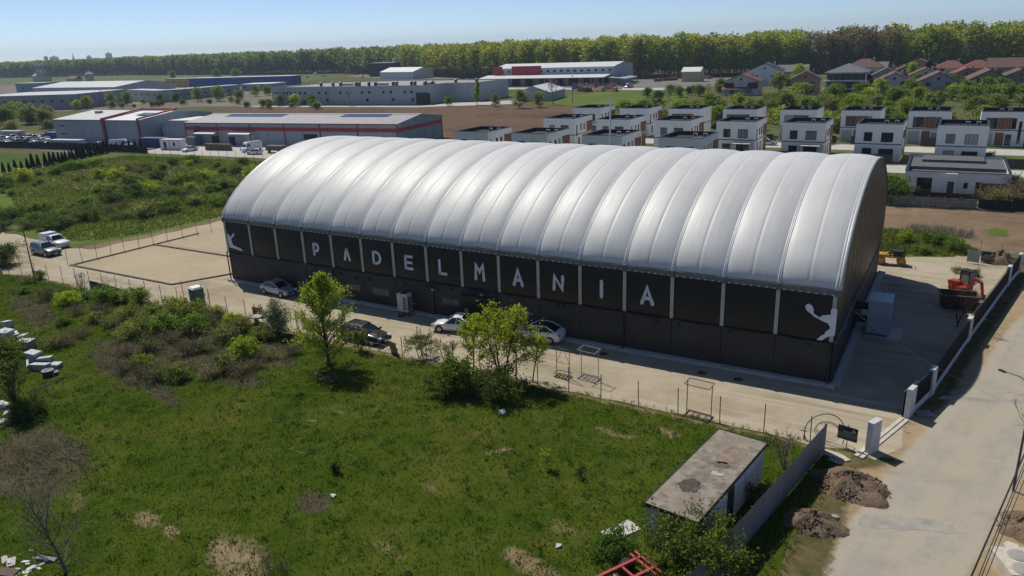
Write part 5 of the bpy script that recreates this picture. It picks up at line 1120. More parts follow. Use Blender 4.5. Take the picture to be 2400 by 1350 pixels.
UN = []; rgu = np.random.default_rng(77)
for c in cand:
    if c[2] > 6: continue
    k = 10 if hypot(c[0],c[1]) < 620 else 5; UN.append(np.array([c[0],c[1],0])+rgu.normal(size=(k,3))*np.array([2.6,2.6,0])+np.stack([np.zeros(k),np.zeros(k),rgu.random(k)**1.2*11],1))
UN = np.concatenate(UN); V, F = quads(UN, np.full(len(UN),1.7), rgu); stuff('forest_understory', mesh_np('forest_understory', V, F, foliage('understory',(.15,.19,.045),.5,.6)), 'dark shrubs under the tall trees along the forest edge', 'forest')
# --- grass
def grass_mat(name, stops, var=.5):
    m = foliage(name, (.05,.08,.015), .5, var, .7); nt = m.node_tree
    rgb = [n for n in nt.nodes if n.type == 'RGB'][0]; dest = [l.to_socket for l in nt.links if l.from_node == rgb][0]
    a = noise(nt, .13, 4, .6); b = noise(nt, .9, 4, .6); mm = N(nt,'ShaderNodeMath',operation='ADD'); nt.links.new(a,mm.inputs[0]); nt.links.new(b,mm.inputs[1])
    mu = N(nt,'ShaderNodeMath',operation='MULTIPLY',i_1=.5); nt.links.new(mm.outputs[0],mu.inputs[0])
    nt.links.new(ramp(nt, mu.outputs[0], stops), dest); return m
M_BLADE = grass_mat('grass_blade', [(.34,(.036,.082,.007)),(.44,(.064,.122,.010)),(.52,(.100,.148,.015)),(.62,(.158,.165,.032)),(.76,(.25,.205,.085))])
M_DRY = grass_mat('dry_blade', [(.35,(.18,.15,.07)),(.5,(.30,.24,.14)),(.65,(.36,.30,.19))])
M_WEED = grass_mat('weed_blade', [(.34,(.08,.14,.022)),(.48,(.13,.185,.033)),(.58,(.19,.21,.05)),(.7,(.27,.235,.12))])
def tufts(centres, nb, h, w, seed, zf=None):
    rng = np.random.default_rng(seed); n = len(centres)*nb; C = np.repeat(centres, nb, 0); hs = np.repeat(h if hasattr(h,'__len__') else np.full(len(centres),h), nb)*(.5+.9*rng.random(n))
    a = rng.random(n)*2*pi; base = C+np.stack([np.cos(a),np.sin(a)],1)*(rng.random(n)*hs*.45)[:,None]; ln = hs*.6*rng.random(n); a2 = a+rng.normal(size=n)*.6
    tip = np.stack([base[:,0]+np.cos(a2)*ln, base[:,1]+np.sin(a2)*ln, hs],1); px = np.stack([-np.sin(a2),np.cos(a2)],1)*(w*(.5+rng.random(n)))[:,None]
    zc = np.repeat(zf(centres),nb) if zf else np.zeros(n); z0 = zc-.02; tip[:,2] += zc; V = np.stack([np.column_stack([base-px,z0]),np.column_stack([base+px,z0]),tip],1).reshape(-1,3); return V, np.arange(3*n).reshape(n,3)
def inpoly(P, poly):
    x, y = P[:,0], P[:,1]; c = np.zeros(len(P),bool); n = len(poly)
    for i in range(n):
        (x0,y0),(x1,y1) = poly[i], poly[i-1]
        c ^= ((y0 > y) != (y1 > y)) & (x < (x1-x0)*(y-y0)/((y1-y0) or 1e-9)+x0)
    return c
rng = np.random.default_rng(8)
def scatter(poly, dens):
    P = np.array(poly); lo, hi = P.min(0), P.max(0); n = int((hi-lo).prod()*dens); Q = lo+(hi-lo)*rng.random((n,2)); return Q[inpoly(Q,poly)]
LAWN = [(-104,-10.6),(-92,-10.5),(-60,-9.7),(-30,-10),(-.2,-9.7),(.3,-13),(-1.2,-21),(-3,-30),(-30,-44),(-60,-36),(-100,-24)]
LZ = lambda c: lawn_z(c[:,0],c[:,1])
C_ = scatter(LAWN, 30); V, F = tufts(C_, 5, .05+.09*rng.random(len(C_))**2+.16*(rng.random(len(C_))<.04), .02, 1, LZ)
NW = 1500; cw = scatter(LAWN, .55)[:NW]; kq = 26; rw = np.random.default_rng(31); PW = np.repeat(np.column_stack([cw,LZ(cw)]),kq,0)+np.column_stack([rw.normal(size=(len(cw)*kq,2))*np.repeat(.10+.28*rw.random(len(cw))**2,kq)[:,None], .03+.14*rw.random(len(cw)*kq)])
VW, FW = quads(PW, np.full(len(PW),.10), rw); stuff('lawn_weeds', mesh_np('lawn_weeds',VW,FW,foliage('broadleaf_weed',(.055,.115,.018),.45,.5)), 'dark broadleaf weed clumps scattered over the foreground field', 'weeds')
stuff('lawn_grass', mesh_np('lawn_grass',V,F,M_BLADE), 'short green grass of the foreground field', 'grass')
C_ = scatter(LAWN, .9); C_ = C_[(np.sin(C_[:,0]*.35)+np.sin(C_[:,1]*.5+C_[:,0]*.13)) > .5]; V, F = tufts(C_, 7, .2, .018, 2, LZ)
ex = [scatter([(g_[0]+r1*cos(a),g_[1]+r1*.6*sin(a)) for a in np.linspace(0,6.28,12)[:-1]], 12) for g_, r1 in ((G(560,1320),3),(G(340,1225),1.2),(G(400,1255),1),(G(1440,1022),1.8),(G(1565,1022),1.1),(G(1180,1060),1.2),(G(1250,1335),1.6))]
ex = np.concatenate(ex); V2, F2 = tufts(ex, 6, .13, .016, 3, LZ)
stuff('dry_grass', mesh_np('dry_grass',np.concatenate([V,V2]),np.concatenate([F,F2+len(V)]),M_DRY), 'straw coloured dry grass scattered over the foreground field', 'grass')
C_ = scatter([(-185,36),(-120,6),(-104,2.8),(-98,6),(-96.4,11),(-95.2,20),(-94,34),(-80,50),(-62,60),(-136,71),(-185,68)], 8); V, F = tufts(C_, 5, .2+.4*rng.random(len(C_))**2, .05, 4)
stuff('meadow_weeds', mesh_np('meadow_weeds',V,F,M_WEED), 'tall weeds and rough grass of the wild meadow left of the hall', 'weeds')
C_ = scatter([(-4,40),(2,39),(9.2,41.8),(9.5,44.2),(6,50),(1,51.5),(-5,51)], 14); V, F = tufts(C_, 6, .45, .05, 5)
C2 = scatter([(.2,-10.5),(2.3,-10.4),(2.0,-13),(2.2,-16),(1.6,-20),(1.4,-28),(-1.4,-28),(-.3,-20),(.8,-13)], 16); V2, F2 = tufts(C2, 6, .22, .022, 6)
C3 = np.concatenate([scatter([(-92,-10.4),(-60,-9.5),(-60,-8.7),(-92,-9.6)],8), scatter([(-60,-9.5),(0,-9.5),(0,-8.8),(-60,-8.8)],7)]); V3, F3 = tufts(C3, 5, .22, .022, 7)
V = np.concatenate([V,V2,V3]); F = np.concatenate([F,F2+len(V)-len(V2)-len(V3),F3+len(V)-len(V3)])
stuff('verge_weeds', mesh_np('verge_weeds',V,F,M_WEED), 'green weeds along the fences, the verge and the plot behind the hall', 'weeds')
C_ = scatter([(1.5,51.5),(8.5,50),(8.8,52.5),(2,54.5)], 10); V, F = tufts(C_, 7, .8, .04, 9)
stuff('dry_reeds', mesh_np('dry_reeds',V,F,foliage('reed',(.30,.27,.21),.3,.35)), 'pale dry reed band on the plot behind the hall', 'reeds')
# ================================================================== VEHICLES
def paint(name, c, metal=.3): return pm('paint_'+name, c, .28, .04, 1, metal=metal, spec=.5, coat=.6)
P_SILV = paint('silver',(.42,.44,.46),.5); P_GREY = paint('grey',(.16,.165,.17),.5); P_DARK = paint('dark',(.035,.034,.036),.4); P_WHITE = paint('white',(.74,.75,.76),0); P_RED = paint('red',(.4,.03,.03),.1); P_BLUE = paint('blue',(.03,.06,.2),.2); P_BLK = paint('black',(.012,.012,.014),.2)
CARGLASS = glassm('car_glass',(.01,.012,.015),.05); HEADL = pm('headlamp',(.6,.62,.65),.1,0,spec=.8); TAILL = pm('taillamp',(.35,.01,.012),.2,0); PLATE = pm('number_plate',(.7,.7,.7),.5,0); RIM = pm('alloy_rim',(.4,.4,.41),.35,.1,4,metal=.7)
def loft(mb, secs, mi=0):
    n = len(secs[0]); V = [p for s in secs for p in s]; F = []
    for i in range(len(secs)-1):
        for j in range(n): F.append((i*n+j, i*n+(j+1)%n, (i+1)*n+(j+1)%n, (i+1)*n+j))
    F.append(tuple(range(n-1,-1,-1))); F.append(tuple((len(secs)-1)*n+j for j in range(n))); mb.add(V, F, mi)
KIND = { # L, W, H, belt z, hood profile [(x frac 0 rear..1 front, ztop, width frac)], greenhouse (rear base, rear top, front top, windscreen base)
 'sedan':(4.48,1.74,1.47,.92,[(0,.62,.80),(.015,.84,.90),(.06,.98,.96),(.20,1.0,1),(.5,.95,1),(.70,.93,1),(.80,.86,.99),(.93,.74,.94),(.985,.60,.84),(1,.45,.74)],(.10,.27,.52,.735)),
 'suv':(4.75,1.90,1.72,1.08,[(0,.70,.84),(.012,1.02,.93),(.04,1.12,.98),(.2,1.12,1),(.5,1.08,1),(.70,1.06,1),(.80,1.0,.99),(.93,.90,.95),(.985,.72,.86),(1,.5,.78)],(.035,.10,.52,.715)),
 'estate':(4.75,1.84,1.55,.98,[(0,.66,.82),(.012,.95,.92),(.04,1.02,.97),(.2,1.03,1),(.5,.98,1),(.70,.96,1),(.80,.90,.99),(.93,.78,.94),(.985,.62,.85),(1,.46,.76)],(.03,.11,.50,.715)),
 'coupe_suv':(4.66,1.89,1.57,1.02,[(0,.68,.84),(.012,.98,.93),(.05,1.10,.97),(.2,1.08,1),(.5,1.02,1),(.70,1.0,1),(.80,.95,.99),(.93,.84,.95),(.985,.66,.86),(1,.48,.78)],(.045,.27,.52,.72)),
 'bubble':(4.28,1.81,1.50,.93,[(0,.55,.70),(.02,.72,.82),(.08,.90,.90),(.2,.97,.97),(.5,.93,1),(.68,.92,1),(.80,.90,.98),(.92,.76,.92),(.98,.58,.80),(1,.42,.68)],(.10,.33,.50,.70)),
 'hatch':(4.1,1.76,1.50,.95,[(0,.62,.82),(.015,.92,.92),(.05,1.0,.97),(.2,1.0,1),(.5,.96,1),(.72,.94,1),(.82,.88,.99),(.94,.74,.94),(.985,.6,.84),(1,.45,.76)],(.03,.12,.52,.74)),
 'van':(5.9,2.02,2.55,1.30,[(0,1.30,.98),(.01,1.32,1),(.3,1.32,1),(.6,1.32,1),(.84,1.30,1),(.9,1.15,.98),(.97,.98,.94),(1,.55,.85)],(.0,.005,.74,.86)),
 'pickup':(5.2,1.85,1.75,1.08,[(0,.95,.96),(.01,1.08,.99),(.3,1.1,1),(.6,1.08,1),(.72,1.06,1),(.82,1.02,.99),(.94,.92,.96),(.985,.75,.88),(1,.5,.8)],(.40,.44,.60,.72))}
def car(kind, mat, label, pr=None, pf=None, side='R', name='parked_car', cat='car', group=None, at=None, detail=True, rails=False, van_windows=False, topbox=None, roof_mat=None):
    L, W, H, bz, prof, gh = KIND[kind]; w2 = W/2
    if at is None:
        a, b = G(*pr), G(*pf); d = Vector((b[0]-a[0],b[1]-a[1])).normalized(); c = Vector(((a[0]+b[0])/2,(a[1]+b[1])/2)); nrm = Vector((d.y,-d.x))   # right hand side of car
        c = c-nrm*(w2-.1) if side == 'R' else c+nrm*(w2-.1); rz = atan2(d.y,d.x); loc = (c.x,c.y,0)
    else: loc = (at[0],at[1],0); rz = at[2]
    t = thing(name, label, cat, loc, rz, group)
    X = lambda f: -L/2+L*f
    secs = []
    for f, zt, wf in prof:
        w_ = w2*wf; zb = .24 if .03 < f < .97 else .34
        half = [(0,zt+.03),(w_*.55,zt+.022),(w_*.84,zt),(w_*.955,zt-.07),(w_*1.0,zt*.5+zb*.5+.06),(w_*.985,zb+.14),(w_*.90,zb)]
        ring = [(X(f),y,z) for y,z in half]+[(X(f),-y,z) for y,z in reversed(half[1:])]
        secs.append(ring)
    m = MB(); loft(m, secs); part('body', m, mat, t, True)
    # greenhouse
    x1, x2, x3, x4 = (X(f) for f in gh); bw, tw = w2*.90, w2*(.70 if kind != 'van' else .86); zt = H-.05
    if kind == 'van':
        m = MB(); V = []
        for x,zz_,ww in ((X(.0),1.25,w2*.99),(X(.0),H-.12,tw),(X(.05),H,tw*.95),(X(.70),H,tw*.95),(X(.76),H-.1,tw*.95),(x4,1.3,w2*.95)): pass
        sec = [[(X(.0),s*a,z) for s,a,z in ((1,w2*.985,1.2),(1,w2*.93,H-.25),(1,w2*.80,H-.03),(-1,w2*.80,H-.03),(-1,w2*.93,H-.25),(-1,w2*.985,1.2))],
               [(X(.70),s*a,z) for s,a,z in ((1,w2*.985,1.2),(1,w2*.93,H-.25),(1,w2*.80,H),(-1,w2*.80,H),(-1,w2*.93,H-.25),(-1,w2*.985,1.2))],
               [(X(.77),s*a,z) for s,a,z in ((1,w2*.97,1.2),(1,w2*.88,H-.45),(1,w2*.74,H-.20),(-1,w2*.74,H-.20),(-1,w2*.88,H-.45),(-1,w2*.97,1.2))],
               [(X(.87),s*a,z) for s,a,z in ((1,w2*.94,1.2),(1,w2*.86,1.32),(1,w2*.72,1.36),(-1,w2*.72,1.36),(-1,w2*.86,1.32),(-1,w2*.94,1.2))]]
        loft(m, sec); part('cargo_body', m, mat, t, False)
        m = MB(); m.add([(X(.775)+.03,w2*.70,H-.33),(X(.775)+.03,-w2*.70,H-.33),(X(.868)+.02,-w2*.74,1.42),(X(.868)+.02,w2*.74,1.42)],[(0,1,2,3)]); part('windscreen', m, CARGLASS, t)
        for s in (1,-1):
            m = MB(); q = [(X(.64),s*w2*.985,1.42),(X(.82),s*w2*.965,1.42),(X(.765),s*w2*.925,H-.55),(X(.64),s*w2*.955,H-.5)]; m.plate(q if s < 0 else q[::-1],(0,s*.012,0)); part('side_window', m, CARGLASS, t)
    else:
        zb_ = bz-.02; B4 = [(x1,bw,zb_),(x4,bw*.97,zb_-.03),(x4,-bw*.97,zb_-.03),(x1,-bw,zb_)]
        T4 = [(x2,tw,zt-.03),(x3,tw,zt-.02),(x3,-tw,zt-.02),(x2,-tw,zt-.03)]
        xm_ = (x2+x3)/2
        m = MB(); m.add(B4+T4,[(1,2,6,5),(3,0,4,7),(0,1,5,4),(2,3,7,6),(4,5,6,7)]); part('windows', m, CARGLASS, t)
        m = MB(); P = []
        for i in range(7):
            f = i/6; x = x2-.06+(x3-x2+.12)*f; cz = zt+.05*sin(pi*f)-.005
            for j in range(7): g_ = -1+2*j/6; P.append((x, g_*tw*1.03, cz-.05*g_**4+.012))
        m.grid(P,7,7); m.f = [f_[::-1] for f_ in m.f]; part('roof', m, roof_mat or mat, t, True)
        m = MB()
        for s in (1,-1):
            m.tube([(x4,s*bw*.97,zb_-.02),(x3,s*tw*1.0,zt)],.045,5); m.tube([(x1,s*bw,zb_),(x2,s*tw*1.0,zt)],.06,5)
            m.tube([(x3,s*tw*1.01,zt),(xm_,s*tw*1.01,zt+.02),(x2,s*tw*1.01,zt)],.04,5); xb = (x1*.45+x4*.55); xt = (x2*.5+x3*.5); m.tube([(xb,s*bw*.99,zb_),(xt,s*tw*1.0,zt)],.04,5)
        part('pillars', m, mat, t, True)
        if rails:
            for s in (1,-1): m = MB(); m.tube([(x2+.1,s*tw*.92,zt+.02),(x2+.2,s*tw*.92,zt+.11),(x3-.3,s*tw*.92,zt+.11),(x3-.2,s*tw*.92,zt+.02)],.022,5); part('roof_rail', m, RIM, t)
    if kind == 'pickup' and topbox:
        m = MB(); m.plate([(X(.01),-w2*.9,1.06),(X(.40),-w2*.9,1.06),(X(.36),-w2*.86,H+.15),(X(.05),-w2*.86,H+.12)][::1],(0,w2*1.76,0)); part('canopy_box', m, topbox, t)
    r_ = .33 if kind not in ('suv','van','coupe_suv','pickup') else .36
    for f in (.19,.805):
        for s in (1,-1):
            m = MB(); m.cyl((X(f), s*(w2-.235) if s > 0 else -(w2+.005)+.0, r_), r_, .24, 20, 'y') if s > 0 else m.cyl((X(f), -w2-.005, r_), r_, .24, 20, 'y')
            w_ = part('wheel', m, RUBBER, t)
            m = MB(); y = s*(w2+.012); m.tube([(X(f),y-.02,r_),(X(f),y+.004*s,r_)], r_*.62, 14); part('rim', m, RIM, w_)
            m = MB(); n = 16
            V = [(X(f)+cos(a)*rr_, s*(w2*.997+.004), r_+sin(a)*rr_) for rr_ in (r_*1.0,r_*1.16) for a in np.linspace(-.35,pi+.35,n)]
            m.add(V,[(i,i+1,n+i+1,n+i) for i in range(n-1)]); part('wheel_arch', m, RUBBER, t)
    for s in (1,-1):
        zf = prof[-3][1]-.06; m = MB(); m.obox((X(.955), s*w2*.70, zf),(.26,.34,.15),-s*.35,0,.25); part('headlight', m, HEADL, t)
        zr = prof[1][1]-.08; m = MB(); m.obox((X(.012), s*w2*.78, zr),(.10,.30,.16),s*.2); part('taillight', m, TAILL, t)
        if detail:
            xm2 = X(gh[3])-.12; m = MB(); m.obox((xm2, s*(w2+.08), bz+.03),(.16,.2,.13)); part('mirror', m, mat, t)
    m = MB(); m.obox((X(.995),0,.5),(.04,W*.5,.2)); part('grille', m, BLACKM, t)
    m = MB(); m.obox((X(-.002),0,.62),(.03,.5,.12)); part('number_plate', m, PLATE, t); m = MB(); m.obox((X(1.004),0,.40),(.03,.5,.11)); part('number_plate', m, PLATE, t)
    return t
car('sedan',P_SILV,'silver sedan in the hall shadow near the left end of the wall',(623,689.5),(659,698),'R')
car('bubble',P_WHITE,'rounded white car with its tailgate open before the hall',(1089.6,783),(1034.8,779.4),'L')
car('coupe_suv',P_WHITE,'white sloping crossover with black rear glass behind the tree clump',(1283,807),(1222,798.5),'L',roof_mat=P_BLK)
car('estate',P_DARK,'dark estate car with bright roof rails by the wire fence',(817,799),(872,811),'R',rails=True)
car('suv',P_GREY,'dark grey off-roader parked at the left end of the yard',(78.5,597),(112,603.5),'R',rails=True)
car('pickup',P_WHITE,'white pickup with high rear box behind the grey off-roader',(96,577),(138,585.5),'R',topbox=P_WHITE)
car('van',P_WHITE,'tall white delivery van before the striped warehouse',(612,352),(576,357.5),'L',name='delivery_van',cat='van')
car('hatch',P_WHITE,'small white car parked in front of the delivery van',(603,363),(583,363),'L')
car('sedan',P_WHITE,'white sedan in the middle of the warehouse yard',(459,353.5),(439,356.5),'L')
car('pickup',P_WHITE,'small white van with red rear beside the site cabin',(416,348),(398,350),'L',topbox=P_RED,name='small_van',cat='van')
cl = [(15,337,P_WHITE,'sedan'),(38,336,P_GREY,'hatch'),(55,338,P_DARK,'suv'),(66,332,P_WHITE,'suv'),(78,336,P_SILV,'sedan'),(95,334,P_WHITE,'hatch'),(110,331,P_WHITE,'sedan'),(72,343,P_SILV,'sedan'),(106,343,P_GREY,'hatch'),(40,329,P_WHITE,'hatch')]
for i,(px,py,mt,k) in enumerate(cl):
    g = G(px,py); car(k,mt,'parked car in the far left lot, %s from left'%(['first','third','fourth','fifth','seventh','eighth','tenth','sixth','ninth','second'][i]),group='cars in the far left lot',at=(g[0],g[1],2.9+.15*(i%3)),detail=False)
for i,(px,py,mt,k,l) in enumerate([(232,346,P_WHITE,'pickup','white flatbed left of the blue container behind the dark fence'),(285,347,P_WHITE,'van','white van among containers behind the dark fence'),(312,350,P_WHITE,'hatch','small white car at the right end of the dark fence'),(283,350,P_GREY,'sedan','low grey car before the white van behind the dark fence')]):
    g = G(px,py); car(k,mt,l,at=(g[0],g[1],.25+i*.4),detail=False)
for i,(px,py,mt,k) in enumerate([(740,176,P_WHITE,'van'),(760,180,P_WHITE,'van'),(790,172,P_DARK,'suv'),(815,172,P_WHITE,'van'),(838,175,P_RED,'van'),(1075,172,P_BLUE,'van'),(1090,174,P_BLUE,'van'),(1110,172,P_WHITE,'van'),(850,182,P_WHITE,'van'),(720,182,P_SILV,'suv'),(1125,178,P_WHITE,'van'),(1370,212,P_DARK,'suv'),(1350,210,P_BLUE,'suv')]):
    g = G(px,py); car(k,mt,'small vehicle in the far works yard, %s from left'%['second','third','fourth','fifth','sixth','eighth','ninth','tenth','seventh','first','eleventh','thirteenth','twelfth'][i],group='vehicles in the far works yard',at=(g[0],g[1],.3*i),detail=False)
for i in range(9):
    g = G(4+i*12.5,327-.35*i); car(('hatch','sedan','suv')[i%3],(P_WHITE,P_SILV,P_WHITE,P_GREY,P_DARK)[i%5],'parked car in the back line of the far left lot, %s from left'%['first','second','third','fourth','fifth','sixth','seventh','eighth','ninth'][i],group='back line cars in the far left lot',at=(g[0],g[1],2.95),detail=False)
for i in range(10):
    g = G(1352+i*13.5,206+4*sin(i*2.1)); car(('van','pickup','suv')[i%3],(P_BLUE,P_RED,P_WHITE,P_DARK,P_SILV)[i%5],'vehicle before the red depot canopy, %s from left'%['first','second','third','fourth','fifth','sixth','seventh','eighth','ninth','tenth'][i],group='vehicles before the depot canopy',at=(g[0],g[1],.5*i),detail=False)
# estate cars between houses
for (x,y,mt,l) in ((-19,101,P_BLUE,'blue car in the lane between the cube houses'),(-33,128.5,P_SILV,'silver car in the rear lane of the cube houses')): car('hatch',mt,l,at=(x,y,.05),detail=False)

# ---------------------------------------------------------------- mini excavator
M_ORG = pm('excavator_orange',(.55,.065,.025),.4,.12,3); M_YEM = pm('machine_yellow',(.50,.27,.03),.5,.2,3)
g = G(2252,692); t = thing('mini_excavator','orange mini excavator with black cab behind the dark skip','excavator',(g[0],g[1],0),radians(-38))
for s in (-1,1):
    m = MB(); pr_ = [(-1.05,.18),(-.95,.05),(.95,.05),(1.05,.18),(1.05,.36),(.92,.50),(-.92,.50),(-1.05,.36)]; m.plate([(x,s*.62-.17,z) for x,z in pr_],(0,.34,0)); part('track', m, RUBBER, t)
m = MB(); m.box(-.6,.6,-.5,.5,.35,.62); part('undercarriage', m, DARKG, t)
m = MB(); m.prism([(-1.05,-.55),(-.85,-.8),(.55,-.8),(.75,-.5),(.75,.5),(.55,.8),(-.85,.8),(-1.05,.55)],.62,1.05); m.box(-1.0,-.15,-.75,-.02,1.05,1.45); part('house', m, M_ORG, t)
m = MB(); m.box(-.95,-.1,-.02,.75,1.05,1.30); part('engine_cover', m, DARKG, t)
m = MB()
for (x,y) in ((-.35,0.0),(.62,0.0),(-.35,.78),(.62,.78)): m.bar((x,y,1.05),(x*.94,y,2.42),.07)
m.box(-.42,.68,-.05,.83,2.42,2.52); part('cab_frame', m, BLACKM, t)
m = MB(); m.box(-.33,.60,.0,.78,1.1,2.42); part('cab_glass', m, glassm('cab_glass',(.30,.34,.28),.2), t)
m = MB(); m.bar((.7,-.3,.85),(1.5,-.3,2.05),.22,.26); m.bar((1.45,-.3,2.05),(2.15,-.3,1.85),.2,.22); m.bar((2.1,-.3,1.95),(2.35,-.3,.75),.18,.2); part('boom', m, M_ORG, t)
m = MB(); m.tube([(.95,-.3,1.0),(1.7,-.3,1.8)],.05,6); m.tube([(1.4,-.3,2.25),(2.1,-.3,2.1)],.05,6); part('cylinder', m, STEEL, t)
m = MB(); m.plate([(2.15,-.6,.75),(2.5,-.6,.75),(2.45,-.6,.3),(2.1,-.6,.15),(1.95,-.6,.35)],(0,.6,0)); part('bucket', m, RUST, t)
m = MB(); m.box(1.15,1.25,-.75,.75,.05,.5); part('dozer_blade', m, M_ORG, t)
m = MB(); m.obox((.75,.95,2.0),(.1,.16,.28)); part('mirror', m, BLACKM, t)
# skip beside it
g = G(2244,722); t = thing('loading_skip','dark rusty loading skip in front of the orange excavator','skip',(g[0],g[1],0),radians(8))
m = MB(); V = [(-1.25,-.5,0),(1.25,-.5,0),(1.35,.9,0),(-1.35,.9,0),(-1.55,-.75,1.35),(1.55,-.75,1.35),(1.55,1.1,1.35),(-1.55,1.1,1.35)]
m.add(V,[(0,3,2,1),(0,1,5,4),(1,2,6,5),(2,3,7,6),(3,0,4,7),(0,1,2,3),(4,5,1,0),(5,6,2,1),(6,7,3,2),(7,4,0,3)]); part('shell', m, RUST, t)
m = MB(); m.box(-1.62,1.62,-.82,-.70,1.30,1.42); m.box(-1.62,1.62,1.04,1.16,1.30,1.42); m.box(1.5,1.62,-.70,1.04,1.30,1.42); m.box(-1.62,-1.5,-.70,1.04,1.30,1.42); part('rim', m, pm('rust_edge',(.16,.12,.09),.8,.3,4), t)
m = MB(); m.box(-.05,.05,-.86,-.62,.1,1.3); part('rib', m, RUST, t)
g = G(2285,722); t = thing('concrete_trough','low concrete trough by the wall beside the skip','trough',(g[0],g[1],0),radians(5))
m = MB()
for (a,b,c,d) in ((-.9,.9,-.5,-.38),(-.9,.9,.38,.5),(-.9,-.78,-.38,.38),(.78,.9,-.38,.38)): m.box(a,b,c,d,0,.45)
part('rim', m, CONC, t); m = MB(); m.box(-.78,.78,-.38,.38,0,.12); part('floor', m, M_EARTH, t)
# ---------------------------------------------------------------- road roller
g = G(2083,624); t = thing('road_roller','yellow tandem road roller behind the hall corner','roller',(g[0]+.1,g[1]+.8,0),radians(8))
for x in (-1.0,1.0):
    m = MB(); m.cyl((x,-.6,.45),.45,1.2,22,'y'); part('drum', m, pm('worn_drum',(.30,.17,.05),.5,.3,3), t)
    m = MB(); m.box(x-.3,x+.3,-.68,-.62,.4,.85); m.box(x-.3,x+.3,.62,.68,.4,.85); part('drum_fork', m, M_YEM, t)
m = MB(); m.box(-1.35,-.2,-.55,.55,.9,1.25); m.box(-.2,1.3,-.55,.55,.88,1.05); part('chassis', m, M_YEM, t)
m = MB(); m.box(.15,1.1,-.5,.5,1.06,1.65); part('engine_block', m, BLACKM, t)
m = MB()
for y in (-.5,.5): m.tube([(1.2,y,1.0),(1.3,y,1.95),(1.15,y,2.0)],.035,6)
m.tube([(1.15,-.5,2.0),(1.15,.5,2.0)],.035,6); part('roll_bar', m, BLACKM, t)
m = MB(); m.box(-.35,-.05,-.3,.3,1.06,1.4); m.box(-.1,.0,-.3,.3,1.4,1.75); part('seat', m, BLACKM, t)
m = MB(); m.tube([(-.9,0,1.25),(-.7,0,1.6)],.03,6); m.lathe([(.17,0),(.19,.02),(.17,.04)],14,(-.7,0,1.6)); part('steering_wheel', m, BLACKM, t)

# ================================================================== SITE OBJECTS
# --- front wire fence
M_POST = pm('fence_post',(.085,.075,.062),.7,.3,5); M_WIRE = pm('fence_wire',(.16,.155,.145),.5,.1,5,metal=.4)
def wire_fence(label, pts, step, h, name='wire_fence', tilt=.03, nw=4, skip=(), r_=.032):
    t = thing(name, label, 'fence', (pts[0][0],pts[0][1],0)); o = pts[0]; rr = random.Random(3); P = []
    for a, b in zip(pts[:-1],pts[1:]):
        L = hypot(b[0]-a[0],b[1]-a[1]); k = max(1,round(L/step))
        for i in range(k): P.append((a[0]+(b[0]-a[0])*i/k-o[0], a[1]+(b[1]-a[1])*i/k-o[1]))
    P.append((pts[-1][0]-o[0],pts[-1][1]-o[1])); tops = []
    for i,(x,y) in enumerate(P):
        dx, dy = rr.gauss(0,tilt), rr.gauss(0,tilt); hh = h*rr.uniform(.95,1.06); m = MB(); m.tube([(x,y,-.1),(x+dx,y+dy,hh)],r_,6); part('post', m, M_POST, t); tops.append((x,y,dx,dy,hh))
    m = MB()
    for i in range(len(tops)-1):
        if i in skip: continue
        a, b = tops[i], tops[i+1]
        for k in range(nw):
            f = (.08+.86*k/(nw-1)); m.tube([(a[0]+a[2]*f,a[1]+a[3]*f,a[4]*f),((a[0]+b[0])/2,(a[1]+b[1])/2,h*f-.03),(b[0]+b[2]*f,b[1]+b[3]*f,b[4]*f)],.006,3,cap=False)
    o_ = part('wire', m, M_WIRE, t); o_['kind'] = 'stuff'
    return t
wire_fence('long wire fence on thin rusty posts between field and gravel yard',[(-95,-10.2),(-80,-8.9),(-52,-8.6),(-32,-9.5),(-14,-9.3),(0.3,-9.1)],2.62,1.95,skip=(4,8,))
wire_fence('wire fence on thin posts beside the sand pads',[(-89.6,-4.4),(-89.0,3),(-88.2,9),(-87,18),(-86.4,26)],2.1,2.0,tilt=.06,nw=3)
a = G(348,364); b = G(655,382); wire_fence('wire fence along the front of the warehouse yard',[(a[0],a[1]),(b[0]+14,b[1]+2)],2.9,2.0,nw=3,r_=.045)
wire_fence('thin wire fence behind the road roller along the plot',[(-1.5,40.6),(5,41.2),(9.5,43),(13.5,41)],2.4,1.6,nw=3,r_=.025)
# --- dark compound fence
t = thing('compound_fence','long dark netted fence before the twin warehouse and parked cars','fence',(*G(-30,346)[:2],0)); A_ = [G(-30,346),G(120,351),G(230,354),G(347,361)]; o = A_[0]
for a, b in zip(A_[:-1],A_[1:]):
    L = hypot(b[0]-a[0],b[1]-a[1]); k = max(2,int(L/3)); d = (b-a)/k; rz = atan2(d[1],d[0])
    for i in range(k):
        c = a+d*(i+.5)-o; m = MB(); m.obox((c[0],c[1],1.1),(hypot(d[0],d[1])-.12,.04,2.0),rz); part('net_panel', m, MATS['dark_green_net'], t); q = a+d*i-o; m = MB(); m.cyl((q[0],q[1],0),.05,2.4,6); part('post', m, DARKG, t)
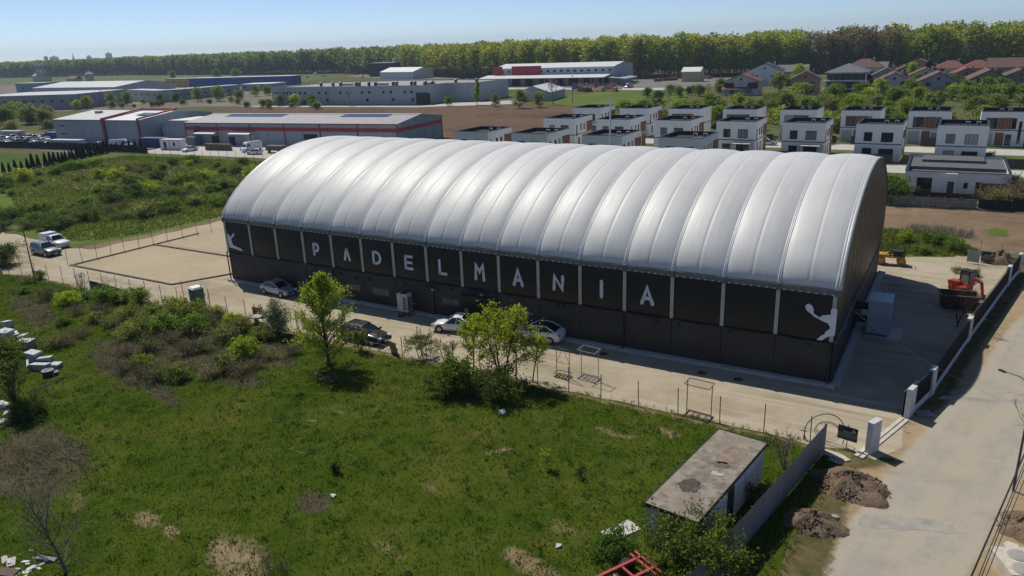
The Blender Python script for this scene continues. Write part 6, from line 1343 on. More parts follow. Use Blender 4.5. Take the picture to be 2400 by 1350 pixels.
# --- right boundary wall
M_WCON = pm('white_concrete',(.50,.51,.52),.75,.12,1.5,.15,20); M_PANEL = pm('dark_fence_panel',(.009,.009,.011),.8,.2,2,spec=.1)
t = thing('boundary_wall','low white wall with dark panels and white pillars along the road','wall',(5.4,-2.6,0)); o = Vector((5.4,-2.6))
PL = [Vector(q) for q in ((5.42,-2.6),(6.5,1.5),(8.6,13.6),(11.8,31.2),(12.9,36.6))]
for i, q in enumerate(PL):
    p = q-o; d = (PL[min(i+1,4)]-PL[max(i-1,0)]).normalized(); m = MB(); m.obox((p.x,p.y,1.05),(.9 if i != 0 else .95,.34,2.1),atan2(d.y,d.x)); part('pillar', m, M_WCON, t)
for a, b in zip(PL[:-1],PL[1:]):
    d = b-a; L = d.length; u = d.normalized(); rz = atan2(u.y,u.x); nrm = Vector((-u.y,u.x)); k = max(1,int(L/3.2))
    c = (a+b)/2-o; m = MB(); m.obox((c.x,c.y,.25),(L-.9,.2,.5),rz); part('base_wall', m, M_WCON, t)
    for i in range(k):
        c = a+u*(.45+(L-.9)*(i+.5)/k)-o-nrm*.04; m = MB(); m.obox((c.x,c.y,1.24),((L-.9)/k-.006,.05,1.42),rz); part('panel', m, M_PANEL, t)
    c0 = a-o+nrm*.05+u*.5; c1 = b-o+nrm*.05-u*.5; m = MB(); m.bar((c0.x,c0.y,1.97),(c1.x,c1.y,1.97),.05); part('top_rail', m, DARKG, t)
t = thing('sliding_gate','black sliding gate pushed back behind the boundary wall','gate',(5.0,-2.9,0),radians(74))
for i in range(6): m = MB(); m.box(.05+i*1.15,1.15+i*1.15,-.02,.02,.15,1.75); part('gate_panel', m, M_PANEL, t)
m = MB(); m.bar((0,0,1.8),(7,0,1.8),.07); m.bar((0,0,.1),(7,0,.1),.07)
for x in (0,3.5,7): m.bar((x,0,.1),(x,0,1.8),.07)
part('gate_frame', m, DARKG, t)
q = G(2043,1066); m = MB(); m.obox((0,0,1.05),(.95,.36,2.1)); m.obox((0,0,2.13),(.99,.40,.07))
t = thing('gate_pillar','free standing white gate pillar beside the black notice sign','pillar',(q[0]-.05,q[1]+.35,0),radians(66)); part('pillar', m, M_WCON, t)
a = G(2015,1070); b = G(2118,985); d = Vector((b[0]-a[0],b[1]-a[1])); L = d.length; t = thing('gate_track','concrete gate track with steel rail across the yard entrance','gate track',(a[0],a[1],0),atan2(d.y,d.x))
m = MB(); m.box(-.2,L+.1,-.28,.28,0,.09); part('footing', m, pm('pale_concrete',(.50,.46,.38),.85,.15,2), t); m = MB(); m.box(-.2,L+.1,-.02,.02,.09,.13); part('rail', m, STEEL, t)
q = G(2165,972); t = thing('wooden_pallet','flat pallet on the verge by the first wall pillar','pallet',(q[0],q[1],0),.5)
for i in range(6): m = MB(); m.box(-.55,.55,-.42+i*.15,-.32+i*.15,.1,.13); part('board', m, STEEL, t)
for x in (-.5,0,.45): m = MB(); m.box(x,x+.08,-.42,.43,0,.1); part('bearer', m, WOOD, t)
# --- corrugated metal fence
M_CORR = pm('grey_sheet_metal',(.19,.21,.235),.5,.15,1.2,metal=.25,streak=True)
t = thing('sheet_metal_fence','grey corrugated sheet fence running down beside the container','fence',(1.25,-9.9,0)); FP_ = [(1.25,-9.9),(.65,-13.4),(.05,-17),(-.6,-20.6),(-1.25,-24.2),(-2.3,-29.5)]
for a, b in zip(FP_[:-1],FP_[1:]):
    d = Vector((b[0]-a[0],b[1]-a[1])); L = d.length; u = d.normalized(); nrm = Vector((-u.y,u.x)); ns_ = 3
    for s in range(ns_):
        m = MB(); P = []; k = 6
        for i in range(k*4+1):
            f = (s+i/(k*4))/ns_; off = (.0,.05,.05,.0)[i%4]; p = Vector(a)-Vector((1.25,-9.9))+d*f+nrm*off; P += [(p.x,p.y,.05),(p.x,p.y,1.95+.02*s)]
        m.grid(P,k*4+1,2); part('sheet', m, M_CORR, t)
    p = Vector(a)-Vector((1.25,-9.9))+nrm*-.06; m = MB(); m.box(p.x-.04,p.x+.04,p.y-.04,p.y+.04,0,1.9); part('post', m, DARKG, t)
# --- container cabin
t = thing('container_cabin','white container cabin with stained flat roof beside the metal fence','container',(-3.2,-19.4,0),radians(-7.5)); W2, L2, H2 = 1.34, 4.45, 2.5
def stain_mat():
    m, nt, b = _new('stained_roof'); b.inputs['Roughness'].default_value = .9; a = noise(nt,.55,5,.6); c = noise(nt,2.2,5,.65)
    col = ramp(nt, a, [(.3,(.10,.09,.075)),(.42,(.17,.145,.115)),(.5,(.30,.255,.20)),(.58,(.20,.165,.125)),(.7,(.24,.15,.105))]); col = mix(nt, .35, col, ramp(nt,c,[(.35,(.07,.065,.06)),(.6,(.28,.26,.23))])); nt.links.new(col,b.inputs['Base Color']); bumpn(nt,c,.2,.03,b); return m
m = MB(); m.box(-W2,W2,-L2,L2,.12,H2); part('shell', m, pm('cabin_white',(.50,.52,.55),.5,.12,1.2,streak=True), t)
m = MB(); m.box(-W2-.1,W2+.1,-L2-.1,L2+.1,H2,H2+.1); part('roof', m, stain_mat(), t)
m = MB(); m.box(W2+.10,W2+.14,-L2-.14,L2+.14,H2-.08,H2+.13); m.box(-W2-.14,-W2-.10,-L2-.14,L2+.14,H2-.08,H2+.13); m.box(-W2-.1,W2+.1,-L2-.14,-L2-.1,H2-.08,H2+.13); m.box(-W2-.1,W2+.1,L2+.1,L2+.14,H2-.08,H2+.13); part('roof_edge', m, BLACKM, t)
m = MB(); m.box(W2+.002,W2+.03,-.7,.15,.15,2.15); part('doorway', m, M_DARKD, t)
for y in (-3.9,-2.2,1.6,3.6): m = MB(); m.box(W2+.002,W2+.02,y-.03,y+.03,.15,2.45); part('rib', m, MATS['cabin_white'], t)
m = MB(); m.prism([(.15,-.2),(.35,-.28),(.62,-.25),(.85,-.05),(.78,.12),(.5,.05),(.3,.15),(.12,.02)],H2+.1,H2+.13); part('roof_patch', m, pm('pale_patch',(.38,.35,.31),.9,.2,6), t)
rs = random.Random(12)
for (cx,cy,rx,ry,mt) in ((-.25,-1.9,.62,.72,pm('leaf_litter_stain',(.07,.062,.05),.95,.5,4,.6,12)),(.35,2.1,.85,1.15,pm('rust_stain',(.21,.165,.13),.95,.35,2.5)),(.3,.95,.55,.32,pm('dirt_ring',(.13,.10,.08),.95,.3,4))):
    m = MB(); m.prism([(cx+rx*cos(a)*rs.uniform(.75,1.1),cy+ry*sin(a)*rs.uniform(.75,1.1)) for a in np.linspace(0,2*pi,27)[:-1]],H2+.1,H2+.105); part('roof_stain', m, mt, t)
q = G(1455,1248); t = thing('concrete_slab','pale rectangular concrete slab lying in the grass left of the container','slab',(q[0],q[1],.0),radians(62)); m = MB(); m.box(-.95,.95,-.5,.5,0,.14); part('slab', m, pm('pale_slab',(.48,.47,.44),.9,.15,3,.4,20), t)
# --- red chassis bottom edge
q = G(1478,1372); t = thing('red_chassis','red steel trailer chassis with tyres at the lower edge','trailer',(q[0],q[1],0),radians(62)); M_RCH = pm('chassis_red',(.36,.05,.05),.5,.2,3)
m = MB(); m.box(-2.4,1.3,-.55,-.40,.75,.93); part('beam', m, M_RCH, t); m = MB(); m.box(-2.4,1.0,.40,.55,.75,.93); part('beam', m, M_RCH, t)
for x in (1.05,.75,-.2,-1.4): m = MB(); m.box(x-.06,x+.06,-.95 if x > .5 else -.40,.95 if x > .5 else .40,.78,.90); part('cross_beam', m, M_RCH, t)
for s in (-1,1): m = MB(); m.cyl((.35,s*.78-.14,.42),.42,.28,20,'y'); wv = part('wheel', m, RUBBER, t); m = MB(); m.cyl((.35,s*.93-.01,.42),.2,.03,14,'y'); part('rim', m, RIM, wv)
m = MB(); m.cyl((-.75,-.34,.66),.16,.7,14,'y'); part('air_tank', m, DARKG, t)
# --- soil heaps
def heap(label, px, py, rx, ry, h, mat, seed, clods=90, name='soil_heap'):
    q = G(px,py); t = thing(name, label, 'heap', (q[0],q[1],0)); rg = np.random.default_rng(seed); m = MB(); P = []; nr, na = 15, 44
    ph = rg.random(9)*6
    for i in range(nr):
        r_ = i/(nr-1)
        for j in range(na+1):
            a = 2*pi*(j%na)/na; e = 1+.16*sin(2*a+ph[0])+.10*sin(5*a+ph[1])+.05*sin(9*a+ph[2])
            z = h*(1-r_**1.5)*(1+.18*sin(3*a+ph[3]+4*r_)+.12*sin(7*a+ph[4]-9*r_))+(.08*h*sin(i*2.9+j*2.3+ph[5])*(1-r_)+.055*h*sin(i*2.3-j*2.7))*(r_ < .95)
            P.append((rx*r_*e*cos(a), ry*r_*e*sin(a), max(z,-.03) if i < nr-1 else -.04))
    m.grid(P,nr,na+1); part('mound', m, mat, t, True)
    m = MB()
    for _ in range(clods):
        a = rg.random()*6.28; r_ = rg.random()**.6; z = h*(1-r_**1.5)*.95; s = (.018+.045*rg.random()**3)*1.2; m.obox((rx*r_*cos(a),ry*r_*sin(a),z+s*.2),(s*2,s*1.6,s*1.4),rg.random()*6,rg.random(),rg.random())
    o = part('clods', m, mat, t); o['kind'] = 'stuff'
M_HEAP = ground('heap_soil',[(.3,(.11,.077,.05)),(.45,(.17,.122,.083)),(.6,(.23,.17,.12)),(.75,(.29,.23,.17))],.5,2,9,1.0,.3)
heap('large brown soil heap on the verge beside the road',1992,1140,2.15,1.8,.8,M_HEAP,1,700); heap('smaller brown soil heap nearer the metal fence and container',1908,1228,1.5,1.3,.65,M_HEAP,2,420)
heap('dark earth heap behind the notice boards at the plot',2345,615,1.9,1.5,1.1,M_HEAP,3,60); heap('long low spoil heap on the building plot',2280,490,6,1.4,.6,M_EARTH,4,60)
heap('spoil heap in the far depot yard',1400,213,7,4,2.2,M_EARTH,5,20)
for i,(px,py,s,l) in enumerate(((1880,1228,.32,'broken concrete lump on the left flank of the smaller soil heap'),(1868,1212,.22,'small concrete lump left of the smaller soil heap'),(1955,1215,.2,'pale lump of rubble on the right of the smaller soil heap'))):
    q = G(px,py); m = MB(); m.obox((0,0,s*.5),(s*1.6,s,s*.9),.5,.3,.2); m.obox((s*.5,s*.3,s*.4),(s,s*.8,s*.7),1.1,.4,.3); t = thing('rubble_lump', l, 'rubble', (q[0],q[1],0)); part('lump', m, CONC, t)
q = G(1955,1068); t = thing('stone_slab','pale flat stone slab at the foot of the notice sign','slab',(q[0],q[1],0),-.25)
m = MB(); m.prism([(-.9,-.25),(-.2,-.4),(.8,-.35),(1.0,.0),(.4,.3),(-.5,.32),(-1.0,.1)],0,.1); part('slab', m, pm('pale_stone',(.45,.43,.37),.9,.2,3,.3,20), t); m = MB(); m.prism([(-.1,-.75),(.7,-.8),(.75,-.45),(0,-.42)],0,.07); part('slab_piece', m, MATS['pale_stone'], t)
# --- text on boards
def text(parent, s, loc, size, mat, rot, align='CENTER'):
    cu = bpy.data.curves.new('lettering','FONT'); cu.body = s; cu.size = size; cu.align_x = align; cu.extrude = .002; cu.fill_mode = 'FRONT'
    o = bpy.data.objects.new('lettering', cu); COL.objects.link(o); dg = bpy.context.evaluated_depsgraph_get(); me = bpy.data.meshes.new_from_object(o.evaluated_get(dg)); bpy.data.objects.remove(o)
    me.materials.clear(); me.materials.append(mat); o = link('lettering', me, parent, loc); o.rotation_euler = rot; return o
TXW = pm('sign_white',(.6,.62,.65),.6,0); TXY = pm('sign_yellow',(.55,.46,.04),.6,0); SIGNB = pm('sign_black',(.022,.024,.03),.5,.1,3)
def notice(label, px, py, w_, h_, z0, rz, name='notice_sign'):
    q = G(px,py); t = thing(name, label, 'sign', (q[0],q[1],0), rz)
    m = MB(); m.box(-w_/2,w_/2,-.015,.015,z0,z0+h_); part('board', m, SIGNB, t); m = MB(); m.tube([(0,.04,0),(0,.04,z0+h_+.12)],.025,6); part('post', m, RUST, t)
    m = MB(); cx, cz, s = w_*.30, z0+h_*.78, h_*.17; m.plate([(cx-s,-.018,cz-s*.85),(cx+s,-.018,cz-s*.85),(cx,-.018,cz+s)],(0,-.006,0)); part('warning_triangle', m, TXY, t)
    m = MB(); m.plate([(cx-s*.18,-.026,cz-s*.55),(cx+s*.18,-.026,cz-s*.55),(cx+s*.1,-.026,cz+s*.3),(cx-s*.1,-.026,cz+s*.3)],(0,-.004,0)); part('warning_mark', m, SIGNB, t)
    m = MB(); V = [(-w_*.27+r_*cos(a),-.02,z0+h_*.80+r_*sin(a)) for r_ in (h_*.12,h_*.15) for a in np.linspace(0,2*pi,21)]; m.add(V,[(i,i+1,22+i,21+i) for i in range(20)]); part('round_emblem', m, pm('emblem_grey',(.14,.15,.17),.6,0), t)
    R0 = (pi/2,0,0)
    text(t,'OBIECTIV',(0,-.02,z0+h_*.54),h_*.15,TXW,R0); text(t,'SUPRAVEGHEAT VIDEO',(0,-.02,z0+h_*.41),h_*.125,TXW,R0); text(t,'SI MONITORIZAT PERMANENT',(0,-.02,z0+h_*.28),h_*.105,TXW,R0)
    for k in range(2):
        m = MB(); m.box(-w_*.42,w_*.42,-.022,-.018,z0+h_*(.20-.10*k),z0+h_*(.205-.10*k)+h_*.045); part('small_print', m, pm('print_yellow',(.17,.16,.07),.6,.2,60), t)
    return t
notice('black warning sign with yellow triangle beside the white gate pillar',1983,1050,1.18,.92,.55,radians(-12))
q = notice('black warning board with small triangle at the back of the yard',2313,618,1.3,1.1,.25,radians(-12))
q = G(2279,618); t = thing('notice_board','pale grey printed board left of the black warning board','sign',(q[0],q[1],0),radians(-12)); m = MB(); m.box(-.6,.6,-.015,.015,.2,1.45); part('board', m, pm('board_grey',(.34,.36,.39),.6,.08,2), t)
for k in range(9): m = MB(); m.box(-.5,.5-.1*(k%3),-.02,-.016,1.3-k*.11,1.33-k*.11); part('text_line', m, pm('faint_print',(.20,.21,.23),.6,0), t)
for x in (-.5,.5): m = MB(); m.tube([(x,.03,0),(x,.03,1.5)],.02,5); part('post', m, STEEL, t)
# --- pipe coils at the gate
c0 = G(1884,1030); c1 = G(1978,1040)
t = thing('pipe_coil','big loop of black plastic pipe standing by the entrance fence','pipe',(c0[0],c0[1],0)); m = MB(); d = Vector((c1[0]-c0[0],c1[1]-c0[1],0)); L = d.length; u = d.normalized(); c = u*(L/2)
R_ = L/2*1.0; m.tube([(c+u*(R_*cos(a))+Vector((0,.15*sin(a*2),.55+R_*1.18*sin(a)))) for a in np.linspace(-.45,pi+.45,34)],.028,6); part('pipe', m, BLACKM, t, True)
q = G(1936,1040); t = thing('pipe_coil','smaller coil of thin black pipe leaning behind the metal fence end','pipe',(q[0],q[1]+.2,0)); m = MB()
for k in range(3): rr_ = .62-.04*k; m.tube([(rr_*cos(a)*1.25,.08*k,.72+.06*k+rr_*sin(a)) for a in np.linspace(0,2*pi,30)],.014,5)
part('pipe', m, BLACKM, t, True)
q = G(1884,1030); t = thing('pipe_rack','rusty bracket post holding the pipe at the fence end','post',(q[0],q[1],0)); m = MB(); m.bar((0,0,0),(0,0,.85),.05); m.bar((-.25,0,.6),(.15,0,.6),.05); part('bracket', m, RUST, t)
# --- steel racks and frames
M_GRF = pm('green_frame',(.075,.11,.045),.6,.3,4)
def frame_a(label, px, py, h, w_, mat, rz=0, basket=False):
    q = G(px,py); t = thing('scaffold_stand', label, 'frame', (q[0],q[1],0), rz)
    for x in (-w_/2,w_/2): m = MB(); m.tube([(x,0,0),(x,0,h)],.025,6); part('upright', m, mat, t)
    m = MB(); m.tube([(-w_/2,0,h),(w_/2,0,h)],.028,6); part('top_bar', m, mat, t)
    m = MB(); m.tube([(-w_/2,0,h*.5),(w_/2,0,h*.5)],.022,6); part('middle_bar', m, mat, t)
    for s in (-1,1): m = MB(); m.tube([(s*w_/2,0,h*.5),(s*w_*.12,0,h*.9)],.018,5); part('brace', m, mat, t)
    if basket:
        for z in (.08,.34): m = MB(); m.tube([(-w_/2-.05,-.35,z),(w_/2+.05,-.35,z),(w_/2+.05,.35,z),(-w_/2-.05,.35,z),(-w_/2-.05,-.35,z)],.03,6); part('base_ring', m, mat, t)
        for i in range(5): x = -w_/2+w_*i/4; m = MB(); m.box(x-.03,x+.03,-.35,.35,.06,.1); part('base_slat', m, mat, t)
    else:
        for x in (-w_/2,w_/2): m = MB(); m.tube([(x,-.3,.03),(x,.3,.03)],.025,5); part('foot', m, mat, t)
    return t
def rack(label, px, py, h, w_, dp, mat, rz=0):
    q = G(px,py); t = thing('steel_rack', label, 'rack', (q[0],q[1],0), rz)
    for x in (-w_/2,w_/2):
        m = MB(); m.tube([(x,dp*.1,0),(x,dp*.1,h)],.03,6); part('upright', m, mat, t)
        m = MB(); m.tube([(x,-dp/2,h-.08),(x,dp/2,h)],.03,6); part('top_arm', m, mat, t); m = MB(); m.tube([(x,-dp/2,.08),(x,dp/2,.08)],.035,6); part('foot', m, mat, t)
    for y,z in ((-dp/2,h-.08),(dp/2,h),(-dp/2,.08),(dp/2,.08),(dp*.1,.35)): m = MB(); m.tube([(-w_/2,y,z),(w_/2,y,z)],.028,6); part('cross_bar', m, mat, t)
    for i in range(3): x = -w_/4+w_*i/4; m = MB(); m.tube([(x,-dp/2,.1),(x,dp/2,.1)],.025,5); part('base_bar', m, mat, t)
    for x in (-w_/2,w_/2):
        for y in (-dp/2,dp/2): m = MB(); m.cyl((x,y-.03,.05),.06,.06,8,'y'); part('castor', m, RUBBER, t)
frame_a('green site frame with basket base right of the tree clump',1320,884,2.35,1.15,M_GRF,radians(-3),True)
rack('grey steel rack on castors beside the green basket frame',1381,889,2.5,1.5,.9,STEEL,radians(-6)); rack('brown steel rack standing at the wire fence near the container',1636,978,2.55,1.75,.9,RUST,radians(-6))
frame_a('green site frame standing alone behind the vine tangle',985,822,2.1,.85,M_GRF,radians(-30)); frame_a('green site frame left of the portable toilet',432,704,2.2,1.2,M_GRF,radians(-35)); frame_a('green site frame right of the portable toilet',494,724,2.2,1.2,M_GRF,radians(-35))
for i,(px,py) in enumerate(((636,758),(668,764),(690,768),(706,772))): frame_a('rusty thin frame behind the blossoming shrub, %s from left'%ord_[i].replace('leftmost','first'),px,py,2.0-.1*i,.8,RUST,radians(-40+20*i))
rack('low rusty rack lying behind the blossoming shrub towards the silver car',655,742,1.5,2.2,.7,RUST,radians(-20))
# --- portable toilet
q = G(466,720); t = thing('portable_toilet','dark green portable toilet with white roof at the wire fence','toilet',(q[0],q[1],0),radians(-12)); M_TOI = pm('toilet_green',(.03,.13,.075),.5,.15,2)
m = MB(); m.box(-.55,.55,-.55,.55,.08,2.05); part('body', m, M_TOI, t); m = MB(); m.box(-.6,.6,-.6,.6,2.05,2.14); m.prism([(-.5,-.5),(.5,-.5),(.5,.5),(-.5,.5)],2.14,2.24); part('roof', m, WHITEP, t)
m = MB(); m.box(-.42,.42,-.575,-.553,.15,1.95); d = part('door', m, M_TOI, t); m = MB(); m.box(.28,.36,-.60,-.577,1.0,1.12); part('handle', m, STEEL, d); m = MB(); m.box(-.6,.6,-.6,.6,0,.08); part('base', m, DARKG, t)
m = MB(); m.tube([(.35,.4,2.2),(.35,.4,2.5)],.05,8); part('vent_pipe', m, WHITEP, t)
# --- dark panel leaning at the fence, concrete remains
a = G(214,682); b = G(297,702); d = Vector((b[0]-a[0],b[1]-a[1])); t = thing('wall_panel_stack','dark grey board wall standing along the wire fence','wall',(a[0],a[1],0),atan2(d.y,d.x)); L = d.length
for i in range(4): m = MB(); m.box(L*i/4+.02,L*(i+1)/4-.02,-.05,.05,0,1.25-.05*i); part('board', m, pm('dark_board',(.055,.06,.068),.7,.2,2), t)
m = MB(); m.box(0,L,-.5,-.15,0,.25); part('footing', m, M_OLDC, t)
q = G(603,742); t = thing('brown_cabinet','open brown wooden cabinet by the fence left of the blossoming shrub','cabinet',(q[0],q[1],0),.1); m = MB(); m.box(-.5,.5,-.03,.35,0,.95); part('body', m, RUST, t); m = MB(); m.box(-.55,.55,-.08,.38,.95,1.0); part('lid', m, WOOD, t)
m = MB()
for x in (-.35,.3): m.bar((x,.1,1.0),(x,.1,1.25),.05)
part('stub', m, RUST, t)
q = G(602,757); t = thing('cable_drum_table','round pale drum table beside the brown cabinet','table',(q[0],q[1],0)); m = MB(); m.lathe([(.55,.62),(.58,.64),(.58,.69),(.55,.71)],22); part('table_top', m, pm('pale_wood',(.45,.38,.30),.8,.15,4), t); m = MB(); m.cyl((0,0,.05),.22,.57,12); part('core', m, WOOD, t); m = MB(); m.lathe([(.45,0),(.45,.05)],18); part('foot', m, WOOD, t)
q = G(924,830); t = thing('leaning_pallet','weathered wooden pallet leaning on the wire fence','pallet',(q[0],q[1],0),radians(-18))
for i in range(6): m = MB(); m.obox((-.5+i*.2,-.06-.0,.62),(.15,.03,1.2),0,.22); part('board', m, WOOD, t)
for z in (.1,.6,1.12): m = MB(); m.obox((0,.02-.22*(z-.62),z),(1.18,.09,.1),0,.22); part('bearer', m, WOOD, t)
# --- air units
M_AC = pm('ac_casing',(.44,.45,.45),.5,.06,2)
q = onY(950,735,-1.5); q = G(951,738); t = thing('heat_pump','pale upright heat pump unit on a dark stand before the hall','heat pump',(q[0],q[1],0),radians(0))
m = MB(); m.box(-.62,.62,-.38,.38,.45,2.25); part('casing', m, M_AC, t)
for i in range(9): m = MB(); m.box(.08,.50,-.40,-.381,.65+i*.15,.74+i*.15); part('louvre', m, BLACKM, t)
for i in range(9): m = MB(); m.box(.621,.64,-.3,.3,.65+i*.15,.74+i*.15); part('louvre', m, BLACKM, t)
m = MB()
for x in (-.58,.54):
    for y in (-.34,.30): m.box(x,x+.05,y,y+.05,0,.45)
m.box(-.7,.7,-.42,.42,.40,.449); part('stand', m, BLACKM, t); m = MB(); m.cyl((0,0,2.25),.33,.06,20); part('fan_ring', m, BLACKM, t)
m = MB(); m.tube([(.62,.1,1.2),(1.1,.2,1.25),(1.15,.6,1.3)],.03,6); part('pipe', m, STEEL, t); m = MB(); m.box(-.26,-.16,-.387,-.381,2.03,2.08); m.box(-.14,.06,-.387,-.381,2.0,2.08); part('maker_mark', m, pm('logo_blue_grey',(.12,.16,.22),.5,0), t)
q = G(2040,772); t = thing('air_handler','tall grey air handling unit with ducts at the right end of the hall','air handler',(2.0,12.6,0))
M_AHU = pm('ahu_casing',(.34,.38,.42),.45,.08,2); m = MB(); m.box(-.1-.75,.85,-1.0,1.4,.25,3.1); part('casing', m, M_AHU, t); m = MB(); m.box(-.9,.9,-1.05,1.45,3.1,3.18); part('roof', m, pm('ahu_roof',(.42,.47,.52),.4,.08,2), t)
for y in (-.3,.55): m = MB(); m.box(.851,.87,y-.38,y+.38,.5,2.9); part('door_panel', m, M_AHU, t)
m = MB(); m.box(-.8,.82,-1.02,-1.003,.4,2.95); part('front_panel', m, M_AHU, t); m = MB(); m.box(.5,.56,-1.05,-1.02,1.5,1.7); part('latch', m, BLACKM, t)
for z in (1.0,2.2): m = MB(); m.tube([(-.85,.3,z),(-1.9,.3,z)],.32,14); part('duct', m, BLACKM, t)
m = MB(); m.box(-.9,1.9,-1.5,1.6,0,.1); part('pad', m, CONC, t); m = MB(); m.box(-.8,.8,-.95,1.35,.1,.25); part('skid', m, DARKG, t)
m = MB(); m.tube([(.1,2.0,0),(.1,2.0,3.4)],.09,8); part('flue', m, STEEL, t)
# --- street lamp, cables
hd = G(2344,868,6.5); p1 = G(2424,893,6.7); t = thing('street_lamp','slender street lamp with curved arm at the right edge','street lamp',(p1[0],p1[1],0)); m = MB(); m.tube([(0,0,0),(0,0,5.9)],[.07,.05],8); part('pole', m, DARKG, t)
v = Vector((hd[0]-p1[0],hd[1]-p1[1],0)); m = MB(); m.tube([(0,0,5.9),(v.x*.1,v.y*.1,6.4),(v.x*.4,v.y*.4,6.62),(v.x*.85,v.y*.85,6.55)],.03,6); part('arm', m, DARKG, t)
m = MB(); m.obox((v.x*.93,v.y*.93,6.52),(.42,.16,.07),atan2(v.y,v.x)); part('lamp_head', m, BLACKM, t)
a = np.array(onY(1992,690,.3)); b = G(2330,930,6.4); solo('thin_cable', MB().tube([Vector((.15,.3,6.6)).lerp(Vector(b),f)-Vector((0,0,.5*sin(pi*f))) for f in np.linspace(0,1,14)],.0045,4), BLACKM, 'thin cable hanging from the hall corner towards the road', 'cable')
for i,(xa,xb,r_) in enumerate(((2390,2277,.035),(2399,2294,.018),(2404,2301,.018),(2414,2312,.015))):
    z = 6.0; A = Vector(G(xa,1090,z)); B = Vector(G(xb,1350,z)); d = B-A
    solo('overhead_cable', MB().tube([A-d*4,A,B,B+d*1.2], r_, 5), BLACKM, ['thick dark overhead cable along the right road edge','thin overhead cable, second from the road side','thin overhead cable, third from the road side','thin overhead cable, farthest from the road'][i], 'cable')
q = G(2378,1328); t = thing('concrete_cover','pale concrete block with two round covers in the lower right corner','concrete block',(q[0],q[1],0),radians(25)); m = MB(); m.box(-.9,1.6,-1.4,.7,0,.6); part('block', m, pm('cream_block',(.50,.46,.38),.85,.15,3,.2,20), t)
for (x,y) in ((.1,.05),(-.2,-.95)): m = MB(); m.lathe([(.46,.60),(.46,.63),(.36,.66),(.1,.68)],24,(x,y,0)); part('round_cover', m, pm('cover_grey',(.30,.29,.27),.8,.1,4), t)
heap('scrap and earth bank at the right edge below the cables',2398,1235,1.3,1.5,.5,M_HEAP,9,120,'scrap_bank')
q = G(2368,1290); t = thing('stone_block','pale pentagonal stone beside the concrete block','stone',(q[0],q[1],0),.4); m = MB(); m.prism([(-.3,-.25),(.25,-.28),(.35,.1),(0,.35),(-.33,.15)],0,.3); part('stone', m, MATS['cream_block'], t)
# --- dumped things at the left
M_FOAM = pm('white_foam',(.45,.465,.475),.7,.1,2); M_APP = pm('appliance_enamel',(.26,.30,.335),.5,.15,2)
junk = [(20,772,.8,.6,.7,0,'white crate tipped in the weeds, topmost of the dumped row','crate'),(5,790,.9,.7,.5,.3,'white box at the left edge below the tipped crate','box'),(18,800,1.0,.8,.9,.2,'grey enamel cabinet in the weeds, left of the dumped row','cabinet'),(36,798,.7,.6,.6,-.3,'white lidded box right of the grey enamel cabinet','box'),(57,800,.6,.6,.5,.5,'white lidded box furthest right in the dumped row','box'),(64,818,1.3,.7,.7,.25,'long grey chest with white rim in the weeds','chest'),(85,836,.7,.6,.35,.2,'cream tray on top of the old appliance pile','tray'),(84,858,.8,.7,1.1,.3,'tall grey appliance standing in the dumped pile','appliance'),(110,862,1.2,.3,.8,.4,'white window frame leaning on the dumped pile','window frame'),(98,872,1.4,.5,.6,.3,'grey enamel panel at the foot of the dumped pile','panel'),(130,868,.9,.6,.5,.5,'blue grey panel at the right of the dumped pile','panel'),(70,872,.9,.12,.7,-.5,'pale sheet leaning left of the dumped pile','sheet'),(122,880,.6,.4,.25,.4,'blue lid lying before the dumped pile','lid')]
for i,(px,py,a,b,c,rz,l,n_) in enumerate(junk):
    a, b, c = a*1.15, b*1.15, c*1.1; q = G(px,py); t = thing(('dumped_'+{'lid':'loose_lid','panel':'door_leaf'}.get(n_,n_)).replace(' ','_'), l, n_, (q[0],q[1],0), rz)  # these two kinds are a loose lid and flat loose panels
    m = MB(); m.obox((0,0,c/2+.03),(a,b,c),0,.08*((i%3)-1),.10*((i%4)-1.5)); part('body', m, M_APP if i%2 or i > 7 else M_FOAM, t); m = MB(); m.obox((0,0,c+.07),(a*1.06,b*1.06,.07),0,.08*((i%3)-1),.10*((i%4)-1.5)); part('lid', m, M_FOAM, t)
    if n_ == 'window frame': m = MB(); m.obox((0,-b*.5-.03,c/2),(a*.7,.04,c*.6)); part('pane', m, GLASS, t)
for (px,py,r_,h,l) in ((116,888,.42,.75,'dark plastic manhole shaft with pale lid beside the lattice'),(129,885,.34,.5,'second shorter manhole shaft behind the first')):
    q = G(px,py); t = thing('manhole_shaft', l, 'manhole shaft', (q[0],q[1],0)); m = MB(); m.cyl((0,0,0),r_,h,20); part('shaft', m, pm('dark_plastic',(.03,.028,.032),.6,.2,3), t); m = MB(); m.lathe([(r_*1.05,h),(r_*1.05,h+.04),(r_*.9,h+.06)],20); ld = part('lid', m, pm('pale_lid',(.36,.33,.32),.8,.1,3), t)
    for k in (-1,0,1): m = MB(); m.obox((k*r_*.4,0,h+.07),(.06,r_*1.4,.02)); part('lid_rib', m, DARKG, ld)
a = G(62,930); b = G(160,892)
for k in range(2):
    d = Vector((b[0]-a[0],b[1]-a[1])); L = d.length; t = thing('lattice_girder','grey steel lattice girder on the ground, %s one'%('nearer','farther')[k],'girder',(a[0]+.2*k,a[1]+.55*k,0),atan2(d.y,d.x))
    m = MB()
    for y,z in ((-.16,.05),(.16,.05),(0,.36)): m.tube([(0,y,z),(L,y,z)],.03,5)
    part('chord', m, STEEL, t); m = MB(); n = int(L/.35)
    for i in range(n):
        x0, x1 = L*i/n, L*(i+1)/n
        for y in (-.16,.16): m.tube([(x0,y,.05),((x0+x1)/2,0,.36),(x1,y,.05)],.015,4)
    o = part('lattice', m, STEEL, t); o['kind'] = 'stuff'
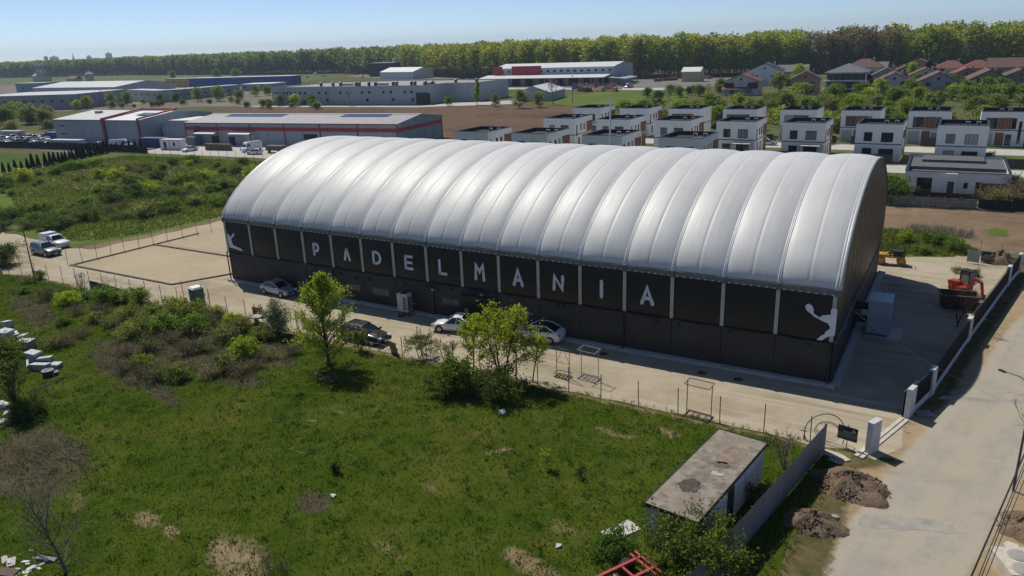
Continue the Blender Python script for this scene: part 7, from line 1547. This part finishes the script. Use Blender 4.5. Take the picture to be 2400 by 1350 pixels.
for i,(px,py,s,l) in enumerate(((8,960,.9,'large white sack at the left edge'),(22,978,.7,'white sack right of the large one at the left edge'),(6,1000,.8,'lowest white sack at the left edge'),(1178,972,.55,'white plastic sack on the lawn below the tree clump'))):
    q = G(px,py); t = thing('white_sack', l, 'sack', (q[0],q[1],0), i*.7); m = MB(); P = []; nu, nv = 9, 17
    for a_ in range(nu):
        th = pi*a_/(nu-1)
        for b_ in range(nv): ph = 2*pi*(b_%(nv-1))/(nv-1); r_ = 1+.14*sin(3*ph+i)+.1*sin(5*th+2*ph); P.append((s*.62*r_*sin(th)*cos(ph), s*.5*r_*sin(th)*sin(ph), s*.36*(1+cos(th)*r_*.95)))
    m.grid(P,nu,nv); m.f = [f[::-1] for f in m.f]; part('bag', m, pm('sack_white',(.62,.62,.6),.6,.12,3,.5,8), t, True)
# rubble bottom left
q = G(40,1335); t = thing('rubble_pile','white broken plaster rubble in the lower left corner','rubble',(q[0],q[1],0)); rg = random.Random(4)
for i in range(46):
    a = rg.uniform(0,6.28); r_ = rg.random()**.5*1.7; m = MB(); s = rg.uniform(.12,.4); m.obox((r_*cos(a)*1.2,r_*sin(a)*.8,.08+.16*(1-r_/1.7)),(s*1.7,s,.08),rg.uniform(0,3),rg.uniform(-.3,.3),rg.uniform(-.3,.3)); part('plaster_piece', m, pm('plaster',(.50,.50,.48),.9,.15,3,.3,15), t)
for (px,py,w_,l) in ((100,1318,.5,'blue grey stone block beside the lower left rubble'),(122,1322,.55,'dark box right of the lower left rubble'),(20,1352,1.0,'rusty brown box in the lower left corner')):
    q = G(px,py); t = thing('dumped_block', l, 'block', (q[0],q[1],0), .4); m = MB(); m.obox((0,0,.17),(w_,w_*.5,.34),0,.1,.1); part('block', m, RUST if 'rusty' in l else pm('blue_stone',(.15,.17,.2),.7,.15,2), t)
# brush piles and logs
for i,(px,py,n,L,l) in enumerate(((385,925,70,1.6,'long brown brushwood pile at the edge of the overgrown strip'),(60,1075,150,2.0,'wide grey brushwood pile on the left lawn'),(300,860,50,1.4,'small brushwood heap among the bushes'),(85,738,50,1.8,'flattened brushwood at the upper left field'))):
    q = G(px,py); t = thing('brushwood_pile', l, 'brushwood', (q[0],q[1],0)); rg = random.Random(i); m = MB()
    for _ in range(n):
        a = rg.gauss(.25,.5); x, y = rg.gauss(0,1.3 if i != 1 else 2.4), rg.gauss(0,.35 if i != 1 else 1.5); z = abs(rg.gauss(.08,.1)); l2 = L*rg.uniform(.4,1)
        m.tube([(x-l2*cos(a)/2,y-l2*sin(a)/2,z),(x,y,z+rg.uniform(0,.15)),(x+l2*cos(a)/2,y+l2*sin(a)/2,z+rg.uniform(-.05,.2))],rg.uniform(.008,.022),4,cap=False)
    o = part('sticks', m, TWIG, t); o['kind'] = 'stuff'
for i,(px,py,rz,L) in enumerate(((548,436,.2,4.5),(562,430,.25,3.5),(542,440,.1,2.5))): q = G(px,py); solo('timber_beam', MB().box(-L/2,L/2,-.15,.15,.05,.3), pm('grey_timber',(.30,.28,.25),.9,.2,3), ['longest grey timber beam left of the hall','upper grey timber beam beside the longest','short grey timber beam below the longest'][i], 'timber', None, (q[0],q[1],0), rz)
# kerbs of the pads
KB = [((-89.2,-4.3),(-69.2,-4.3),'front kerb of the nearer sand pad'),((-69.2,-4.3),(-65.2,3.4),'slanting kerb of the nearer sand pad by the hall'),((-88.6,7.0),(-65,7.0),'dividing kerb between the two sand pads'),((-88.9,-4.2),(-88.0,14),'kerb of the sand pads below the wire fence')]
for a, b, l in KB: d = Vector((b[0]-a[0],b[1]-a[1])); L = d.length; solo('pad_kerb', MB().box(0,L,-.12,.12,0,.16), pm('dark_kerb',(.12,.105,.085),.9,.35,1.2,.3,10), 'dark earth stained '+l, 'kerb', None, (a[0],a[1],0), atan2(d.y,d.x))
# trench lines / drain covers before the hall
for i,(px,py) in enumerate(((1415,830),(1644,875),(1730,890),(940,742))): q = G(px,py); solo('drain_cover', MB().lathe([(.36,.0),(.36,.035),(.3,.05)],18), RUST, 'dark drain cover in the hall shadow, %s from left'%['second','third','fourth','first'][i], 'drain cover', 'drain covers', (q[0],q[1],.012))
# utility poles
for (px,py,h,l) in ((81,652,6.0,'dark wooden pole at the left end of the wire fence'),(1430,345,12.5,'white flag mast behind the hall roof'),(1342,240,11,'grey lamp mast in the depot yard'),(440,246,10,'grey lamp mast by the store hall road'),(553,243,8,'second grey lamp mast by the store hall road'),(124,268,9,'leaning dark power pole before the low grey factory'),(30,268,8,'dark power pole at the left end of the low grey factory'),(243,252,9,'power pole at the right end of the low grey factory')):
    q = G(px,py)
    if 'mast behind the hall' in l: q = onY(1430,228,75.0); h = float(q[2])
    t = thing('utility_pole', l, 'pole', (q[0],q[1],0)); m = MB(); r_ = .09 if h < 7 else .13 if h < 12 else .2; m.tube([(0,0,0),(.05,0,h)],[r_,r_*.6],7); part('pole', m, WHITEP if 'white' in l else DARKG, t)
    if h > 7 and 'white' not in l: m = MB(); m.box(-.7,.7,-.08,.08,h-.2,h); part('cross_arm', m, DARKG, t)
# warehouse yard objects
q = G(393,352); t = thing('site_cabin','white site cabin with red trim left of the striped warehouse','cabin',(q[0]-3,q[1],0),.15); m = MB(); m.box(0,7,0,2.6,.1,2.7); part('wall', m, WHITEP, t); m = MB(); m.box(-.1,7.1,-.1,2.7,2.7,2.85); part('roof', m, M_SHEETW, t)
m = MB()
for x in (0,3.4,6.9): m.box(x,x+.12,-.03,-.002,.1,2.7)
m.box(-.1,7.1,-.12,-.1,2.68,2.87); part('trim', m, M_RED, t); window(t,(5.2,0,1.6),1.0,1.1,'y-',WHITEP,GLASSB,0); m = MB(); m.box(1.4,2.3,-.03,-.002,.1,2.2); part('door', m, GLASSB, t)
q = G(481,352); t = thing('pallet_stack','long stack of wooden pallets before the striped warehouse','pallet stack',(q[0],q[1],0),.12)
for i in range(7):
    for j in range(9): m = MB(); m.box(i*1.28,i*1.28+1.2,0,.95,j*.2,j*.2+.14); part('pallet', m, pm('pallet_brown',(.20,.145,.085),.85,.3,3), t)
for i,(px,py,L,mt,l) in enumerate(((345,346,9,pm('container_blue',(.02,.06,.20),.5,.15,1),'blue shipping container beside the twin warehouse'),(120,330,5,MATS['container_blue'],'blue container at the left corner of the twin warehouse'),(132,350,12,pm('container_grey',(.42,.45,.46),.5,.1,1),'long pale container behind the dark compound fence'),(10,326,10,M_GWALL,'flat grey shed at the left edge behind the parked cars'))):
    q = G(px,py); t = thing('shipping_container', l, 'container', (q[0]-3,q[1],0), .15); m = MB(); m.box(0,L,0,2.5,0,2.6); part('body', m, mt, t); n = int(L/.6)
    for k in range(n): m = MB(); m.box(k*L/n+.08,k*L/n+.3,-.05,-.002,.15,2.45); part('rib', m, mt, t)
    m = MB(); m.box(-.03,L+.03,-.03,2.53,2.6,2.68); part('roof', m, mt, t)
q = G(612,361); t = thing('timber_trailer','flat trailer loaded with timber beside the delivery van','trailer',(q[0],q[1]+1.5,0),.15); m = MB(); m.box(0,5.4,0,2.1,.7,.85); part('bed', m, DARKG, t)
for j in range(4):
    for i in range(4): m = MB(); m.box(.1,5.3,.05+i*.52,.5+i*.52,.87+j*.27,1.1+j*.27); part('timber_pack', m, pm('timber_brown',(.18,.14,.10),.85,.3,2), t)
for x in (1.2,4.2): m = MB(); m.cyl((x,-.02,.4),.4,.25,16,'y'); part('wheel', m, RUBBER, t)
# stacks in the far depot yard
rg = random.Random(8)
for i in range(14):
    px, py = rg.uniform(1350,1480), rg.uniform(203,216); q = G(px,py); t = thing('material_stack','stack of building material in the far depot yard','material stack',(q[0],q[1],0),rg.uniform(0,3),'material stacks in the depot yard'); mt = rg.choice((RUST,WOOD,STEEL,pm('brick_red',(.2,.09,.06),.9,.2,2)))
    for k in range(3): m = MB(); s = 1-.15*k; m.box(-2.2*s,2.2*s,-1*s,1*s,k*.7,k*.7+.6); part('layer', m, mt, t)
for i in range(12):
    px, py = rg.uniform(1530,1690), rg.uniform(180,192); q = G(px,py); t = thing('material_stack','stack of building material before the forest edge','material stack',(q[0],q[1],0),rg.uniform(0,3),'material stacks before the forest'); mt = rg.choice((RUST,WOOD,pm('brick_red',(.2,.09,.06),.9,.2,2)))
    for k in range(2): m = MB(); m.box(-3,3,-1.2,1.2,k*.9,k*.9+.8); part('layer', m, mt, t)
# litter on the lawn
for i,(px,py) in enumerate(((12,744),(545,887),(780,1166),(1100,1232),(1310,1285))):
    q = G(px,py); s = .22; solo('litter', MB().plate([(-s,-s*.4,.12),(s*.2,-s,.16),(s,s*.3,.1),(-s*.1,s*.7,.2)],(0,0,.03)), M_FOAM, ['white scrap of litter at the upper left of the field','white scrap of litter below the overgrown strip','white scrap of litter on the bare patch of the lawn','white scrap of litter in the middle of the lawn','white scrap of litter near the elder shoots'][i], 'litter', None, (q[0],q[1],0), i)
# ================================================================== HAZE
m = MB(); m.box(-5200,1500,-400,5600,-1.5,92)
hz = bpy.data.materials.new('haze'); hz.use_nodes = True; nt = hz.node_tree
for n in list(nt.nodes):
    if n.type == 'BSDF_PRINCIPLED': nt.nodes.remove(n)
pv = N(nt,'ShaderNodeVolumePrincipled'); pv.inputs['Color'].default_value = (.62,.78,1,1); pv.inputs['Density'].default_value = HAZE; pv.inputs['Anisotropy'].default_value = .2
nt.links.new(pv.outputs[0], nt.nodes['Material Output'].inputs['Volume'])
o = link('haze', m.mesh('haze', hz)); o['kind'] = 'stuff'; tag(o,'thin pale blue haze over the far fields and forest','haze')
